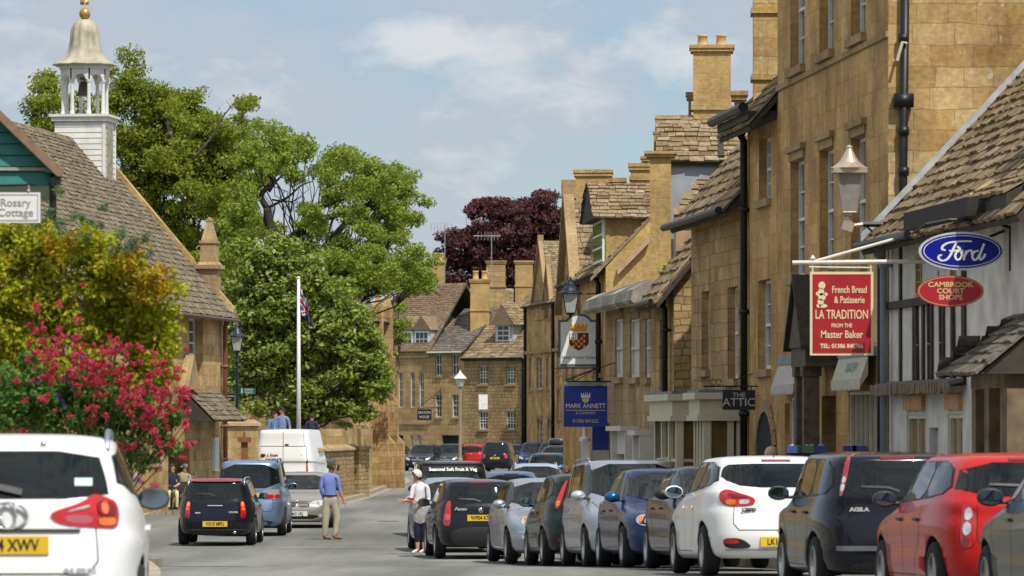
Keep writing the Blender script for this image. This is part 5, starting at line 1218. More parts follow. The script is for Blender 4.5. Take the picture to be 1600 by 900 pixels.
h = House('far_back_roof', 'sagging stone roof with wide plain chimney above the far cottages', 'building', (783, 325), (846, 322), 6, Z(500, 323), S_FARS, z0=2, group=FAR)
h.walls(peak=Z(452, 326)); h.roof(Z(455, 326), mat=SL_B, ov=.3, c0=.3, c1=.22, wd=.36); h.chimney(803, 834, 407, 480, 327, dp=1, cap=(.08, .2), mat=S_OCH, bands=(447,))
h = House('long_back_building', 'long low stone range with flat coping beyond the buttressed building', 'building', (560, 330), (662, 330), 6, Z(492, 330), S_OCH, z0=2, group=FAR)
h.walls(); MB().bx(-.1, h.W+.1, -.2, 6.2, h.ze, h.ze+.35).build('coping', S_TRIM, h.root)
# TV aerials
def aerial_mast(px, y0, y1, d, label, yb=None):
    t = thing('television_aerial', label, 'aerial', (X(px, d), d, Z(y1, d)), group='rooftop television aerials'); hh = (y1-y0)*d/FPX
    MB().tube([(0, 0, 0), (0, 0, hh)], .035, 6).build('mast', plain('galvanised', (.35, .36, .37), .5, .6), t)
    m = MB(); m.tube([(-1.2, 0, hh*.95), (.6, 0, hh*.95)], .025, 6)
    for i in range(7): m.tube([(-.9+.22*i, -.05, hh*.95-.28), (-.9+.22*i, -.05, hh*.95+.28)], .015, 5)
    m.build('antenna', plain('galvanised', (.35, .36, .37), .5, .6), t)
aerial_mast(695, 350, 440, 316, 'aerial mast on the chimney behind the robinia tip'); aerial_mast(768, 365, 440, 320, 'aerial mast in front of the purple beech crown')
# ================================================================== left side
# ---- town hall with cupola
h = House('town_hall', 'town hall with a huge steep stone roof, sunlit side wall and pinnacle', 'building', (31, 118), (350, 145), 8.2, 6.2, S_GOLD)
h.winp(296, 317, 497, 608, 'sash', cols=2, rows=6, reveal=.34, hood=False, fr=.07, bar=.04, sash=False)
h.winp(250, 268, 497, 608, 'sash', cols=2, rows=6, reveal=.34, sash=False)
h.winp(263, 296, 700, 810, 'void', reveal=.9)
h.walls(peak=10.95, side_mat=S_GOLD); h.roof(11.0, mat=SL_T, ov=.42, c0=.24, c1=.15, wd=.28, vo=0, th=.032)
h.coping(h.W-.05, 11.0, w=.34, mat=S_GOLD, h=.20); h.gutter(plain('brown_gutter', (.12, .07, .05), .6), z=5.72, v=-.46, u0=h.W*.5)
h.pipe(345, .1, 5.7, plain('brown_pipe', (.22, .085, .045), .55, var=.15), r=.07, v=-.14)
W_ = h.W; u_ = h.u_at(331)[0]
mb = MB(); c = Vector((W_-.12, .42)); 
def sq(z0, z1, a, b): mb.add([(c.x+sx*a, c.y+sy*a, z0) for sx, sy in ((-1, -1), (1, -1), (1, 1), (-1, 1))]+[(c.x+sx*b, c.y+sy*b, z1) for sx, sy in ((-1, -1), (1, -1), (1, 1), (-1, 1))], [(3, 2, 1, 0), (4, 5, 6, 7), (0, 1, 5, 4), (1, 2, 6, 5), (2, 3, 7, 6), (3, 0, 4, 7)])
sq(5.6, 7.28, .30, .30); sq(7.283, 7.40, .40, .40); sq(7.403, 7.5, .33, .27); sq(7.503, 8.05, .25, .23); sq(8.053, 8.13, .27, .27); sq(8.133, 8.72, .22, .08); sq(8.723, 8.78, .10, .10); sq(8.783, 8.85, .07, .03)
mb.build('pinnacle', S_TRIM, h.root)
# porch hood, notice case
ua, ub = h.u_at(286)[0], h.u_at(338)[0]; zt = 3.35
mb = MB(); slates(mb, (ua, -.9, 2.72), (1, 0, 0), (0, 1, 1.0), ub-ua, 1.25, .2, .16, .28, .035); mb.prism([(ua, -.88, 2.68), (ua, -.01, 3.55), (ua, -.01, 2.68)], (ub-ua, 0, 0), 1); mb.build('porch_hood', [SL_T, UNDER], h.root)
mb = MB(); mb.prism([(ua-.8, -.3, 3.6), (ua+1.2, -.3, 3.6), (ua+.2, -.3, 4.6)], (0, .29, 0)); mb.build('stepped_gablet', S_TRIM, h.root)
nb = h.u_at(334)[0]; no = MB().bx(nb-.35, nb+.35, -.10, -.003, 1.2, 2.2).build('notice_case', WHITE, h.root); MB().bx(nb-.28, nb+.28, -.108, -.102, 1.27, 2.12).build('notice_sheet', plain('notice_paper', (.55, .60, .66), .5, var=.2), no)
TH = h
# ---- cupola stands astride the ridge, part of the hall
cu = MB(); c = h.loc((X(133, 142.8), 142.8, 0)); cx_, cy_ = h.W-2.0, c.y
cy_ = 3.85
def cb(z0, z1, a, b=None, m=0, mb_=None):
    b = a if b is None else b; (mb_ or cu).add([(cx_+sx*a, cy_+sy*a, z0) for sx, sy in ((-1, -1), (1, -1), (1, 1), (-1, 1))]+[(cx_+sx*b, cy_+sy*b, z1) for sx, sy in ((-1, -1), (1, -1), (1, 1), (-1, 1))], [(3, 2, 1, 0), (4, 5, 6, 7), (0, 1, 5, 4), (1, 2, 6, 5), (2, 3, 7, 6), (3, 0, 4, 7)], m)
z = 9.6
while z < 11.62: cb(z, z+.165, .76, .745); z += .168

for sx in (-1, 1): cu.bx(cx_+sx*.755-.03, cx_+sx*.755+.03, cy_-.79, cy_-.70, 9.6, 11.6)
cb(11.62, 11.74, .84); cb(11.743, 11.82, .90); 
R8 = .66
for i in range(8):
    a = math.pi/8+i*math.pi/4; p = Vector((cx_+R8*math.cos(a), cy_+R8*math.sin(a), 0)); cu.lathe([(.075, 11.823), (.075, 11.9), (.058, 11.93), (.05, 12.75), (.075, 12.8), (.085, 12.87)], 10, p)
# arches: octagon ring with rounded openings
n8 = 8
for i in range(8):
    a0, a1 = math.pi/8+i*math.pi/4, math.pi/8+(i+1)*math.pi/4
    A_, B_ = Vector((cx_+R8*math.cos(a0), cy_+R8*math.sin(a0), 0)), Vector((cx_+R8*math.cos(a1), cy_+R8*math.sin(a1), 0)); nrm = ((A_+B_)/2-Vector((cx_, cy_, 0))).normalized()*.07
    pts = [(0, 12.87), (0, 13.20), (1, 13.20), (1, 12.87), (.84, 12.87)]+[(.5+.34*math.cos(t*math.pi/8), 12.87+.17*math.sin(t*math.pi/8)) for t in range(1, 8)]+[(.16, 12.87)]
    # build the arch as quads from the rim of the opening up to the top
    xs_ = [0, .16]+[.5-.34*math.cos(t*math.pi/8) for t in range(1, 8)]+[.84, 1]; zs_ = [12.87, 12.87]+[12.87+.17*math.sin(t*math.pi/8) for t in range(1, 8)]+[12.87, 12.87]
    for q in range(len(xs_)-1):
        P1, P2 = A_.lerp(B_, xs_[q]), A_.lerp(B_, xs_[q+1]); b1, b2 = P1+Vector((0, 0, zs_[q])), P2+Vector((0, 0, zs_[q+1])); t1, t2 = P1+Vector((0, 0, 13.20)), P2+Vector((0, 0, 13.20))
        cu.quad(b1+nrm, b2+nrm, t2+nrm, t1+nrm); cu.quad(b2-nrm, b1-nrm, t1-nrm, t2-nrm); cu.quad(b1-nrm, b2-nrm, b2+nrm, b1+nrm)
for r0, z0, z1 in ((.76, 13.20, 13.27), (.82, 13.273, 13.33)): cu.lathe([(r0, z0), (r0, z1)], 8, (cx_, cy_, 0)) if 0 else cu.lathe([(0.001, z0), (r0, z0), (r0, z1), (.001, z1)], 32, (cx_, cy_, 0))
cupo = cu.build('cupola', plain('cupola_white', (.66, .65, .62), .6, var=.12, vscale=3), h.root)
lv = MB(); lv.bx(cx_-.45, cx_+.25, cy_-.80, cy_-.75, 9.9, 11.45); lv.build('louvre', plain('louvre_grey', (.30, .28, .20), .8, var=.4, vscale=6), cupo)
dome = MB(); prof = [(.92, 13.31), (.91, 13.36), (.76, 13.42), (.64, 13.52), (.54, 13.66), (.465, 13.84), (.43, 14.05), (.415, 14.28), (.38, 14.46), (.30, 14.60), (.18, 14.68), (.08, 14.71), (.06, 14.75), (.001, 14.75)]
dome.lathe(prof, 64, (cx_, cy_, 0), flute=.05, fn=10); dome.build('dome', plain('weathered_dome', (.40, .36, .27), .8, var=.3, vscale=2.5, bump=.3), cupo, True)
ball = MB(); ball.lathe([(.001, 14.70), (.10, 14.72), (.155, 14.79), (.17, 14.87), (.155, 14.95), (.10, 15.02), (.02, 15.05), (.02, 15.35), (.001, 15.35)], 24, (cx_, cy_, 0)); ball.bx(cx_-.01, cx_+.01, cy_-.12, cy_+.14, 15.14, 15.28); ball.build('gilded_ball', plain('old_gilt', (.45, .28, .09), .45, .5, var=.15), cupo, True)
bell = MB(); bell.lathe([(.001, 12.85), (.10, 12.83), (.16, 12.72), (.19, 12.52), (.26, 12.42), (.24, 12.40), (.001, 12.44)], 20, (cx_-.1, cy_, 0)); bell.tube([(cx_-.6, cy_, 12.9), (cx_+.6, cy_, 12.9)], .04, 6); bell.build('bell', plain('bell_bronze', (.10, .09, .05), .5, .6), cupo, True)
# ---- walls beyond the hall
def wall_seg(label, A, B, ztop, th=.35, mat=S_RUB, cop=.12, z0=-.3, zt2=None, name='boundary_wall'):
    h = House(name, label, 'wall', A, B, th, ztop, mat, z0=z0); h.walls(); mb = MB()
    x = -.05
    while x < h.W+.05: l = min(.8, h.W+.06-x); mb.prism([(x, -.09, ztop), (x, th+.09, ztop), (x, th+.06, ztop+cop*.7), (x, th/2, ztop+cop*1.7), (x, -.06, ztop+cop*.7)], (l-.012, 0, 0)); x += .8
    mb.build('coping', S_TRIM, h.root); return h
w1 = wall_seg('pale stone garden wall beside the town hall drainpipe', (352, 148), (404, 150), 2.55, mat=S_GOLD)
w1.win(0, 0, 0, 0) if 0 else None
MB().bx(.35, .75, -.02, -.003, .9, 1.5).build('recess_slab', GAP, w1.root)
w2 = wall_seg('low rubble wall with coping to the right of the white van', (498, 160), (560, 174), 1.70)
pr = House('wall_pier', 'square stone pier at the end of the low rubble wall', 'pier', (561, 172.5), (577, 173.5), .5, 1.72, S_RUB, z0=-.3); pr.walls(); MB().bx(-.06, pr.W+.06, -.07, .57, 1.72, 1.84).build('coping', S_TRIM, pr.root)
# ---- buttressed building behind the tree
h = House('buttressed_building', 'buttressed stone building with twin slim pinnacles right of the tree', 'building', (500, 186), (604, 200), 3, 7.0, S_FARS, z0=-.3)
for a in (530, 560, 590): h.winp(a, a+8, 545, 610, 'sash', cols=2, rows=4, reveal=.25, sash=False)
h.walls(); h.roof(8.2, mat=SL_T)
for px, du in ((583, .19), (598, .19)):
    u0 = h.u_at(px)[0]; mb = MB()
    for (z0, z1, dd) in ((-.3, 1.9, .9), (1.9, 3.6, .65), (3.6, 5.4, .5), (5.4, 7.2, .40)): mb.bx(u0-du, u0+du, -dd, -.004, z0, z1-.002); mb.prism([(u0-du, -dd, z1-.002), (u0-du, -dd+.3, z1+.28), (u0-du, -.01, z1+.28), (u0-du, -.01, z1-.002)], (2*du, 0, 0))
    mb.bx(u0-.36, u0+.36, -.42, .2, 7.2, 7.35) if 0 else None; mb.bx(u0-.17, u0+.17, -.40, -.0, 7.2, 7.5); mb.add([(u0+sx*.17, -.2+sy*.17, 7.5) for sx, sy in ((-1, -1), (1, -1), (1, 1), (-1, 1))]+[(u0, -.2, 8.35)], [(3, 2, 1, 0), (0, 1, 4), (1, 2, 4), (2, 3, 4), (3, 0, 4)]); mb.build('buttress', S_FAC2, h.root)
ls = House('buttress_plinth', 'sunlit sloping stone plinth wall under the whitebeam edge', 'wall', (534, 178), (582, 188), .8, 2.45, S_GOLD, z0=-.3); ls.walls(); MB().prism([(ls.W-.01, 0, 2.55), (ls.W-.01, .8, 2.55), (ls.W-.01, .8, 3.3), (ls.W-.01, .4, 3.3)], (-1.6, 0, 0)).build('slope', S_RUB, ls.root)
h = House('pale_cottage', 'pale rendered cottage glimpsed under the tree behind the van', 'building', (470, 212), (548, 214), 6, 4.6, plain('pale_render2', (.50, .45, .36), .9, var=.1), z0=-.3)
h.winp(505, 518, 688, 705, cols=3, rows=2, sash=False); h.winp(528, 538, 676, 700, 'void', reveal=.2); h.walls(); h.roof(7.5, mat=SL_T)
h = House('golden_cottage', 'golden stone cottage glimpsed behind the man in the blue shirt', 'building', (385, 189), (462, 191), 6, 3.9, S_GOLD, z0=-.3)
h.winp(414, 420, 645, 670, 'void', reveal=.25); h.walls(); h.roof(6.4, mat=SL_T)
# raised bank behind the van
bk = MB(); bk.prism([(X(352, 152), 152, 0), (X(486, 165), 165, 0), (X(560, 182), 182, 0), (X(400, 186), 186, 0), (X(300, 160), 160, 0)], (0, 0, 1.38)); tag(bk.build('raised_bank', PAVE), kind='structure')
# ---- green boarded hut and its cottage sign
h = House('green_boarded_hut', 'green weatherboarded gable with brown barge board, top left edge', 'building', (-70, 46.0), (84, 46.12), 3, 3.30, plain('ochre_wall', (.45, .27, .10), .8, var=.2), z0=.5)
GRN = plain('teal_boards', (.012, .16, .14), .5, var=.12)
h.walls(); d = 46
mb = MB(); hx = lambda px: h.u_at(px)[0]
ys_ = [292, 267, 265.5, 246, 228, 210, 192, 174]
for i, (yb, yt) in enumerate(((292, 268), (261, 243), (243, 225), (225, 207), (207, 189), (189, 171), (171, 153))):
    # each board ends on the sloping barge board line
    xr_ = lambda y: 10+(y-195)*(86-10)/(262-195)
    pr_, pt_ = min(80, xr_(yb)), min(80, xr_(yt)-0)
    pr_ = max(pr_, -60); pt_ = max(pt_, -60)
    mb.prism([(hx(-66), -.06, Z(yb, d)+.008), (hx(pr_), -.06, Z(yb, d)+.008), (hx(pt_), -.04, Z(yt, d)), (hx(-66), -.04, Z(yt, d))], (0, .035, 0))
mb.build('weatherboards', GRN, h.root)
MB().bx(hx(-66), hx(78), -.08, -.03, Z(266.5, d), Z(261.5, d)).build('grey_batten', plain('grey_batten', (.33, .31, .30), .8), h.root)
MB().prism([(hx(-66), -.02, Z(153, d)), (hx(-66), -.02, Z(290, d)), (hx(80), -.02, Z(290, d)), (hx(80), -.02, Z(262, d)), (hx(-40), -.02, Z(153, d))], (0, 2.9, 0)).build('gable_wall', GRN, h.root)
mb = MB(); mb.prism([(hx(-60), -.22, Z(118, d)), (hx(-60), -.22, Z(133, d)), (hx(88), -.22, Z(276, d)), (hx(97), -.22, Z(276, d)), (hx(97), -.22, Z(266, d))], (0, 3.2, 0)); mb.build('roof', plain('brown_felt', (.22, .14, .09), .85, var=.2), h.root)
mb = MB(); mb.tube([(hx(86), -.2, Z(284, d)), (hx(86), 2.8, Z(284, d))], .055, 8); mb.tube([(hx(82), -.08, Z(284, d)), (hx(82), -.08, 1)], .035, 8); mb.build('gutter', IRON, h.root)
MB().bx(hx(70), hx(95), -.18, .1, Z(270, d), Z(262, d)).build('barge_end', GRN, h.root)
t = thing('cottage_sign', 'white hanging house name sign reading Rosary Cottage', 'sign', (X(14, 43.6), 43.6, Z(324, 43.6)))
MB().bx(-.30, .285, -.012, .012, -.14, .135).build('board', plain('sign_white', (.72, .70, .68), .5, var=.03), t)
m = MB()
for (a, b, c, e) in ((-.28, .265, .112, .118), (-.28, .265, -.122, -.116)): m.bx(a, b, -.016, -.0125, c, e)
m.bx(.26, .265, -.016, -.0125, -.116, .112); m.build('border', plain('grey_ink2', (.25, .27, .26), .6), t)
text('Rosary', .10, plain('grey_ink2', (.25, .27, .26), .6), t, 'lettering', (.06, -.014, .04), sx=1.0, bold=.001); text('Cottage', .10, plain('grey_ink2', (.25, .27, .26), .6), t, 'lettering', (.06, -.014, -.05), sx=1.0, bold=.001)
m = MB()
for x in (-.2, .18): m.tube([(x, 0, .13), (x, 0, .20)], .006, 6); m.lathe([(.001, 0), (.018, .01), (.001, .03)], 8, (x, -.01, .14))
m.build('hook', CHROME, t); MB().tube([(-.55, .3, .205), (.24, .0, .205)], .012, 6).build('bracket', IRON, t)
# garden wall under the shrubs
h = wall_seg('ochre rubble garden wall under the red flowers', (-120, 47.5), (205, 50.0), 1.95, mat=S_GOLD, z0=.3)
h = House('stone_row', 'long stone house row on the left beside the viewer, outside the picture', 'building', (0, 1), (1, 2), 7, 6.0, S_FAC2, z0=.2)
h.A = Vector((-12.5, -50)); h.u = Vector((.02, 1)).normalized(); h.n = Vector((-h.u.y, h.u.x)); h.W = 76; h.root.location = (*h.A, 0); h.root.rotation_euler = (0, 0, math.atan2(h.u.y, h.u.x))
for q in range(15): h.win(2+q*5, 3.2+q*5, 4.0, 5.3, px=False, rows=3); h.win(2+q*5, 3.3+q*5, 1.6, 3.1, px=False, rows=3)
h.walls(peak=9.6); h.roof(9.7, c0=.45, c1=.4, wd=.6)
# ================================================================== hanging signs and lamps
def flat(pts, y, mat, name, parent, th=.004):
    return MB().prism([(x, y, z) for x, z in pts], (0, th, 0)).build(name, mat, parent)
def ell(rx, rz, n=48, cx=0, cz=0): return [(cx+rx*math.cos(2*math.pi*i/n), cz+rz*math.sin(2*math.pi*i/n)) for i in range(n)]
GOLD = plain('sign_gold', (.66, .50, .22), .5, var=.05); CRM = plain('sign_cream', (.72, .62, .36), .6, var=.03); SRED = plain('sign_red', (.38, .012, .022), .42, var=.16, vscale=3); SBLU = plain('sign_blue', (.010, .035, .27), .5, var=.18, vscale=3)
SW = plain('sign_white_face', (.78, .76, .72), .5, var=.07, vscale=4)
# bakery sign
d = 66; t = thing('bakery_sign', 'red bakery sign reading La Tradition hanging from a white pole', 'sign', (X(1315, d), d, Z(490, d))); s = FPX/d
MB().bx(-.435, .435, -.02, .02, -.575, .575).build('frame', CRM, t)
MB().bx(-.40, .40, -.027, -.021, -.54, .54).build('panel', SRED, t)
def T(txt, px, py, size, mat, par, d, c, sx=1, **k): return text(txt, size, mat, par, 'lettering', ((px-c[0])*d/FPX, -.031, (c[1]-py)*d/FPX), sx=sx, ext=.0015, **k)
C0 = (1315, 490)
for txt, px, py, hgt, sx in (('French Bread', 1327, 453, .135, .66), ('& Patisserie', 1327, 469, .135, .66), ('LA TRADITION', 1315, 492, .175, .62), ('FROM THE', 1315, 509, .075, .8), ('Master Baker', 1315, 523, .145, .74)): T(txt, px, py, hgt, CRM, t, d, C0, sx, bold=.002)
T('TEL: 01386 840766', 1315, 541, .082, CRM, t, d, C0, .92, bold=.003)
m = MB(); n0 = 14                                                   # cream figure of a child carrying loaves
for (cx_, cz_, rx, rz) in ((1284, 446, 5.5, 6), (1283, 456, 4.5, 6), (1284, 464, 6, 6), (1282, 472, 5, 5), (1286, 478, 6.5, 3), (1279, 478, 3.5, 3), (1277, 459, 2.5, 3), (1290, 460, 3, 3)):
    c_ = ((cx_-1315)*d/FPX, (490-cz_)*d/FPX); m.prism([(c_[0]+rx*d/FPX*math.cos(2*math.pi*i/n0), -.0275, c_[1]+rz*d/FPX*math.sin(2*math.pi*i/n0)) for i in range(n0)], (0, -.003, 0))
m.build('figure_emblem', CRM, t)
m = MB(); m.tube([(X(1238, d)-X(1315, d), 0, .70), (X(1462, d)-X(1315, d), 0, .72)], .030, 8); m.tube([(X(1270, d)-X(1315, d), 0, .71), (X(1440, d)-X(1315, d), 0, 1.13)], .022, 8)
for x in (-.40, .40): m.tube([(x, 0, .57), (x, 0, .72)], .012, 6)
m.tube([(-.45, 0, .64), (.42, 0, .63)], .012, 6); m.lathe([(.001, -.05), (.04, 0), (.001, .05)], 10, (X(1270, d)-X(1315, d), 0, .76)); m.build('bracket', plain('bracket_white', (.66, .62, .54), .5, var=.1), t)
# oval car maker's sign
d = 60.6; t = thing('oval_blue_sign', 'glossy blue oval sign with white Ford script and silver rim', 'sign', (X(1502, d), d, Z(392.5, d))); k = d/FPX
MB().prism([(x, .06, z) for x, z in ell(66.5*k, 30*k)], (0, -.12, 0)).build('rim', plain('silver_rim', (.62, .63, .66), .35, .3, var=.05), t)
flat(ell(63*k, 26.8*k), -.066, plain('oval_blue', (.004, .008, .26), .35, 0, 0, .3, var=.03), 'blue_field', t)
m = MB()
for r0, r1 in ((.955, .935), ):
    e1, e2 = ell(63*k*.95, 26.8*k*.91, 64), ell(63*k*.93, 26.8*k*.875, 64)
    for i in range(64): a, b, c_, e = e1[i], e1[(i+1) % 64], e2[(i+1) % 64], e2[i]; m.quad((a[0], -.0705, a[1]), (e[0], -.0705, e[1]), (c_[0], -.0705, c_[1]), (b[0], -.0705, b[1]))
def strokes(m, lst, c, sc, y, w):
    for st in lst:
        pts = catmull([((a-c[0])*sc, (c[1]-b)*sc) for a, b in st], 4); n = len(pts)
        L, Rr = [], []
        for i, p in enumerate(pts):
            a, b = pts[max(i-1, 0)], pts[min(i+1, n-1)]; t_ = Vector((b[0]-a[0], b[1]-a[1])); t_ = t_.normalized() if t_.length else Vector((1, 0)); ww = w*(.62+.38*abs(t_.y))
            L.append((p[0]-t_.y*ww, y, p[1]+t_.x*ww)); Rr.append((p[0]+t_.y*ww, y, p[1]-t_.x*ww))
        y -= .0004
        for i in range(n-1): m.quad(L[i], Rr[i], Rr[i+1], L[i+1])
SCR = [[(870, 714), (830, 712), (770, 716), (720, 724), (688, 744), (686, 764), (706, 768)], [(776, 718), (756, 756), (738, 796), (714, 826), (684, 834), (662, 820), (668, 802), (684, 800)], [(728, 772), (760, 772), (796, 764), (778, 745)],
       [(800, 772), (776, 780), (766, 806), (778, 828), (798, 820), (810, 796), (800, 774), (818, 778)], [(838, 770), (826, 800), (818, 832)], [(826, 802), (842, 778), (862, 770), (872, 784), (864, 794)], [(912, 772), (884, 780), (872, 806), (884, 830), (904, 820), (918, 794)], [(946, 728), (930, 770), (918, 806), (924, 828), (944, 812), (952, 792)]]
strokes(m, SCR, (807, 774), k/4, -.0715, 6.0*k/4*1.25); m.build('script_lettering', SW, t)
m = MB(); m.tube([(-.62, .02, .22), (-.45, .02, .34), (-.15, .02, .40), (.3, .02, .39), (.62, .02, .30)], .02, 6); m.tube([(.62, .02, .30), (.62, .02, -.25)], .02, 6); m.build('bracket', IRON, t)
t = thing('oval_red_sign', 'dark red oval sign reading Cambrook Court Shops below the blue oval', 'sign', (X(1485, d), d, Z(455, d)))
MB().prism([(x, .02, z) for x, z in ell(52*k, 24.5*k)], (0, -.04, 0)).build('panel', SRED, t)
m = MB(); e1, e2 = ell(50*k, 22.8*k, 64), ell(49.2*k, 22*k, 64)
for i in range(64): a, b, c_, e = e1[i], e1[(i+1) % 64], e2[(i+1) % 64], e2[i]; m.quad((a[0], -.0225, a[1]), (e[0], -.0225, e[1]), (c_[0], -.0225, c_[1]), (b[0], -.0225, b[1]))
m.build('gold_line', GOLD, t)
for txt, z in (('CAMBROOK', 10), ('COURT', 0), ('SHOPS', -10)): text(txt, .088, GOLD, t, 'lettering', (0, -.024, z*k), sx=1.15, bold=.002, ext=.0015)
MB().tube([(-.15, 0, .19), (-.15, 0, .26)], .008, 6).tube([(.15, 0, .19), (.15, 0, .26)], .008, 6).build('hanger', IRON, t)
# THE ATTIC
d = 83.6; t = thing('black_shop_sign', 'small black hanging sign reading The Attic on an iron bracket', 'sign', (X(1154.5, d), d, Z(625, d))); k = d/FPX
MB().bx(-25.5*k, 25.5*k, -.02, .02, -15.5*k, 15.5*k).build('board', plain('sign_black', (.012, .012, .016), .4, var=0), t)
LG = plain('lettering_grey', (.50, .50, .50), .5, var=0); text('THE', .115, LG, t, 'lettering', (0, -.022, 7.5*k), sx=1.1); text('ATTIC', .20, LG, t, 'lettering', (0, -.022, -4*k), sx=1.0)
m = MB(); m.tube([(-.62, 0, .24), (.42, 0, .24)], .014, 6); m.tube([(.36, 0, .24), (.36, 0, .50), (-.1, 0, .34)], .010, 6)
for x in (-.22, .22): m.tube([(x, 0, .17), (x, 0, .24)], .008, 6)
for c_ in (-.45, -.35): m.tube([(c_+.05*math.cos(a*.5), 0, .31+.05*math.sin(a*.5)) for a in range(12)], .007, 5)
m.build('bracket', IRON, t)
# blue estate agent sign
d = 106; t = thing('estate_agent_sign', 'square blue sign reading Mark Annett below a white inn sign', 'sign', (X(915, d), d, Z(635, d))); k = d/FPX
MB().bx(-34*k, 34*k, -.03, .03, -32*k, 32*k).build('board', SBLU, t); MB().bx(-27*k, 27*k, -.12, .08, 32.5*k, 36*k).bx(-34*k, 34*k, -.05, .05, 36*k, 38*k).build('sign_light', LEAD, t)
text('MARK ANNETT', .145, SW, t, 'lettering', (0, -.034, .5*k), sx=.88); MB().bx(-31*k, 31*k, -.036, -.031, -6.5*k, -5.6*k).build('rule', GOLD, t)
text('& COMPANY', .085, GOLD, t, 'lettering', (0, -.034, -10.5*k), sx=.9); text('01386 841622', .115, GOLD, t, 'lettering', (0, -.034, -23*k), sx=.85)
m = MB(); 
for i in range(5): x = (-6+3*i)*k; m.prism([(x-1.3*k, -.031, 16*k), (x+1.3*k, -.031, 16*k), (x+(i-2)*.5*k, -.031, (22.5+(1 if i == 2 else 0))*k)], (0, -.004, 0))
m.bx(-7*k, 7*k, -.036, -.031, 13.5*k, 15.8*k); m.build('crown_emblem', SW, t); flat([(-5.5*k, 12.5*k), (5.5*k, 12.5*k), (5*k, 8*k), (0, 5*k), (-5*k, 8*k)], -.036, GOLD, 'shield_emblem', t)
MB().tube([(-.5, 0, 39*k), (.72, 0, 39*k)], .018, 6).tube([(-.45, 0, 40*k), (.72, 0, 1.0)], .012, 6).build('bracket', IRON, t)
# inn sign
d = 109; t = thing('inn_sign', 'white inn sign with crown and chequered shield in grey frame', 'sign', (X(904.5, d), d, Z(531, d))); k = d/FPX
def shp(w, h, top): return [(-w, -h), (w, -h), (w, top), (w*.62, top+.5*k), (w*.5, top+5*k), (w*.28, top+9*k), (0, top+10.3*k), (-w*.28, top+9*k), (-w*.5, top+5*k), (-w*.62, top+.5*k), (-w, top)]
flat(shp(32.5*k, 42*k, 31*k), .02, plain('sign_grey_frame', (.09, .12, .14), .5, var=.1), 'frame', t, -.05); flat(shp(28.5*k, 38*k, 27.5*k), -.031, SW, 'face', t, -.004)
CM_, CG_ = plain('crest_maroon', (.16, .006, .006), .5, var=0), plain('crest_gold', (.75, .36, .03), .5, var=0)
m = MB(); m.poly([(x*k, -.0362, z*k) for x, z in ((-15, 11), (15, 11), (15.5, -6), (10, -12), (0, -17), (-10, -12), (-15.5, -6))]); so = m.build('shield', CM_, t)
m = MB()
for i in range(-3, 4):
    for j in range(-3, 4):
        x, z = (i+(.5 if j % 2 else 0))*8.4, -2+j*4.2*1.0
        if abs(x)+3 < 15 and -15+abs(x)*.35 < z < 9 and not (x < 1 and z > 1): m.poly([((x-2.6)*k, -.0372, z*k), (x*k, -.0372, (z-2.8)*k), ((x+2.6)*k, -.0372, z*k), (x*k, -.0372, (z+2.8)*k)])
m.build('lozenges', CG_, so)
MB().poly([(-14*k, -.0375, 0), (-2*k, -.0375, 0), (-2*k, -.0375, 11.5*k), (-14*k, -.0375, 11.5*k)]).build('quarter', SW, so); m = MB()
for x, z in ((-11, 9), (-8, 3), (-5, 9), (-11, 3), (-5, 3), (-8, 8)): m.poly([((x-.8)*k, -.038, (z-1)*k), ((x+.8)*k, -.038, (z-1)*k), (x*k, -.038, (z+1.4)*k)])
m.build('ermine', INK, so)
m = MB(); m.poly([(-12*k, -.0365, 13*k), (12*k, -.0365, 13*k), (13.5*k, -.0365, 22*k), (-13.5*k, -.0365, 22*k)])
for i in range(5): x = (-12+6*i)*k; m.prism([(x+1.8*k*math.cos(a*.785), -.034, 23.5*k+2*k*math.sin(a*.785)) for a in range(8)], (0, -.006, 0))
m.build('crown', CG_, t); m = MB()
for i in range(4): x = (-9+6*i)*k; m.prism([(x+1.3*k*math.cos(a*.785), -.036, 23*k+1.6*k*math.sin(a*.785)) for a in range(8)], (0, -.006, 0))
m.build('crown_pearls', SW, t)
text('Noel Arms Hotel', .115, plain('ink_grey', (.12, .11, .11), .6), t, 'lettering', (0, -.038, -27.5*k), sx=.98)
m = MB(); m.tube([(-.55, 0, -44*k), (.6, 0, -44*k)], .016, 6); m.tube([(.5, 0, 0), (.72, 0, 0)], .016, 6); m.tube([(-.3, 0, -.9), (.65, 0, -.55)], .010, 6); m.tube([(-.1, 0, -.95), (.65, 0, -.5)], .010, 6); m.build('bracket', IRON, t)
def lantern(mb_, gl, c, h, w, n=4, rot=math.pi/4, cap=True, fin=True):
    x, y, z = c; a = lambda r, zz, nn=n: None
    fr = MB(); q = lambda r, zz: [(x+r*math.cos(rot+2*math.pi*i/n), y+r*math.sin(rot+2*math.pi*i/n), zz) for i in range(n)]
    bot, top = q(w*.42, z), q(w*.72, z+h*.55)
    for i in range(n): gl.quad(bot[i], bot[(i+1) % n], top[(i+1) % n], top[i])
    for i in range(n):
        mb_.tube([bot[i], top[i]], w*.03, 5); mb_.tube([bot[i], bot[(i+1) % n]], w*.035, 5); mb_.tube([top[i], top[(i+1) % n]], w*.045, 5)
    mb_.lathe([(w*.5, z-.0), (w*.45, z-h*.05), (w*.15, z-h*.08), (w*.09, z-h*.16)], n*2, (x, y, 0)) if 0 else mb_.lathe([(w*.30, z-.002), (w*.28, z-h*.04), (w*.10, z-h*.07), (w*.07, z-h*.14)], 10, (x, y, 0))
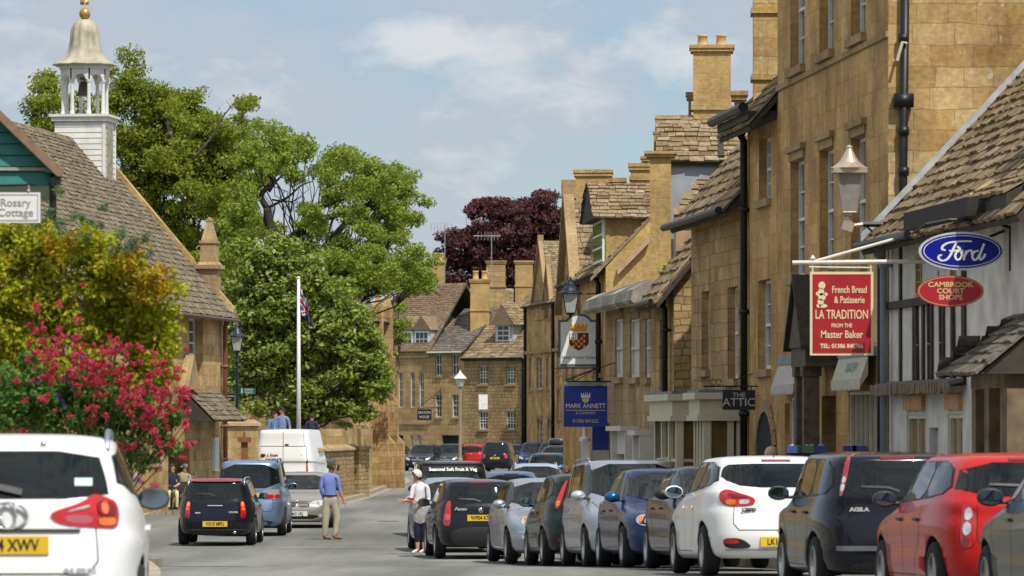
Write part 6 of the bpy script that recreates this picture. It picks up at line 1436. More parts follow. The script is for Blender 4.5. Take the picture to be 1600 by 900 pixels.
# black lantern on the inn wall
GLL = plain('lantern_glass', (.42, .44, .42), .15, 0, 1, var=.2)
d = 108.5; t = thing('wall_lantern', 'black lantern on a wall arm just above the white inn sign', 'street lamp', (X(891.5, d), d, Z(489, d))); fr, gl = MB(), MB(); lantern(fr, gl, (0, 0, 0), .80, .34)
fr.lathe([(.27, .44), (.26, .47), (.20, .50), (.17, .56), (.11, .62), (.10, .66), (.07, .70), (.06, .74), (.02, .77), (.03, .79), (.001, .84)], 14, (0, 0, 0)); fr.tube([(.20, 0, .43), (.75, 0, .44)], .016, 6)
fr.build('frame', plain('lamp_blue_black', (.02, .028, .04), .4, .4), t); gl.build('glazing', GLL, t)
# copper lantern
d = 69.3; t = thing('copper_lantern', 'tall copper coloured square lantern on a bracket beside the sash windows', 'street lamp', (X(1327, d), d, Z(332, d))); CU = plain('copper_paint', (.50, .40, .31), .38, .5, var=.15)
fr, gl = MB(), MB(); lantern(fr, gl, (0, 0, 0), 1.02, .33); fr.lathe([(.36, .565), (.36, .625)], 4, (0, 0, 0)) if 0 else fr.box((0, 0, .60), (.49, .49, .07))
pr = [(.245, .637), (.20, .66), (.13, .72), (.085, .80), (.05, .88), (.035, .93), (.045, .94), (.02, .97), (.001, .98)]
fr.lathe([(r*1.2, z) for r, z in pr], 20, (0, 0, 0)); fr.tube([(0, 0, -.04), (0, 0, -.22)], .05, 8); fr.box((-.02, 0, -.20), (.16, .12, .14), (0, .3, 0)); fr.tube([(.02, 0, -.20), (.22, 0, -.17)], .035, 6)
fr.build('frame', CU, t); gl.build('glazing', plain('lantern_frosted', (.28, .25, .24), .3, 0, .3, var=.15), t); MB().tube([(.2, 0, -.17), (.50, 0, -.17)], .045, 6).tube([(.25, 0, -.2), (.45, 0, -.38), (.50, 0, -.40)], .02, 6).build('bracket', IRON, t)
# lamp post with finger signs
d = 151.5; z0 = 1.4 if 0 else 0.1; t = thing('lamp_post', 'black lamp post with finger signs beside the town hall corner', 'street lamp', (X(370.5, d), d, 0)); zt = Z(553, d)
m = MB(); m.lathe([(.14, 0), (.14, .5), (.10, .6), (.075, 1.0), (.06, 1.1), (.05, zt-.3), (.08, zt-.25), (.05, zt-.15), (.05, zt)], 12); m.build('post', plain('lamp_blue_black', (.02, .028, .04), .4, .4), t)
fr, gl = MB(), MB(); lantern(fr, gl, (0, 0, zt+.1), .82, .36); fr.lathe([(.28, zt+.55), (.27, zt+.58), (.18, zt+.63), (.10, zt+.74), (.08, zt+.78), (.02, zt+.86), (.001, zt+.9)], 12); fr.build('lantern', plain('lamp_blue_black', (.02, .028, .04), .4, .4), t); gl.build('glazing', GLL, t)
g1 = plain('sign_green', (.01, .10, .07), .5, var=0); zz = Z(611, d); o = MB().bx(.08, .58, -.02, .02, zz-.10, zz+.10).build('finger_sign', g1, t); text('MUSEUM', .075, SW, o, 'lettering', (.37, -.024, zz+.04), sx=.9); text('TOILETS', .075, SW, o, 'lettering', (.37, -.024, zz-.05), sx=.9)
m = MB(); m.lathe([(.001, 0), (.022, .02), (.001, .045)], 8, (.15, -.024, zz+.03)); m.bx(.135, .165, -.026, -.021, zz-.07, zz+.03); m.build('walker_symbol', SW, o)
zz = Z(621, d); o = MB().bx(-.42, -.08, -.02, .02, zz-.12, zz+.12).build('finger_sign', plain('sign_black', (.012, .012, .016), .4), t); text('COTSWOLD', .06, SW, o, 'lettering', (-.25, -.024, zz+.04), sx=.9); text('WAY', .06, SW, o, 'lettering', (-.25, -.024, zz-.05), sx=.9)
t = thing('rusty_post', 'short rust brown post with a flat cap in front of garden wall', 'post', (X(382, 147), 147, 0)); MB().bx(-.10, .10, -.10, .10, 0, 2.05).build('shaft', plain('rust_brown', (.22, .085, .045), .7, var=.2), t); MB().bx(-.2, .2, -.2, .2, 2.053, 2.2).lathe([(.04, 2.2), (.03, 2.35), (.001, 2.4)], 8).build('cap', plain('rust_brown', (.22, .085, .045), .7, var=.2), t)
# far lamp column
d = 255; t = thing('far_lamp_column', 'pale lamp column in front of the far stone cottages', 'street lamp', (X(719, d), d, 0)); zt = Z(604, d)
MB().lathe([(.16, 0), (.14, .8), (.09, .9), (.07, zt-.1), (.11, zt)], 12).build('post', plain('lamp_beige', (.26, .215, .15), .6, var=.1), t); MB().lathe([(.16, zt), (.27, zt+.42)], 8).build('glazing', GLL, t); MB().lathe([(.36, zt+.43), (.30, zt+.5), (.12, zt+.68), (.03, zt+.82), (.001, zt+.9)], 12).build('cap', SW, t)
# Saxton House sign, blank white sign on the far cottages
d = 300; t = thing('house_name_sign', 'small black hanging sign reading Saxton House at the far end', 'sign', (X(663, d), d, Z(648, d))); MB().bx(-.45, .45, -.03, .03, -.34, .34).build('board', plain('sign_black', (.012, .012, .016), .4), t)
text('SAXTON', .22, LG, t, 'lettering', (0, -.034, .13), sx=.9); text('HOUSE', .22, LG, t, 'lettering', (0, -.034, -.14), sx=.9); MB().tube([(-.4, 0, .42), (1.0, 0, .45)], .03, 6).tube([(-.3, 0, .5), (1.0, 0, 1.5)], .02, 6).tube([(1.0, 0, -.1), (1.0, 0, 1.6)], .03, 6).build('bracket', IRON, t)
t = thing('white_hanging_sign', 'plain white hanging sign between windows of the far cottages', 'sign', (X(755, 292), 292, Z(628, 292))); MB().bx(-.27, .27, -.03, .03, -.45, .45).build('board', SW, t); MB().tube([(0, 0, .5), (0, 6, .5)], .03, 6).build('bracket', IRON, t); MB().tube([(.10+.14*math.cos(a*.4)-.05, -.034, -.2+.12*math.sin(a*.4)) for a in range(12)], .012, 5).build('swirl', LG, t)
# ================================================================== flag
d = 170; t = thing('flagpole', 'tall slim white flagpole standing in front of the whitebeam tree', 'flagpole', (X(466.5, d), d, 1.3)); zt = Z(436, d)-1.3
MB().lathe([(.075, 0), (.05, zt), (.001, zt)], 12).lathe([(.001, zt), (.06, zt+.03), (.06, zt+.07), (.001, zt+.1)], 10).build('pole', plain('pole_white', (.74, .73, .70), .4, var=.04), t, True); MB().tube([(.06, -.03, zt-.1), (.07, -.03, 1)], .008, 4).build('halyard', SW, t)
fl = MB(); nu, nv = 30, 20; Wf, Hf = 1.7, .95; UJ = [plain('flag_blue', (.02, .04, .20), .8, var=0), plain('flag_white', (.68, .68, .70), .8, var=0), plain('flag_red', (.42, .015, .03), .8, var=0)]
for j in range(nv+1):
    for i in range(nu+1):
        u_, v_ = i/nu, j/nv                          # hangs in limp folds
        x = .06+.46*(1-(1-u_)**2)*(.6+.4*v_)+.05*math.sin(u_*14+v_*2)*u_; z = zt-.28-v_*Hf*.98-u_*1.05*(1-.15*v_)+.35*u_*u_; y = .14*math.sin(u_*17+v_*2.5)*min(1, u_*3)
        fl.v.append((x, y-.05, z))
for j in range(nv):
    for i in range(nu):
        u_, v_ = (i+.5)/nu*2-1, (j+.5)/nv*2-1; c_ = 0
        if abs(u_-v_) < .20 or abs(u_+v_) < .20: c_ = 1
        if abs(u_-v_) < .08 or abs(u_+v_) < .08: c_ = 2
        if abs(u_) < .17 or abs(v_) < .32: c_ = 1
        if abs(u_) < .10 or abs(v_) < .19: c_ = 2
        fl.f.append((j*(nu+1)+i, (j+1)*(nu+1)+i, (j+1)*(nu+1)+i+1, j*(nu+1)+i+1)); fl.m.append(c_)
fo = fl.build('union_flag', UJ, None, True); fo.location = t.location; tag(fo, 'limp red white and blue union flag hanging from the pole', 'flag')
# ================================================================== small street things
for i, (px, c1) in enumerate(((1240, (.05, .09, .28)), (1262, (.10, .22, .12)), (1282, (.06, .08, .25)), (1327, (.10, .08, .30)), (1342, (.06, .10, .35)))):
    d = 72.0; t = thing('book_crate', ('blue crate of books leftmost on the pavement table', 'green fronted crate of books second from the left on the pavement table', 'dark blue crate of books right of the green one', 'violet crate of books behind the black tall hatchback', 'bright blue crate of books at the right end of the table')[i], 'crate', (X(px, d), d, Z(710, d)), group='crates of books outside the shop')
    MB().bx(-.10, .10, -.12, .12, 0, .02).bx(-.10, .10, -.12, -.10, 0, .13).bx(-.10, .10, .10, .12, 0, .13).bx(-.10, -.085, -.1, .1, 0, .13).bx(.085, .10, -.1, .1, 0, .13).build('crate_body', plain('crate_%d' % i, c1, .5), t)
    m = MB()
    for q in range(6): m.bx(-.08+.027*q, -.058+.027*q, -.09, .09, .021, .10+random.random()*.06)
    m.build('books', plain('book_covers_%d' % i, (.5-.1*(i % 3), .45, .40+.1*(i % 2)), .6, var=.6, vscale=30), t)
t = thing('book_table', 'long trestle table on the pavement carrying crates of books', 'table', (X(1290, 72), 72, Z(710, 72)-.001)); MB().bx(-.62, .62, -.3, .3, -.04, -.001).build('tabletop', DARKWOOD, t)
for x in (-.55, .55):
    for y in (-.25, .25): MB().bx(x-.02, x+.02, y-.02, y+.02, -.041-(Z(710, 72)-.041-g(72)-.12)+.0, -.041).build('leg', DARKWOOD, t)
t = thing('blue_shopfront_board', 'dark blue board and white column beneath the Mark Annett sign', 'board', (X(936, 108), 107.0, 0)); MB().bx(-.17, .2, -.03, .03, 2.0, 2.6).build('board', SBLU, t); MB().bx(-.42, -.24, -.09, .09, .1, 2.2).lathe([(.13, 2.2), (.13, 2.26), (.05, 2.3), (.05, 2.5), (.001, 2.5)], 10, (-.33, 0, 0)).build('column', SW, t); MB().bx(-.2, .2, -.02, .02, .1, 2.0).build('panel', plain('pale_panel', (.5, .52, .45), .5), t)
for i, (x, y) in enumerate(((-1.9, 92.5), (-3.3, 128))):
    t = thing('drain_cover', ('round iron drain cover in the road near the white haired woman', 'round iron drain cover in the road beyond the walking man')[i], 'drain cover', (x, y, g(y)+.008)); MB().lathe([(.001, 0), (.30, 0), (.30, -.01)], 20).build('lid', plain('worn_iron', (.06, .055, .05), .6, .4, var=.4, vscale=20), t)
# ================================================================== people
def person(label, loc, rz, J, E, mats, hair=None, extra=None, name='person', hz=None, face=math.pi/2*0, faceang=0, hairscale=(1, 1, 1), group=None):
    """J: joint -> (x, y, z, radius); E: (a, b, tag); the body is one skinned surface, coloured by the nearest limb"""
    t = thing(name, label, 'person', loc, rz, group); names = list(J); me = bpy.data.meshes.new('b'); me.from_pydata([J[n][:3] for n in names], [(names.index(a), names.index(b)) for a, b, _ in E], [])
    o = bpy.data.objects.new('b', me); COL.objects.link(o); md = o.modifiers.new('s', 'SKIN'); md.use_smooth_shade = True
    sv = me.skin_vertices[0].data if len(me.skin_vertices) else None
    for i, n in enumerate(names): r = J[n][3]; sv[i].radius = (r, r) if len(J[n]) < 5 else (r, J[n][4]); sv[i].use_root = (n == 'pelvis')
    sb = o.modifiers.new('u', 'SUBSURF'); sb.levels = 2; sb.render_levels = 2
    bm_ = bpy.data.meshes.new_from_object(o.evaluated_get(bpy.context.evaluated_depsgraph_get())); bpy.data.objects.remove(o)
    tags = list(dict.fromkeys(e[2] for e in E)); bm_.materials.clear()
    for tg in tags: bm_.materials.append(mats[tg])
    segs = [(Vector(J[a][:3]), Vector(J[b][:3]), tags.index(tg), (J[a][3]+J[b][3])/2) for a, b, tg in E]
    for p in bm_.polygons:
        c = p.center; best, bi = 1e9, 0
        for a, b, ti, r in segs:
            ab = b-a; q = max(0, min(1, (c-a).dot(ab)/max(ab.length_squared, 1e-9))); dd = (c-(a+ab*q)).length-r*.6
            if dd < best: best, bi = dd, ti
        p.material_index = bi; p.use_smooth = True
    bm_.name = 'body'; b = bpy.data.objects.new('body', bm_); COL.objects.link(b); b.parent = t
    h = Vector(J['head'][:3]); 
    f = Vector((math.cos(faceang), math.sin(faceang), 0)); sd = Vector((-f.y, f.x, 0)); r = J['head'][3]
    if hair:
        m = MB(); n = 18; rows = 9; tilt = .45
        for j in range(rows+1):
            ph = math.pi*.62*j/rows
            for i in range(n):
                a = 2*math.pi*i/n; ca = math.cos(a); cut = 1 if ca < .25 else (1-.50*(ca-.25)/.75)
                p2 = ph*cut; rr = r*1.13*(1+.06*random.random()); m.v.append(tuple(h+Vector((0, 0, r*.12))+(f*ca+sd*math.sin(a))*rr*math.sin(p2)*hairscale[0]+Vector((0, 0, rr*1.12*math.cos(p2)*hairscale[2]))-f*r*.10))
        for j in range(rows):
            for i in range(n): m.f.append((j*n+i, (j+1)*n+i, (j+1)*n+(i+1) % n, j*n+(i+1) % n)); m.m.append(0)
        m.build('hair', hair, t, True)
    sk = mats.get('skin')
    m = MB(); nz = h+f*(r*1.02)+Vector((0, 0, -r*.15)); m.add([nz+Vector((0, 0, r*.42)), nz+sd*r*.17-Vector((0, 0, r*.05)), nz-sd*r*.17-Vector((0, 0, r*.05)), nz+f*r*.32-Vector((0, 0, r*.02)), nz-Vector((0, 0, r*.18))], [(0, 1, 3), (0, 3, 2), (1, 4, 3), (2, 3, 4)]); m.build('nose', sk, t)
    m = MB(); m.lathe([(.001, -.011), (.009, -.004), (.009, .004), (.001, .011)], 8, h+f*r*.93+sd*r*.38+Vector((0, 0, r*.12))); m.lathe([(.001, -.011), (.009, -.004), (.009, .004), (.001, .011)], 8, h+f*r*.93-sd*r*.38+Vector((0, 0, r*.12))); m.build('eyes', INK, t)
    m = MB(); m.box(h+f*r*.95-Vector((0, 0, r*.55)), (.012, .012, .008)); m.build('mouth', plain('lips', (.30, .09, .07), .6), t)
    m = MB()
    for q in (-1, 1): m.lathe([(.001, -.03), (.016, -.015), (.018, .01), (.001, .03)], 8, h+sd*q*r*1.02)
    m.build('ears', sk, t)
    return t
SK = plain('skin', (.50, .28, .19), .55, var=.08); SK2 = plain('tanned_skin', (.42, .21, .13), .55, var=.08)
def hand(J, E, w, pre, d=(0, 0, -1), side=(1, 0, 0), tag_='skin'):
    """palm and five separate, slightly curled fingers from the wrist joint"""
    W = Vector(J[w][:3]); d = Vector(d).normalized(); s = Vector(side).normalized(); n = d.cross(s)
    pl = W+d*.055; J[pre+'palm'] = (*pl, .026); E.append((w, pre+'palm', tag_))
    for i, (o, L) in enumerate(((-.03, .065), (-.011, .078), (.010, .074), (.028, .058))):
        a = W+d*.095+s*o; b = a+d*L*.55+n*.008; c = b+d*L*.45+n*.022
        for q, p in (('a', a), ('b', b), ('c', c)): J[pre+str(i)+q] = (*p, .0088 if q != 'c' else .007)
        E += [(pre+'palm', pre+str(i)+'a', tag_), (pre+str(i)+'a', pre+str(i)+'b', tag_), (pre+str(i)+'b', pre+str(i)+'c', tag_)]
    a = W+d*.04-s*.038; b = a+d*.035-s*.022+n*.012; J[pre+'ta'] = (*a, .012); J[pre+'tb'] = (*b, .009); E += [(pre+'palm', pre+'ta', tag_), (pre+'ta', pre+'tb', tag_)]
# man crossing the road, seen from behind, phone at his right ear, stepping to the right
J = dict(pelvis=(0, 0, .90, .15, .125), beltline=(0, 0, .975, .145, .115), waist=(0, 0, 1.08, .148, .118), chest=(-.02, 0, 1.27, .165, .12), neckb=(-.01, 0, 1.42, .075), neck=(.01, .01, 1.49, .055), chin=(.025, .02, 1.55, .065), head=(.03, .02, 1.625, .088), crown=(.02, .01, 1.68, .07),
    hipL=(-.078, 0, .82, .108), kneeL=(-.10, -.02, .47, .086), ankL=(-.12, 0, .11, .062), heelL=(-.14, 0, .045, .042), toeL=(.02, .03, .035, .036),
    hipR=(.078, 0, .82, .108), kneeR=(.155, .02, .48, .086), ankR=(.11, 0, .12, .062), heelR=(.07, 0, .05, .042), toeR=(.27, -.03, .035, .036),
    shL=(-.17, 0, 1.385, .062), elL=(-.21, -.02, 1.12, .046), wrL=(-.15, .06, .92, .030), shR=(.17, 0, 1.385, .062), elR=(.22, -.03, 1.10, .046), wrR=(.30, -.04, .88, .032))
E = [('pelvis', 'beltline', 'trousers'), ('beltline', 'waist', 'shirt'), ('waist', 'chest', 'shirt'), ('chest', 'neckb', 'shirt'), ('neckb', 'neck', 'skin'), ('neck', 'chin', 'skin'), ('chin', 'head', 'skin'), ('head', 'crown', 'skin'), ('pelvis', 'hipL', 'trousers'), ('hipL', 'kneeL', 'trousers'), ('kneeL', 'ankL', 'trousers'), ('ankL', 'heelL', 'shoe'), ('heelL', 'toeL', 'shoe'),
     ('pelvis', 'hipR', 'trousers'), ('hipR', 'kneeR', 'trousers'), ('kneeR', 'ankR', 'trousers'), ('ankR', 'heelR', 'shoe'), ('heelR', 'toeR', 'shoe'), ('neckb', 'shL', 'shirt'), ('shL', 'elL', 'shirt'), ('elL', 'wrL', 'shirt'), ('neckb', 'shR', 'shirt'), ('shR', 'elR', 'shirt'), ('elR', 'wrR', 'skin')]
hand(J, E, 'wrR', 'r', (.25, 0, -1), (0, 1, 0)); hand(J, E, 'wrL', 'l', (.1, .3, -1), (0, 1, 0))
M1 = dict(shirt=plain('blue_shirt', (.16, .22, .52), .8, var=.12, vscale=6, bump=.3), skin=SK2, trousers=plain('khaki_trousers', (.42, .37, .27), .85, var=.12, vscale=5, bump=.3), shoe=plain('brown_shoes', (.20, .07, .03), .5, var=.1))
t = person('man in blue shirt and beige trousers walking across the road', (X(516, 107), 107, .0), 0, J, E, M1, hair=plain('brown_hair', (.06, .035, .02), .8, var=.3, vscale=60, bump=.5), faceang=R(35))
MB().bx(-.152, .152, -.128, .128, .935, .965).build('belt', plain('belt_brown', (.03, .02, .015), .5), t) if 0 else None
m = MB(); m.lathe([(.150, .965), (.168, .968), (.168, .995), (.150, .998)], 24); 
for i in range(len(m.v)): v = m.v[i]; m.v[i] = (v[0]*.93, v[1]*.78, v[2])
m.build('belt', plain('belt_brown', (.03, .02, .015), .5), t)
tag(MB().box((X(528.5, 107), 106.98, 1.60), (.05, .03, .14), (0, .2, 0)).build('black_phone', TRIM), 'black phone held up beside the head of the walking man', 'phone')
# white haired woman beside the silver car
J = dict(pelvis=(0, 0, .90, .15, .13), waist=(-.01, 0, 1.02, .135, .12), chest=(-.01, 0, 1.22, .145, .13), neckb=(-.02, 0, 1.36, .065), neck=(-.045, -.02, 1.43, .050), chin=(-.07, -.03, 1.475, .055), head=(-.065, -.03, 1.55, .080), crown=(-.055, -.02, 1.60, .065),
    hem=(.0, 0, .66, .17, .14), hipL=(-.05, 0, .58, .10), kneeL=(-.05, -.01, .40, .075), calfL=(-.045, .01, .28, .052), ankL=(-.04, 0, .09, .034), toeL=(-.16, -.06, .03, .032), hipR=(.06, .02, .58, .10), kneeR=(.07, .03, .40, .075), calfR=(.075, .04, .28, .052), ankR=(.08, .04, .09, .034), toeR=(-.02, 0, .03, .032),
    shL=(-.13, -.06, 1.325, .055), elL=(-.17, -.12, 1.08, .042), wrL=(-.27, -.20, 1.06, .028), shR=(.15, .03, 1.325, .055), elR=(.18, -.02, 1.06, .042), wrR=(.02, -.19, 1.03, .028))
E = [('pelvis', 'waist', 'blouse'), ('waist', 'chest', 'blouse'), ('chest', 'neckb', 'blouse'), ('neckb', 'neck', 'skin'), ('neck', 'chin', 'skin'), ('chin', 'head', 'skin'), ('head', 'crown', 'skin'), ('pelvis', 'hem', 'tunic'), ('hem', 'hipL', 'crop'), ('hem', 'hipR', 'crop'), ('hipL', 'kneeL', 'crop'), ('kneeL', 'calfL', 'crop'), ('calfL', 'ankL', 'skin'), ('ankL', 'toeL', 'shoe'), ('hipR', 'kneeR', 'crop'), ('kneeR', 'calfR', 'crop'), ('calfR', 'ankR', 'skin'), ('ankR', 'toeR', 'shoe'),
     ('neckb', 'shL', 'blouse'), ('shL', 'elL', 'blouse'), ('elL', 'wrL', 'skin'), ('neckb', 'shR', 'blouse'), ('shR', 'elR', 'blouse'), ('elR', 'wrR', 'skin')]
hand(J, E, 'wrL', 'l', (-1, -.3, 0), (0, 0, 1)); hand(J, E, 'wrR', 'r', (-1, -.4, 0), (0, 0, 1))
M2 = dict(blouse=plain('white_blouse', (.66, .65, .68), .85, var=.08, vscale=8, bump=.3), tunic=plain('pale_grey_tunic', (.40, .38, .38), .85, var=.3, vscale=18, bump=.3), skin=SK, crop=plain('navy_crops', (.012, .014, .035), .85), shoe=plain('white_shoes', (.6, .6, .58), .5))
t = person('white haired woman in white blouse and navy cropped trousers beside silver car', (X(656, 94), 94, g(94)), 0, J, E, M2, hair=plain('white_hair', (.68, .66, .60), .8, var=.12, vscale=60, bump=.6), faceang=R(205), hairscale=(1.12, 1, 1.08))
tag(MB().box((X(642, 93.8), 93.62, 1.06+.05), (.13, .06, .04), (0, .15, .3)).build('red_purse', plain('red_purse_leather', (.40, .01, .02), .4)), 'small red purse held in the hand of the white haired woman', 'purse')
# seated pair
def seated(label, px, d, top, legs, hair, cap=None, fa=R(-70), lean=0, skm=SK, dz=0.0):
    J = dict(pelvis=(0, 0, .52, .16, .14), waist=(.0, 0, .66, .14), chest=(lean*.5, -.02, .86, .155, .13), neckb=(lean, -.04, 1.02, .07), neck=(lean, -.05, 1.08, .055), chin=(lean+.02, -.07, 1.13, .06), head=(lean+.02, -.06, 1.21, .085), crown=(lean+.02, -.05, 1.26, .07),
        hipL=(-.10, -.05, .50, .09), kneeL=(-.12, -.46, .52, .065), ankL=(-.12, -.48, .09, .045), toeL=(-.12, -.64, .04, .035), hipR=(.10, -.05, .50, .09), kneeR=(.12, -.46, .52, .065), ankR=(.12, -.46, .09, .045), toeR=(.12, -.62, .04, .035),
        shL=(-.17+lean, -.02, .98, .06), elL=(-.22+lean, -.14, .76, .045), wrL=(-.12, -.34, .70, .03), shR=(.17+lean, -.02, .98, .06), elR=(.22+lean, -.14, .76, .045), wrR=(.10, -.34, .70, .03))
    E = [('pelvis', 'waist', 'top'), ('waist', 'chest', 'top'), ('chest', 'neckb', 'top'), ('neckb', 'neck', 'skin'), ('neck', 'chin', 'skin'), ('chin', 'head', 'skin'), ('head', 'crown', 'skin')]
    for s_ in 'LR': E += [('pelvis', 'hip'+s_, 'legs'), ('hip'+s_, 'knee'+s_, 'legs'), ('knee'+s_, 'ank'+s_, 'legs'), ('ank'+s_, 'toe'+s_, 'shoe'), ('neckb', 'sh'+s_, 'top'), ('sh'+s_, 'el'+s_, 'top'), ('el'+s_, 'wr'+s_, 'skin')]
    hand(J, E, 'wrL', 'l', (.3, -1, 0)); hand(J, E, 'wrR', 'r', (-.3, -1, 0), (-1, 0, 0))
    t = person(label, (X(px, d), d, g(d)+.13+dz), R(8), J, E, dict(top=top, legs=legs, skin=skm, shoe=plain('dark_shoes', (.03, .025, .02), .5)), hair=hair, faceang=fa)
    return t
seated('seated person in dark top and pale yellow trousers by the hall wall', 268, 137.5, plain('dark_top', (.02, .02, .05), .85), plain('lemon_trousers', (.55, .56, .28), .85), plain('brown_hair', (.06, .035, .02), .8), fa=R(-60))
t = seated('seated person in beige jacket and white cap by the hall wall', 287, 139.5, plain('beige_jacket', (.38, .32, .20), .85), plain('grey_trousers', (.06, .055, .05), .85), plain('grey_hair', (.3, .28, .26), .8), fa=R(-150))
MB().lathe([(.10, 1.225), (.098, 1.27), (.07, 1.315), (.001, 1.33)], 14, (.02, -.06, .0)).bx(-.12, -.02, -.14, -.04, 1.225, 1.235).build('cap', SW, t, True)
t = thing('bench', 'dark wooden bench under the hall porch with two people seated', 'bench', (X(277, 138.6), 138.6, g(138)+.13), R(8)); MB().bx(-.75, .75, -.25, .20, .36, .41).build('seat', DARKWOOD, t); MB().bx(-.75, .75, .22, .26, .50, .80).build('backrest', DARKWOOD, t)
for x in (-.68, .64):
    for y in (-.2, .17): MB().bx(x, x+.06, y, y+.05, 0, .355).build('leg', DARKWOOD, t)
# standing figures mostly hidden by cars
def standing(label, px, d, H, top, legs, hair, fa, z=None, skm=SK, arm=0):
    k = H/1.75
    J = dict(pelvis=(0, 0, .93, .15, .12), waist=(0, 0, 1.06, .14, .11), chest=(0, 0, 1.27, .17, .125), neckb=(0, 0, 1.42, .075), neck=(0, -.01, 1.49, .055), chin=(0, -.03, 1.55, .065), head=(0, -.02, 1.63, .09), crown=(0, -.01, 1.685, .072),
        hipL=(-.09, 0, .86, .095), kneeL=(-.10, 0, .47, .068), ankL=(-.11, 0, .10, .048), toeL=(-.12, -.16, .04, .038), hipR=(.09, 0, .86, .095), kneeR=(.12, 0, .47, .068), ankR=(.14, 0, .10, .048), toeR=(.16, -.16, .04, .038),
        shL=(-.18, 0, 1.39, .065), elL=(-.25, -.02, 1.12, .048), wrL=(-.26, -.08, .88, .032), shR=(.18, 0, 1.39, .065), elR=(.25, -.02, 1.12, .048), wrR=(.28, -.08, .88, .032))
    J = {a: tuple(c*k for c in b) for a, b in J.items()}
    E = [('pelvis', 'waist', 'top'), ('waist', 'chest', 'top'), ('chest', 'neckb', 'top'), ('neckb', 'neck', 'skin'), ('neck', 'chin', 'skin'), ('chin', 'head', 'skin'), ('head', 'crown', 'skin')]
    for s_ in 'LR': E += [('pelvis', 'hip'+s_, 'legs'), ('hip'+s_, 'knee'+s_, 'legs'), ('knee'+s_, 'ank'+s_, 'legs'), ('ank'+s_, 'toe'+s_, 'shoe'), ('neckb', 'sh'+s_, 'top'), ('sh'+s_, 'el'+s_, 'top'), ('el'+s_, 'wr'+s_, 'skin')]
    hand(J, E, 'wrL', 'l'); hand(J, E, 'wrR', 'r', (0, 0, -1), (-1, 0, 0))
    return person(label, (X(px, d), d, g(d) if z is None else z), 0, J, E, dict(top=top, legs=legs, skin=skm, shoe=plain('dark_shoes', (.03, .025, .02), .5)), hair=hair, faceang=fa)
standing('man in blue grey t-shirt standing above the white van', 441, 167, 1.82, plain('blue_grey_tee', (.16, .22, .36), .85, var=.15), plain('grey_shorts', (.12, .12, .10), .85), plain('dark_hair', (.02, .014, .01), .8), R(-140), z=1.38, skm=SK2)
standing('person in sky blue top half hidden behind the man in grey blue', 430, 171, 1.68, plain('sky_blue_top', (.08, .22, .50), .85), plain('grey_shorts', (.12, .12, .10), .85), plain('dark_hair', (.02, .014, .01), .8), R(-40), z=1.38)
standing('person in dark jacket standing right of the flagpole in shade', 487, 169, 1.62, plain('dark_top', (.02, .02, .05), .85), plain('pale_shorts', (.5, .48, .5), .85), plain('dark_hair', (.02, .014, .01), .8), R(80), z=1.38)
standing('bald tanned man whose head shows between the parked cars', 883, 101, 1.70, plain('dark_top', (.02, .02, .05), .85), plain('grey_shorts', (.12, .12, .10), .85), plain('cropped_hair', (.10, .06, .04), .8), R(-160), skm=SK2)
standing('blonde person in white top between the parked cars', 901, 102, 1.74, plain('white_top', (.66, .65, .68), .85), plain('grey_shorts', (.12, .12, .10), .85), plain('blonde_hair', (.50, .36, .20), .8), R(90))
standing('fair haired person whose hair shows above the white hatchback', 1205, 75, 1.76, plain('white_top', (.66, .65, .68), .85), plain('grey_shorts', (.12, .12, .10), .85), plain('fair_hair', (.56, .40, .24), .8), R(90), z=g(75)+.12)
# ================================================================== trees and shrubs
rng = np.random.default_rng(11)
def leaves(centres, radii, counts, size, flat_=.6, up=.35, aspect=.5):
    """clusters of small folded leaf faces; returns vertex and quad arrays"""
    C_ = np.repeat(centres, counts, axis=0); Rr = np.repeat(radii, counts); n = len(C_)
    v = rng.normal(size=(n, 3)); v /= np.linalg.norm(v, axis=1)[:, None]; v *= (rng.random(n)**.45*Rr)[:, None]; v[:, 2] *= flat_
    p = C_+v; nr = rng.normal(size=(n, 3)); nr[:, 2] += up*2; nr += v/np.maximum(Rr, .01)[:, None]*.7; nr /= np.linalg.norm(nr, axis=1)[:, None]
    a = np.cross(nr, rng.normal(size=(n, 3))); a /= np.linalg.norm(a, axis=1)[:, None]; b = np.cross(nr, a)
    s = size*(.6+.8*rng.random(n))[:, None]
    V = np.stack([p-a*s*.5, p-b*s*aspect*.5+nr*s*.08, p+a*s*.5, p+b*s*aspect*.5+nr*s*.08], 1).reshape(-1, 3)
    return V, np.arange(n*4).reshape(-1, 4)
def clumps(blobs, d, sub, cr, shell=.55, squash=1.0):
    """blobs drawn as (px, py, radius px[, depth offset]) become sub-clumps spread through real balls"""
    out = []
    for bl in blobs:
        px, py, r = bl[:3]; dd = bl[3] if len(bl) > 3 else 0; c = P(px, py, d+dd); rm = r*(d+dd)/FPX; n = max(3, int(sub*rm*rm))
        v = rng.normal(size=(n, 3)); v /= np.linalg.norm(v, axis=1)[:, None]; v *= (shell+(1-shell)*rng.random(n))[:, None]*rm; v[:, 2] *= squash
        out.append(v+np.array(c))
    return np.concatenate(out)
def limb(mb_, a, b, r0, r1, wig=.06, n=7):
    a, b = Vector(a), Vector(b); L = (b-a).length; pts = []
    for i in range(n+1):
        t_ = i/n; p = a.lerp(b, t_)+Vector((random.gauss(0, 1), random.gauss(0, 1), random.gauss(0, .6)))*L*wig*math.sin(math.pi*t_)*.6+Vector((0, 0, L*.05*math.sin(math.pi*t_))); pts.append(p)
    mb_.tube(pts, [r0+(r1-r0)*i/n for i in range(n+1)], 7); return pts
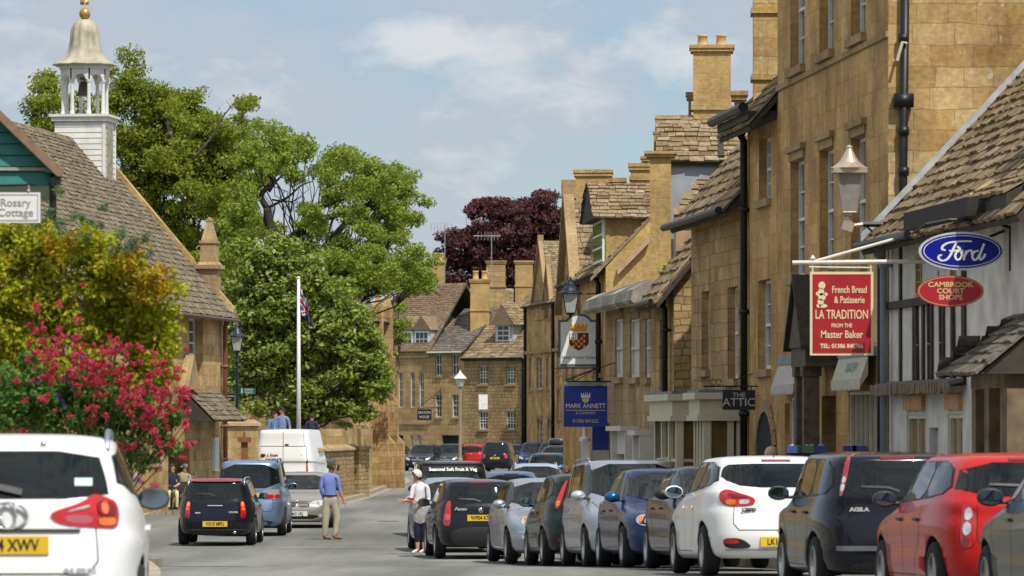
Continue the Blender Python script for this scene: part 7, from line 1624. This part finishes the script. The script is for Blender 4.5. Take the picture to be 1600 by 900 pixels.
def tree(name, label, base, d, blobs, leafmat, bark, sub=3.0, cr=.55, per=60, leaf=.16, trunk_r=.35, fork=.35, flat_=.6, shell=.5, extra_limbs=(), aspect=.5, up=.35, squash=1.0, group=None, spray=0):
    bx_, by_ = base[0], base[1]; t = thing(name, label, 'tree', (0, 0, 0), group=group); org = Vector(base); t.location = org; nb = len(blobs)
    if spray: blobs = [(b[0], b[1], b[2]*.88) for b in blobs]+[(b[0]+random.gauss(0, b[2]*.75), b[1]+random.gauss(0, b[2]*.6), b[2]*random.uniform(.25, .5), random.uniform(-8, 8)) for b in blobs for _ in range(spray)]
    cl = clumps(blobs, d, sub, cr, shell, squash); nn = len(cl); rad = cr*(.55+.8*rng.random(nn)); cnt = np.maximum(4, (per*(rad/cr)**2).astype(int))
    V, Q = leaves(cl-np.array(org), rad, cnt, leaf, flat_, up, aspect)
    me = npmesh('crown', V, Q, leafmat); o = bpy.data.objects.new('crown', me); COL.objects.link(o); o.parent = t
    m = MB(); cen = sum((P(b[0], b[1], d+(b[3] if len(b) > 3 else 0)) for b in blobs), Vector())/len(blobs); top = org.lerp(Vector((cen.x, cen.y, org.z+(cen.z-org.z)*.8)), fork*2 if fork < .5 else 1)
    L0 = Vector((0, 0, 0)); m.tube([(0, 0, -.3), (0, 0, .4), *[L0.lerp(top-org, q) for q in (.3, .6, 1)]], [trunk_r*1.5, trunk_r*1.1, trunk_r, trunk_r*.9, trunk_r*.75], 10)
    for b in blobs[:nb]:
        c = P(b[0], b[1], d+(b[3] if len(b) > 3 else 0))-org; st = L0.lerp(top-org, random.uniform(.6, 1)); pts = limb(m, st, c, trunk_r*.13, .02)
        for q in range(2 if spray else 4):
            e = c+Vector((random.gauss(0, 1), random.gauss(0, 1), random.gauss(.2, .8))).normalized()*b[2]*d/FPX*.85; limb(m, pts[random.choice((3, 4, 5))], e, trunk_r*.055, .010, .1, 5)
    for pl in extra_limbs:
        pts = [P(x, y, d+dz)-org for x, y, dz in pl[0]]; m.tube([Vector(p) for p in catmull([tuple(p) for p in pts], 3)], list(np.linspace(pl[1], pl[2], (len(pts)-1)*3+1)), 7)
    m.build('trunk', bark, t, True); return t
BARK = plain('bark', (.075, .058, .042), .95, var=.4, vscale=4, bump=.6); BARKD = plain('dark_bark', (.035, .028, .022), .95, var=.4, vscale=4, bump=.6)
L_OLIVE = foliage('olive_leaves', [(.16, .22, .02), (.22, .28, .025), (.28, .33, .04), (.30, .29, .05)], .48)
L_LIME = foliage('robinia_leaves', [(.16, .23, .03), (.23, .31, .04), (.30, .38, .06), (.25, .31, .045)], .42)
L_WB = foliage('whitebeam_leaves', [(.15, .22, .02), (.20, .28, .03), (.27, .34, .05), (.40, .44, .18), (.17, .24, .03)], .38, .38)
L_BEECH = foliage('copper_leaves', [(.085, .034, .042), (.12, .046, .052), (.16, .062, .062), (.06, .028, .036)], .25, .45)
L_YEL = foliage('golden_green_leaves', [(.24, .33, .02), (.36, .40, .025), (.50, .44, .03), (.30, .40, .03), (.52, .38, .025)], .4)
L_ORG = foliage('orange_tinted_leaves', [(.44, .29, .02), (.50, .28, .02), (.38, .33, .02), (.30, .34, .03)], .4)
L_MID = foliage('mid_green_leaves', [(.07, .16, .03), (.11, .23, .045), (.15, .29, .07)], .35)
L_GREY = foliage('grey_green_leaves', [(.14, .21, .10), (.20, .27, .14), (.10, .17, .06)], .35)
L_RED = foliage('red_flowers', [(.54, .025, .065), (.64, .07, .13), (.46, .02, .05), (.68, .17, .21)], .3)
L_VIO = foliage('violet_flowers', [(.10, .05, .28), (.15, .09, .35)], .3)
tree('tall_olive_tree', 'tall olive green tree rising behind the cupola and town hall roof', (X(240, 205), 205, 0), 205,
     [(205, 125, 34), (185, 165, 40), (240, 160, 44), (285, 165, 44), (265, 215, 55), (330, 210, 48), (215, 230, 50), (310, 275, 60), (240, 300, 60), (355, 250, 38), (345, 320, 50), (200, 290, 45), (275, 360, 60), (350, 385, 48), (225, 380, 50), (68, 130, 15), (60, 165, 26), (75, 190, 30), (95, 165, 22), (120, 200, 26), (160, 200, 30), (383, 165, 8), (375, 205, 20), (300, 245, 55), (290, 420, 55), (378, 300, 42), (340, 440, 45), (390, 350, 32), (250, 440, 50), (240, 250, 55), (270, 170, 40), (340, 260, 45)],
     L_OLIVE, BARK, sub=20, cr=.56, per=85, leaf=.19, trunk_r=.5, shell=.3, spray=2,
     extra_limbs=[([(270, 300, 0), (272, 240, -1), (262, 190, -1), (275, 150, -1)], .16, .03), ([(300, 250, -2), (330, 215, -2), (350, 180, -2), (372, 155, -2)], .07, .015), ([(60, 200, 0), (40, 172, 0), (28, 165, 0)], .04, .012)])
tree('spreading_robinia', 'spreading bright green tree with bare twisting dark limbs against the sky', (X(430, 186), 186, 0), 186,
     [(400, 215, 26), (440, 222, 26), (480, 240, 26), (385, 250, 24), (425, 262, 18), (505, 262, 16), (540, 250, 24), (575, 265, 28), (605, 275, 26), (635, 300, 26), (560, 300, 26), (600, 320, 28), (640, 345, 20), (585, 350, 26), (550, 345, 14), (520, 305, 12), (615, 370, 16), (545, 380, 22), (520, 395, 30), (500, 420, 34), (555, 410, 24), (590, 400, 14), (625, 410, 24), (655, 420, 20), (600, 440, 16), (640, 445, 14), (480, 330, 8), (500, 355, 10), (390, 330, 26), (380, 290, 18), (470, 390, 30), (440, 420, 30), (560, 450, 26), (360, 400, 40), (665, 440, 10), (405, 240, 30), (450, 245, 22), (575, 300, 32), (610, 320, 30), (500, 440, 40), (540, 420, 34), (580, 440, 30), (620, 430, 26), (375, 340, 30), (395, 390, 28)],
     L_LIME, BARKD, sub=26, cr=.40, per=95, leaf=.145, trunk_r=.42, flat_=.7, shell=.15, squash=.9, spray=4,
     extra_limbs=[([(432, 440, 0), (436, 395, 0), (428, 370, 0), (420, 345, 0), (418, 325, 0)], .28, .16), ([(418, 325, 0), (408, 305, 0), (425, 285, 0), (420, 270, 0), (440, 262, 0)], .13, .05), ([(418, 325, 0), (450, 308, 0), (470, 290, 0), (490, 283, 0)], .06, .02), ([(425, 312, 0), (455, 315, 0), (475, 305, 0)], .04, .012), ([(436, 385, 0), (470, 362, 0), (487, 345, 0), (520, 338, 0), (560, 325, 0), (590, 310, 0)], .22, .06), ([(487, 345, 0), (478, 330, 0), (510, 322, 0), (545, 308, 0)], .12, .04), ([(510, 385, 1), (530, 360, 0), (550, 340, 0), (580, 320, 0)], .17, .05), ([(560, 330, 0), (590, 325, 0), (615, 330, 0), (630, 345, 0)], .08, .02), ([(565, 430, 0), (585, 418, 0), (610, 430, 0), (625, 440, 0)], .09, .03), ([(420, 300, 0), (440, 275, 0), (470, 268, 0)], .06, .02)])
tree('whitebeam_tree', 'dense rounded whitebeam with pale leaf clusters behind the flagpole', (X(470, 172), 172, 1.2), 172,
     [(470, 430, 42), (420, 420, 36), (385, 440, 34), (520, 470, 42), (545, 510, 40), (440, 480, 55), (385, 500, 38), (495, 530, 55), (560, 560, 44), (575, 600, 34), (430, 560, 55), (380, 570, 32), (520, 600, 50), (470, 620, 45), (405, 620, 34), (545, 640, 28), (500, 640, 26), (365, 610, 14), (440, 395, 30), (580, 530, 18), (385, 400, 26), (590, 600, 22), (594, 560, 16), (568, 640, 20), (400, 540, 45), (460, 490, 55)],
     L_WB, BARK, sub=30, cr=.44, per=70, leaf=.19, trunk_r=.35, fork=.2, shell=.55, aspect=.62, up=.6)
tree('copper_beech', 'large purple leaved beech dome rising beyond the far roofs', (X(790, 372), 372, 0), 372,
     [(790, 370, 68), (840, 345, 48), (868, 350, 38), (755, 350, 42), (720, 390, 38), (860, 400, 45), (770, 420, 55), (715, 430, 36), (820, 420, 50), (695, 450, 26), (735, 470, 40), (800, 470, 45), (880, 430, 35), (790, 330, 28), (760, 322, 16), (845, 315, 16), (700, 405, 16)],
     L_BEECH, BARKD, sub=9, cr=.8, per=120, leaf=.28, trunk_r=.7, shell=.5, flat_=.5)
tree('small_copper_tree', 'smaller purple leaved tree left of the far chimney with pots', (X(640, 380), 380, 0), 380, [(640, 470, 28), (665, 455, 26), (620, 480, 20), (660, 480, 22)], L_BEECH, BARKD, sub=3.5, cr=.9, per=120, leaf=.34, trunk_r=.4)
tree('slim_green_tree', 'slim light green tree hiding the left end of the far parapet house', (X(612, 225), 225, 0), 225, [(622, 480, 8), (615, 505, 13), (628, 505, 10), (612, 535, 15), (625, 528, 9), (610, 560, 12), (605, 520, 12)], L_LIME, BARKD, sub=30, cr=.34, per=60, leaf=.17, trunk_r=.14)
tree('ivy_bush_tree', 'low bright green bush tree behind the pale garden wall', (X(362, 156), 156, 1.3), 156, [(360, 640, 12), (352, 625, 9), (372, 650, 9)], L_LIME, BARKD, sub=30, cr=.25, per=55, leaf=.12, trunk_r=.06)
# far wood closing the horizon behind everything
w = thing('distant_wood', '', '', (0, 0, 0)) if 0 else None
V, Q = leaves(*(lambda c: (c, np.full(len(c), 3.2), np.full(len(c), 55)))(np.stack([rng.uniform(-160, 160, 330), rng.uniform(470, 540, 330), rng.uniform(0, 9, 330)], 1)), 1.3, .8)
o = bpy.data.objects.new('distant_wood', npmesh('distant_wood', V, Q, L_MID)); COL.objects.link(o); tag(o, kind='stuff')
# ---- the street behind the camera: trees and a plain house row, seen only as reflections in paint and glass
V, Q = leaves(*(lambda c: (c, np.full(len(c), 2.6), np.full(len(c), 60)))(np.stack([rng.uniform(-45, 55, 230), rng.uniform(-95, -60, 230), rng.uniform(0, 12, 230)], 1)), 1.2, .8)
o = bpy.data.objects.new('trees_behind_viewer', npmesh('trees_behind_viewer', V, Q, L_MID)); COL.objects.link(o); tag(o, kind='stuff')
# ---- shrubs by the near left wall
def shrub(name, label, blobs, d, mat, sub, cr, per, leaf, base, cat='shrub', stems=True, **k):
    t = thing(name, label, cat, base); org = Vector(base); cl = clumps(blobs, d, sub, cr, k.get('shell', .4)); rad = cr*(.5+.9*rng.random(len(cl))); cnt = np.maximum(3, (per*(rad/cr)**2).astype(int))
    V, Q = leaves(cl-np.array(org), rad, cnt, leaf, k.get('flat_', .8), k.get('up', .3), k.get('aspect', .5)); o = bpy.data.objects.new('foliage', npmesh('foliage', V, Q, mat)); COL.objects.link(o); o.parent = t
    m = MB()
    for b in (blobs[::8] if len(blobs) > 40 else blobs): limb(m, (random.uniform(-.08, .08), random.uniform(-.1, .1), 0), P(b[0], b[1], d+(b[3] if len(b) > 3 else 0))-org, .010, .004, .04, 6)
    m.build('stems', plain('green_stems', (.10, .13, .04), .9), t) if stems else None; return t
D1 = 45.1
shrub('golden_shrub', 'big golden green shrub covering the left side above red flowers', [(20, 380, 55), (80, 400, 55), (140, 400, 55), (40, 460, 60), (110, 470, 65), (180, 440, 55), (190, 500, 55), (240, 470, 45), (243, 520, 38), (150, 540, 50), (230, 560, 45), (60, 540, 50), (250, 580, 28), (-20, 440, 60), (0, 520, 55), (30, 600, 50), (120, 600, 55), (200, 610, 50), (262, 545, 18)], D1+.35, L_YEL, 330, .12, 46, .068, (X(120, D1), D1+.9, 1.0))
shrub('orange_shrub', 'orange tinted shrub sprays at the right of the golden shrub', [(215, 415, 28), (240, 435, 30), (225, 460, 26), (250, 465, 20), (180, 395, 20), (75, 385, 22), (110, 380, 20)], D1-.1, L_ORG, 380, .09, 34, .055, (X(225, D1), D1+.7, 1.0), stems=False)
t = shrub('tall_spurge', 'tall grey green leafy stems poking above the golden shrub', [(85, 330, 14), (90, 345, 12), (95, 300, 8), (105, 360, 18), (120, 335, 16), (150, 350, 16), (160, 330, 14), (190, 360, 12), (200, 380, 14), (130, 370, 18), (175, 385, 14), (232, 370, 9), (235, 395, 9), (60, 345, 12)], D1-.2, L_GREY, 420, .05, 24, .055, (X(130, D1), D1+.5, 1.0), cat='plant', aspect=.28, stems=False)
t = shrub('valerian_leaves', 'leafy green valerian bush spilling over the garden wall', [(30, 600, 45), (90, 620, 50), (150, 620, 50), (200, 640, 45), (60, 650, 45), (130, 670, 40), (190, 680, 32), (240, 670, 30), (10, 640, 40), (270, 650, 24), (215, 720, 24), (175, 730, 22), (250, 700, 20)], D1-.75, L_MID, 420, .09, 50, .055, (X(120, D1), D1+.2, 1.0), cat='plant')
fl_ = []
for _ in range(230):
    t_ = random.random(); px = 60+t_*235+random.gauss(0, 26); py = 545+t_*110+random.gauss(0, 38); fl_.append((min(px, 292), py, random.uniform(3, 7.5), random.uniform(-.5, .25)))
fl_ += [(60, 530, 8), (80, 525, 7), (178, 540, 10), (175, 555, 10), (150, 580, 14), (130, 570, 12), (160, 600, 12), (120, 560, 10), (190, 590, 12), (140, 655, 12), (240, 610, 9), (185, 700, 14), (205, 700, 12), (165, 705, 12), (248, 735, 8), (60, 690, 8), (35, 675, 10), (290, 610, 9), (270, 640, 10), (300, 690, 7)]
shrub('red_valerian', 'crimson valerian flower heads massed along the left garden wall', fl_, D1-1.15, L_RED, 1500, .026, 30, .022, (X(150, D1), D1-.1, 1.2), cat='flowers', flat_=.8)
shrub('violet_flowers', 'sparse violet flower spikes among the crimson flowers', [(105, 590, 6), (110, 600, 6), (92, 620, 8), (100, 630, 6), (82, 545, 6), (130, 555, 8), (205, 740, 8), (62, 600, 6), (215, 750, 7)], D1-1.3, L_VIO, 500, .025, 14, .022, (X(110, D1), D1-.2, 1.2), cat='flowers', stems=False)
shrub('small_red_patch', 'small patch of pink flowers low by the right end of the garden wall', [(232, 775, 8), (240, 760, 8), (225, 755, 10), (246, 765, 6)], 46.6, L_RED, 600, .03, 16, .024, (X(232, 46.6), 46.6, .95), cat='flowers', stems=False)
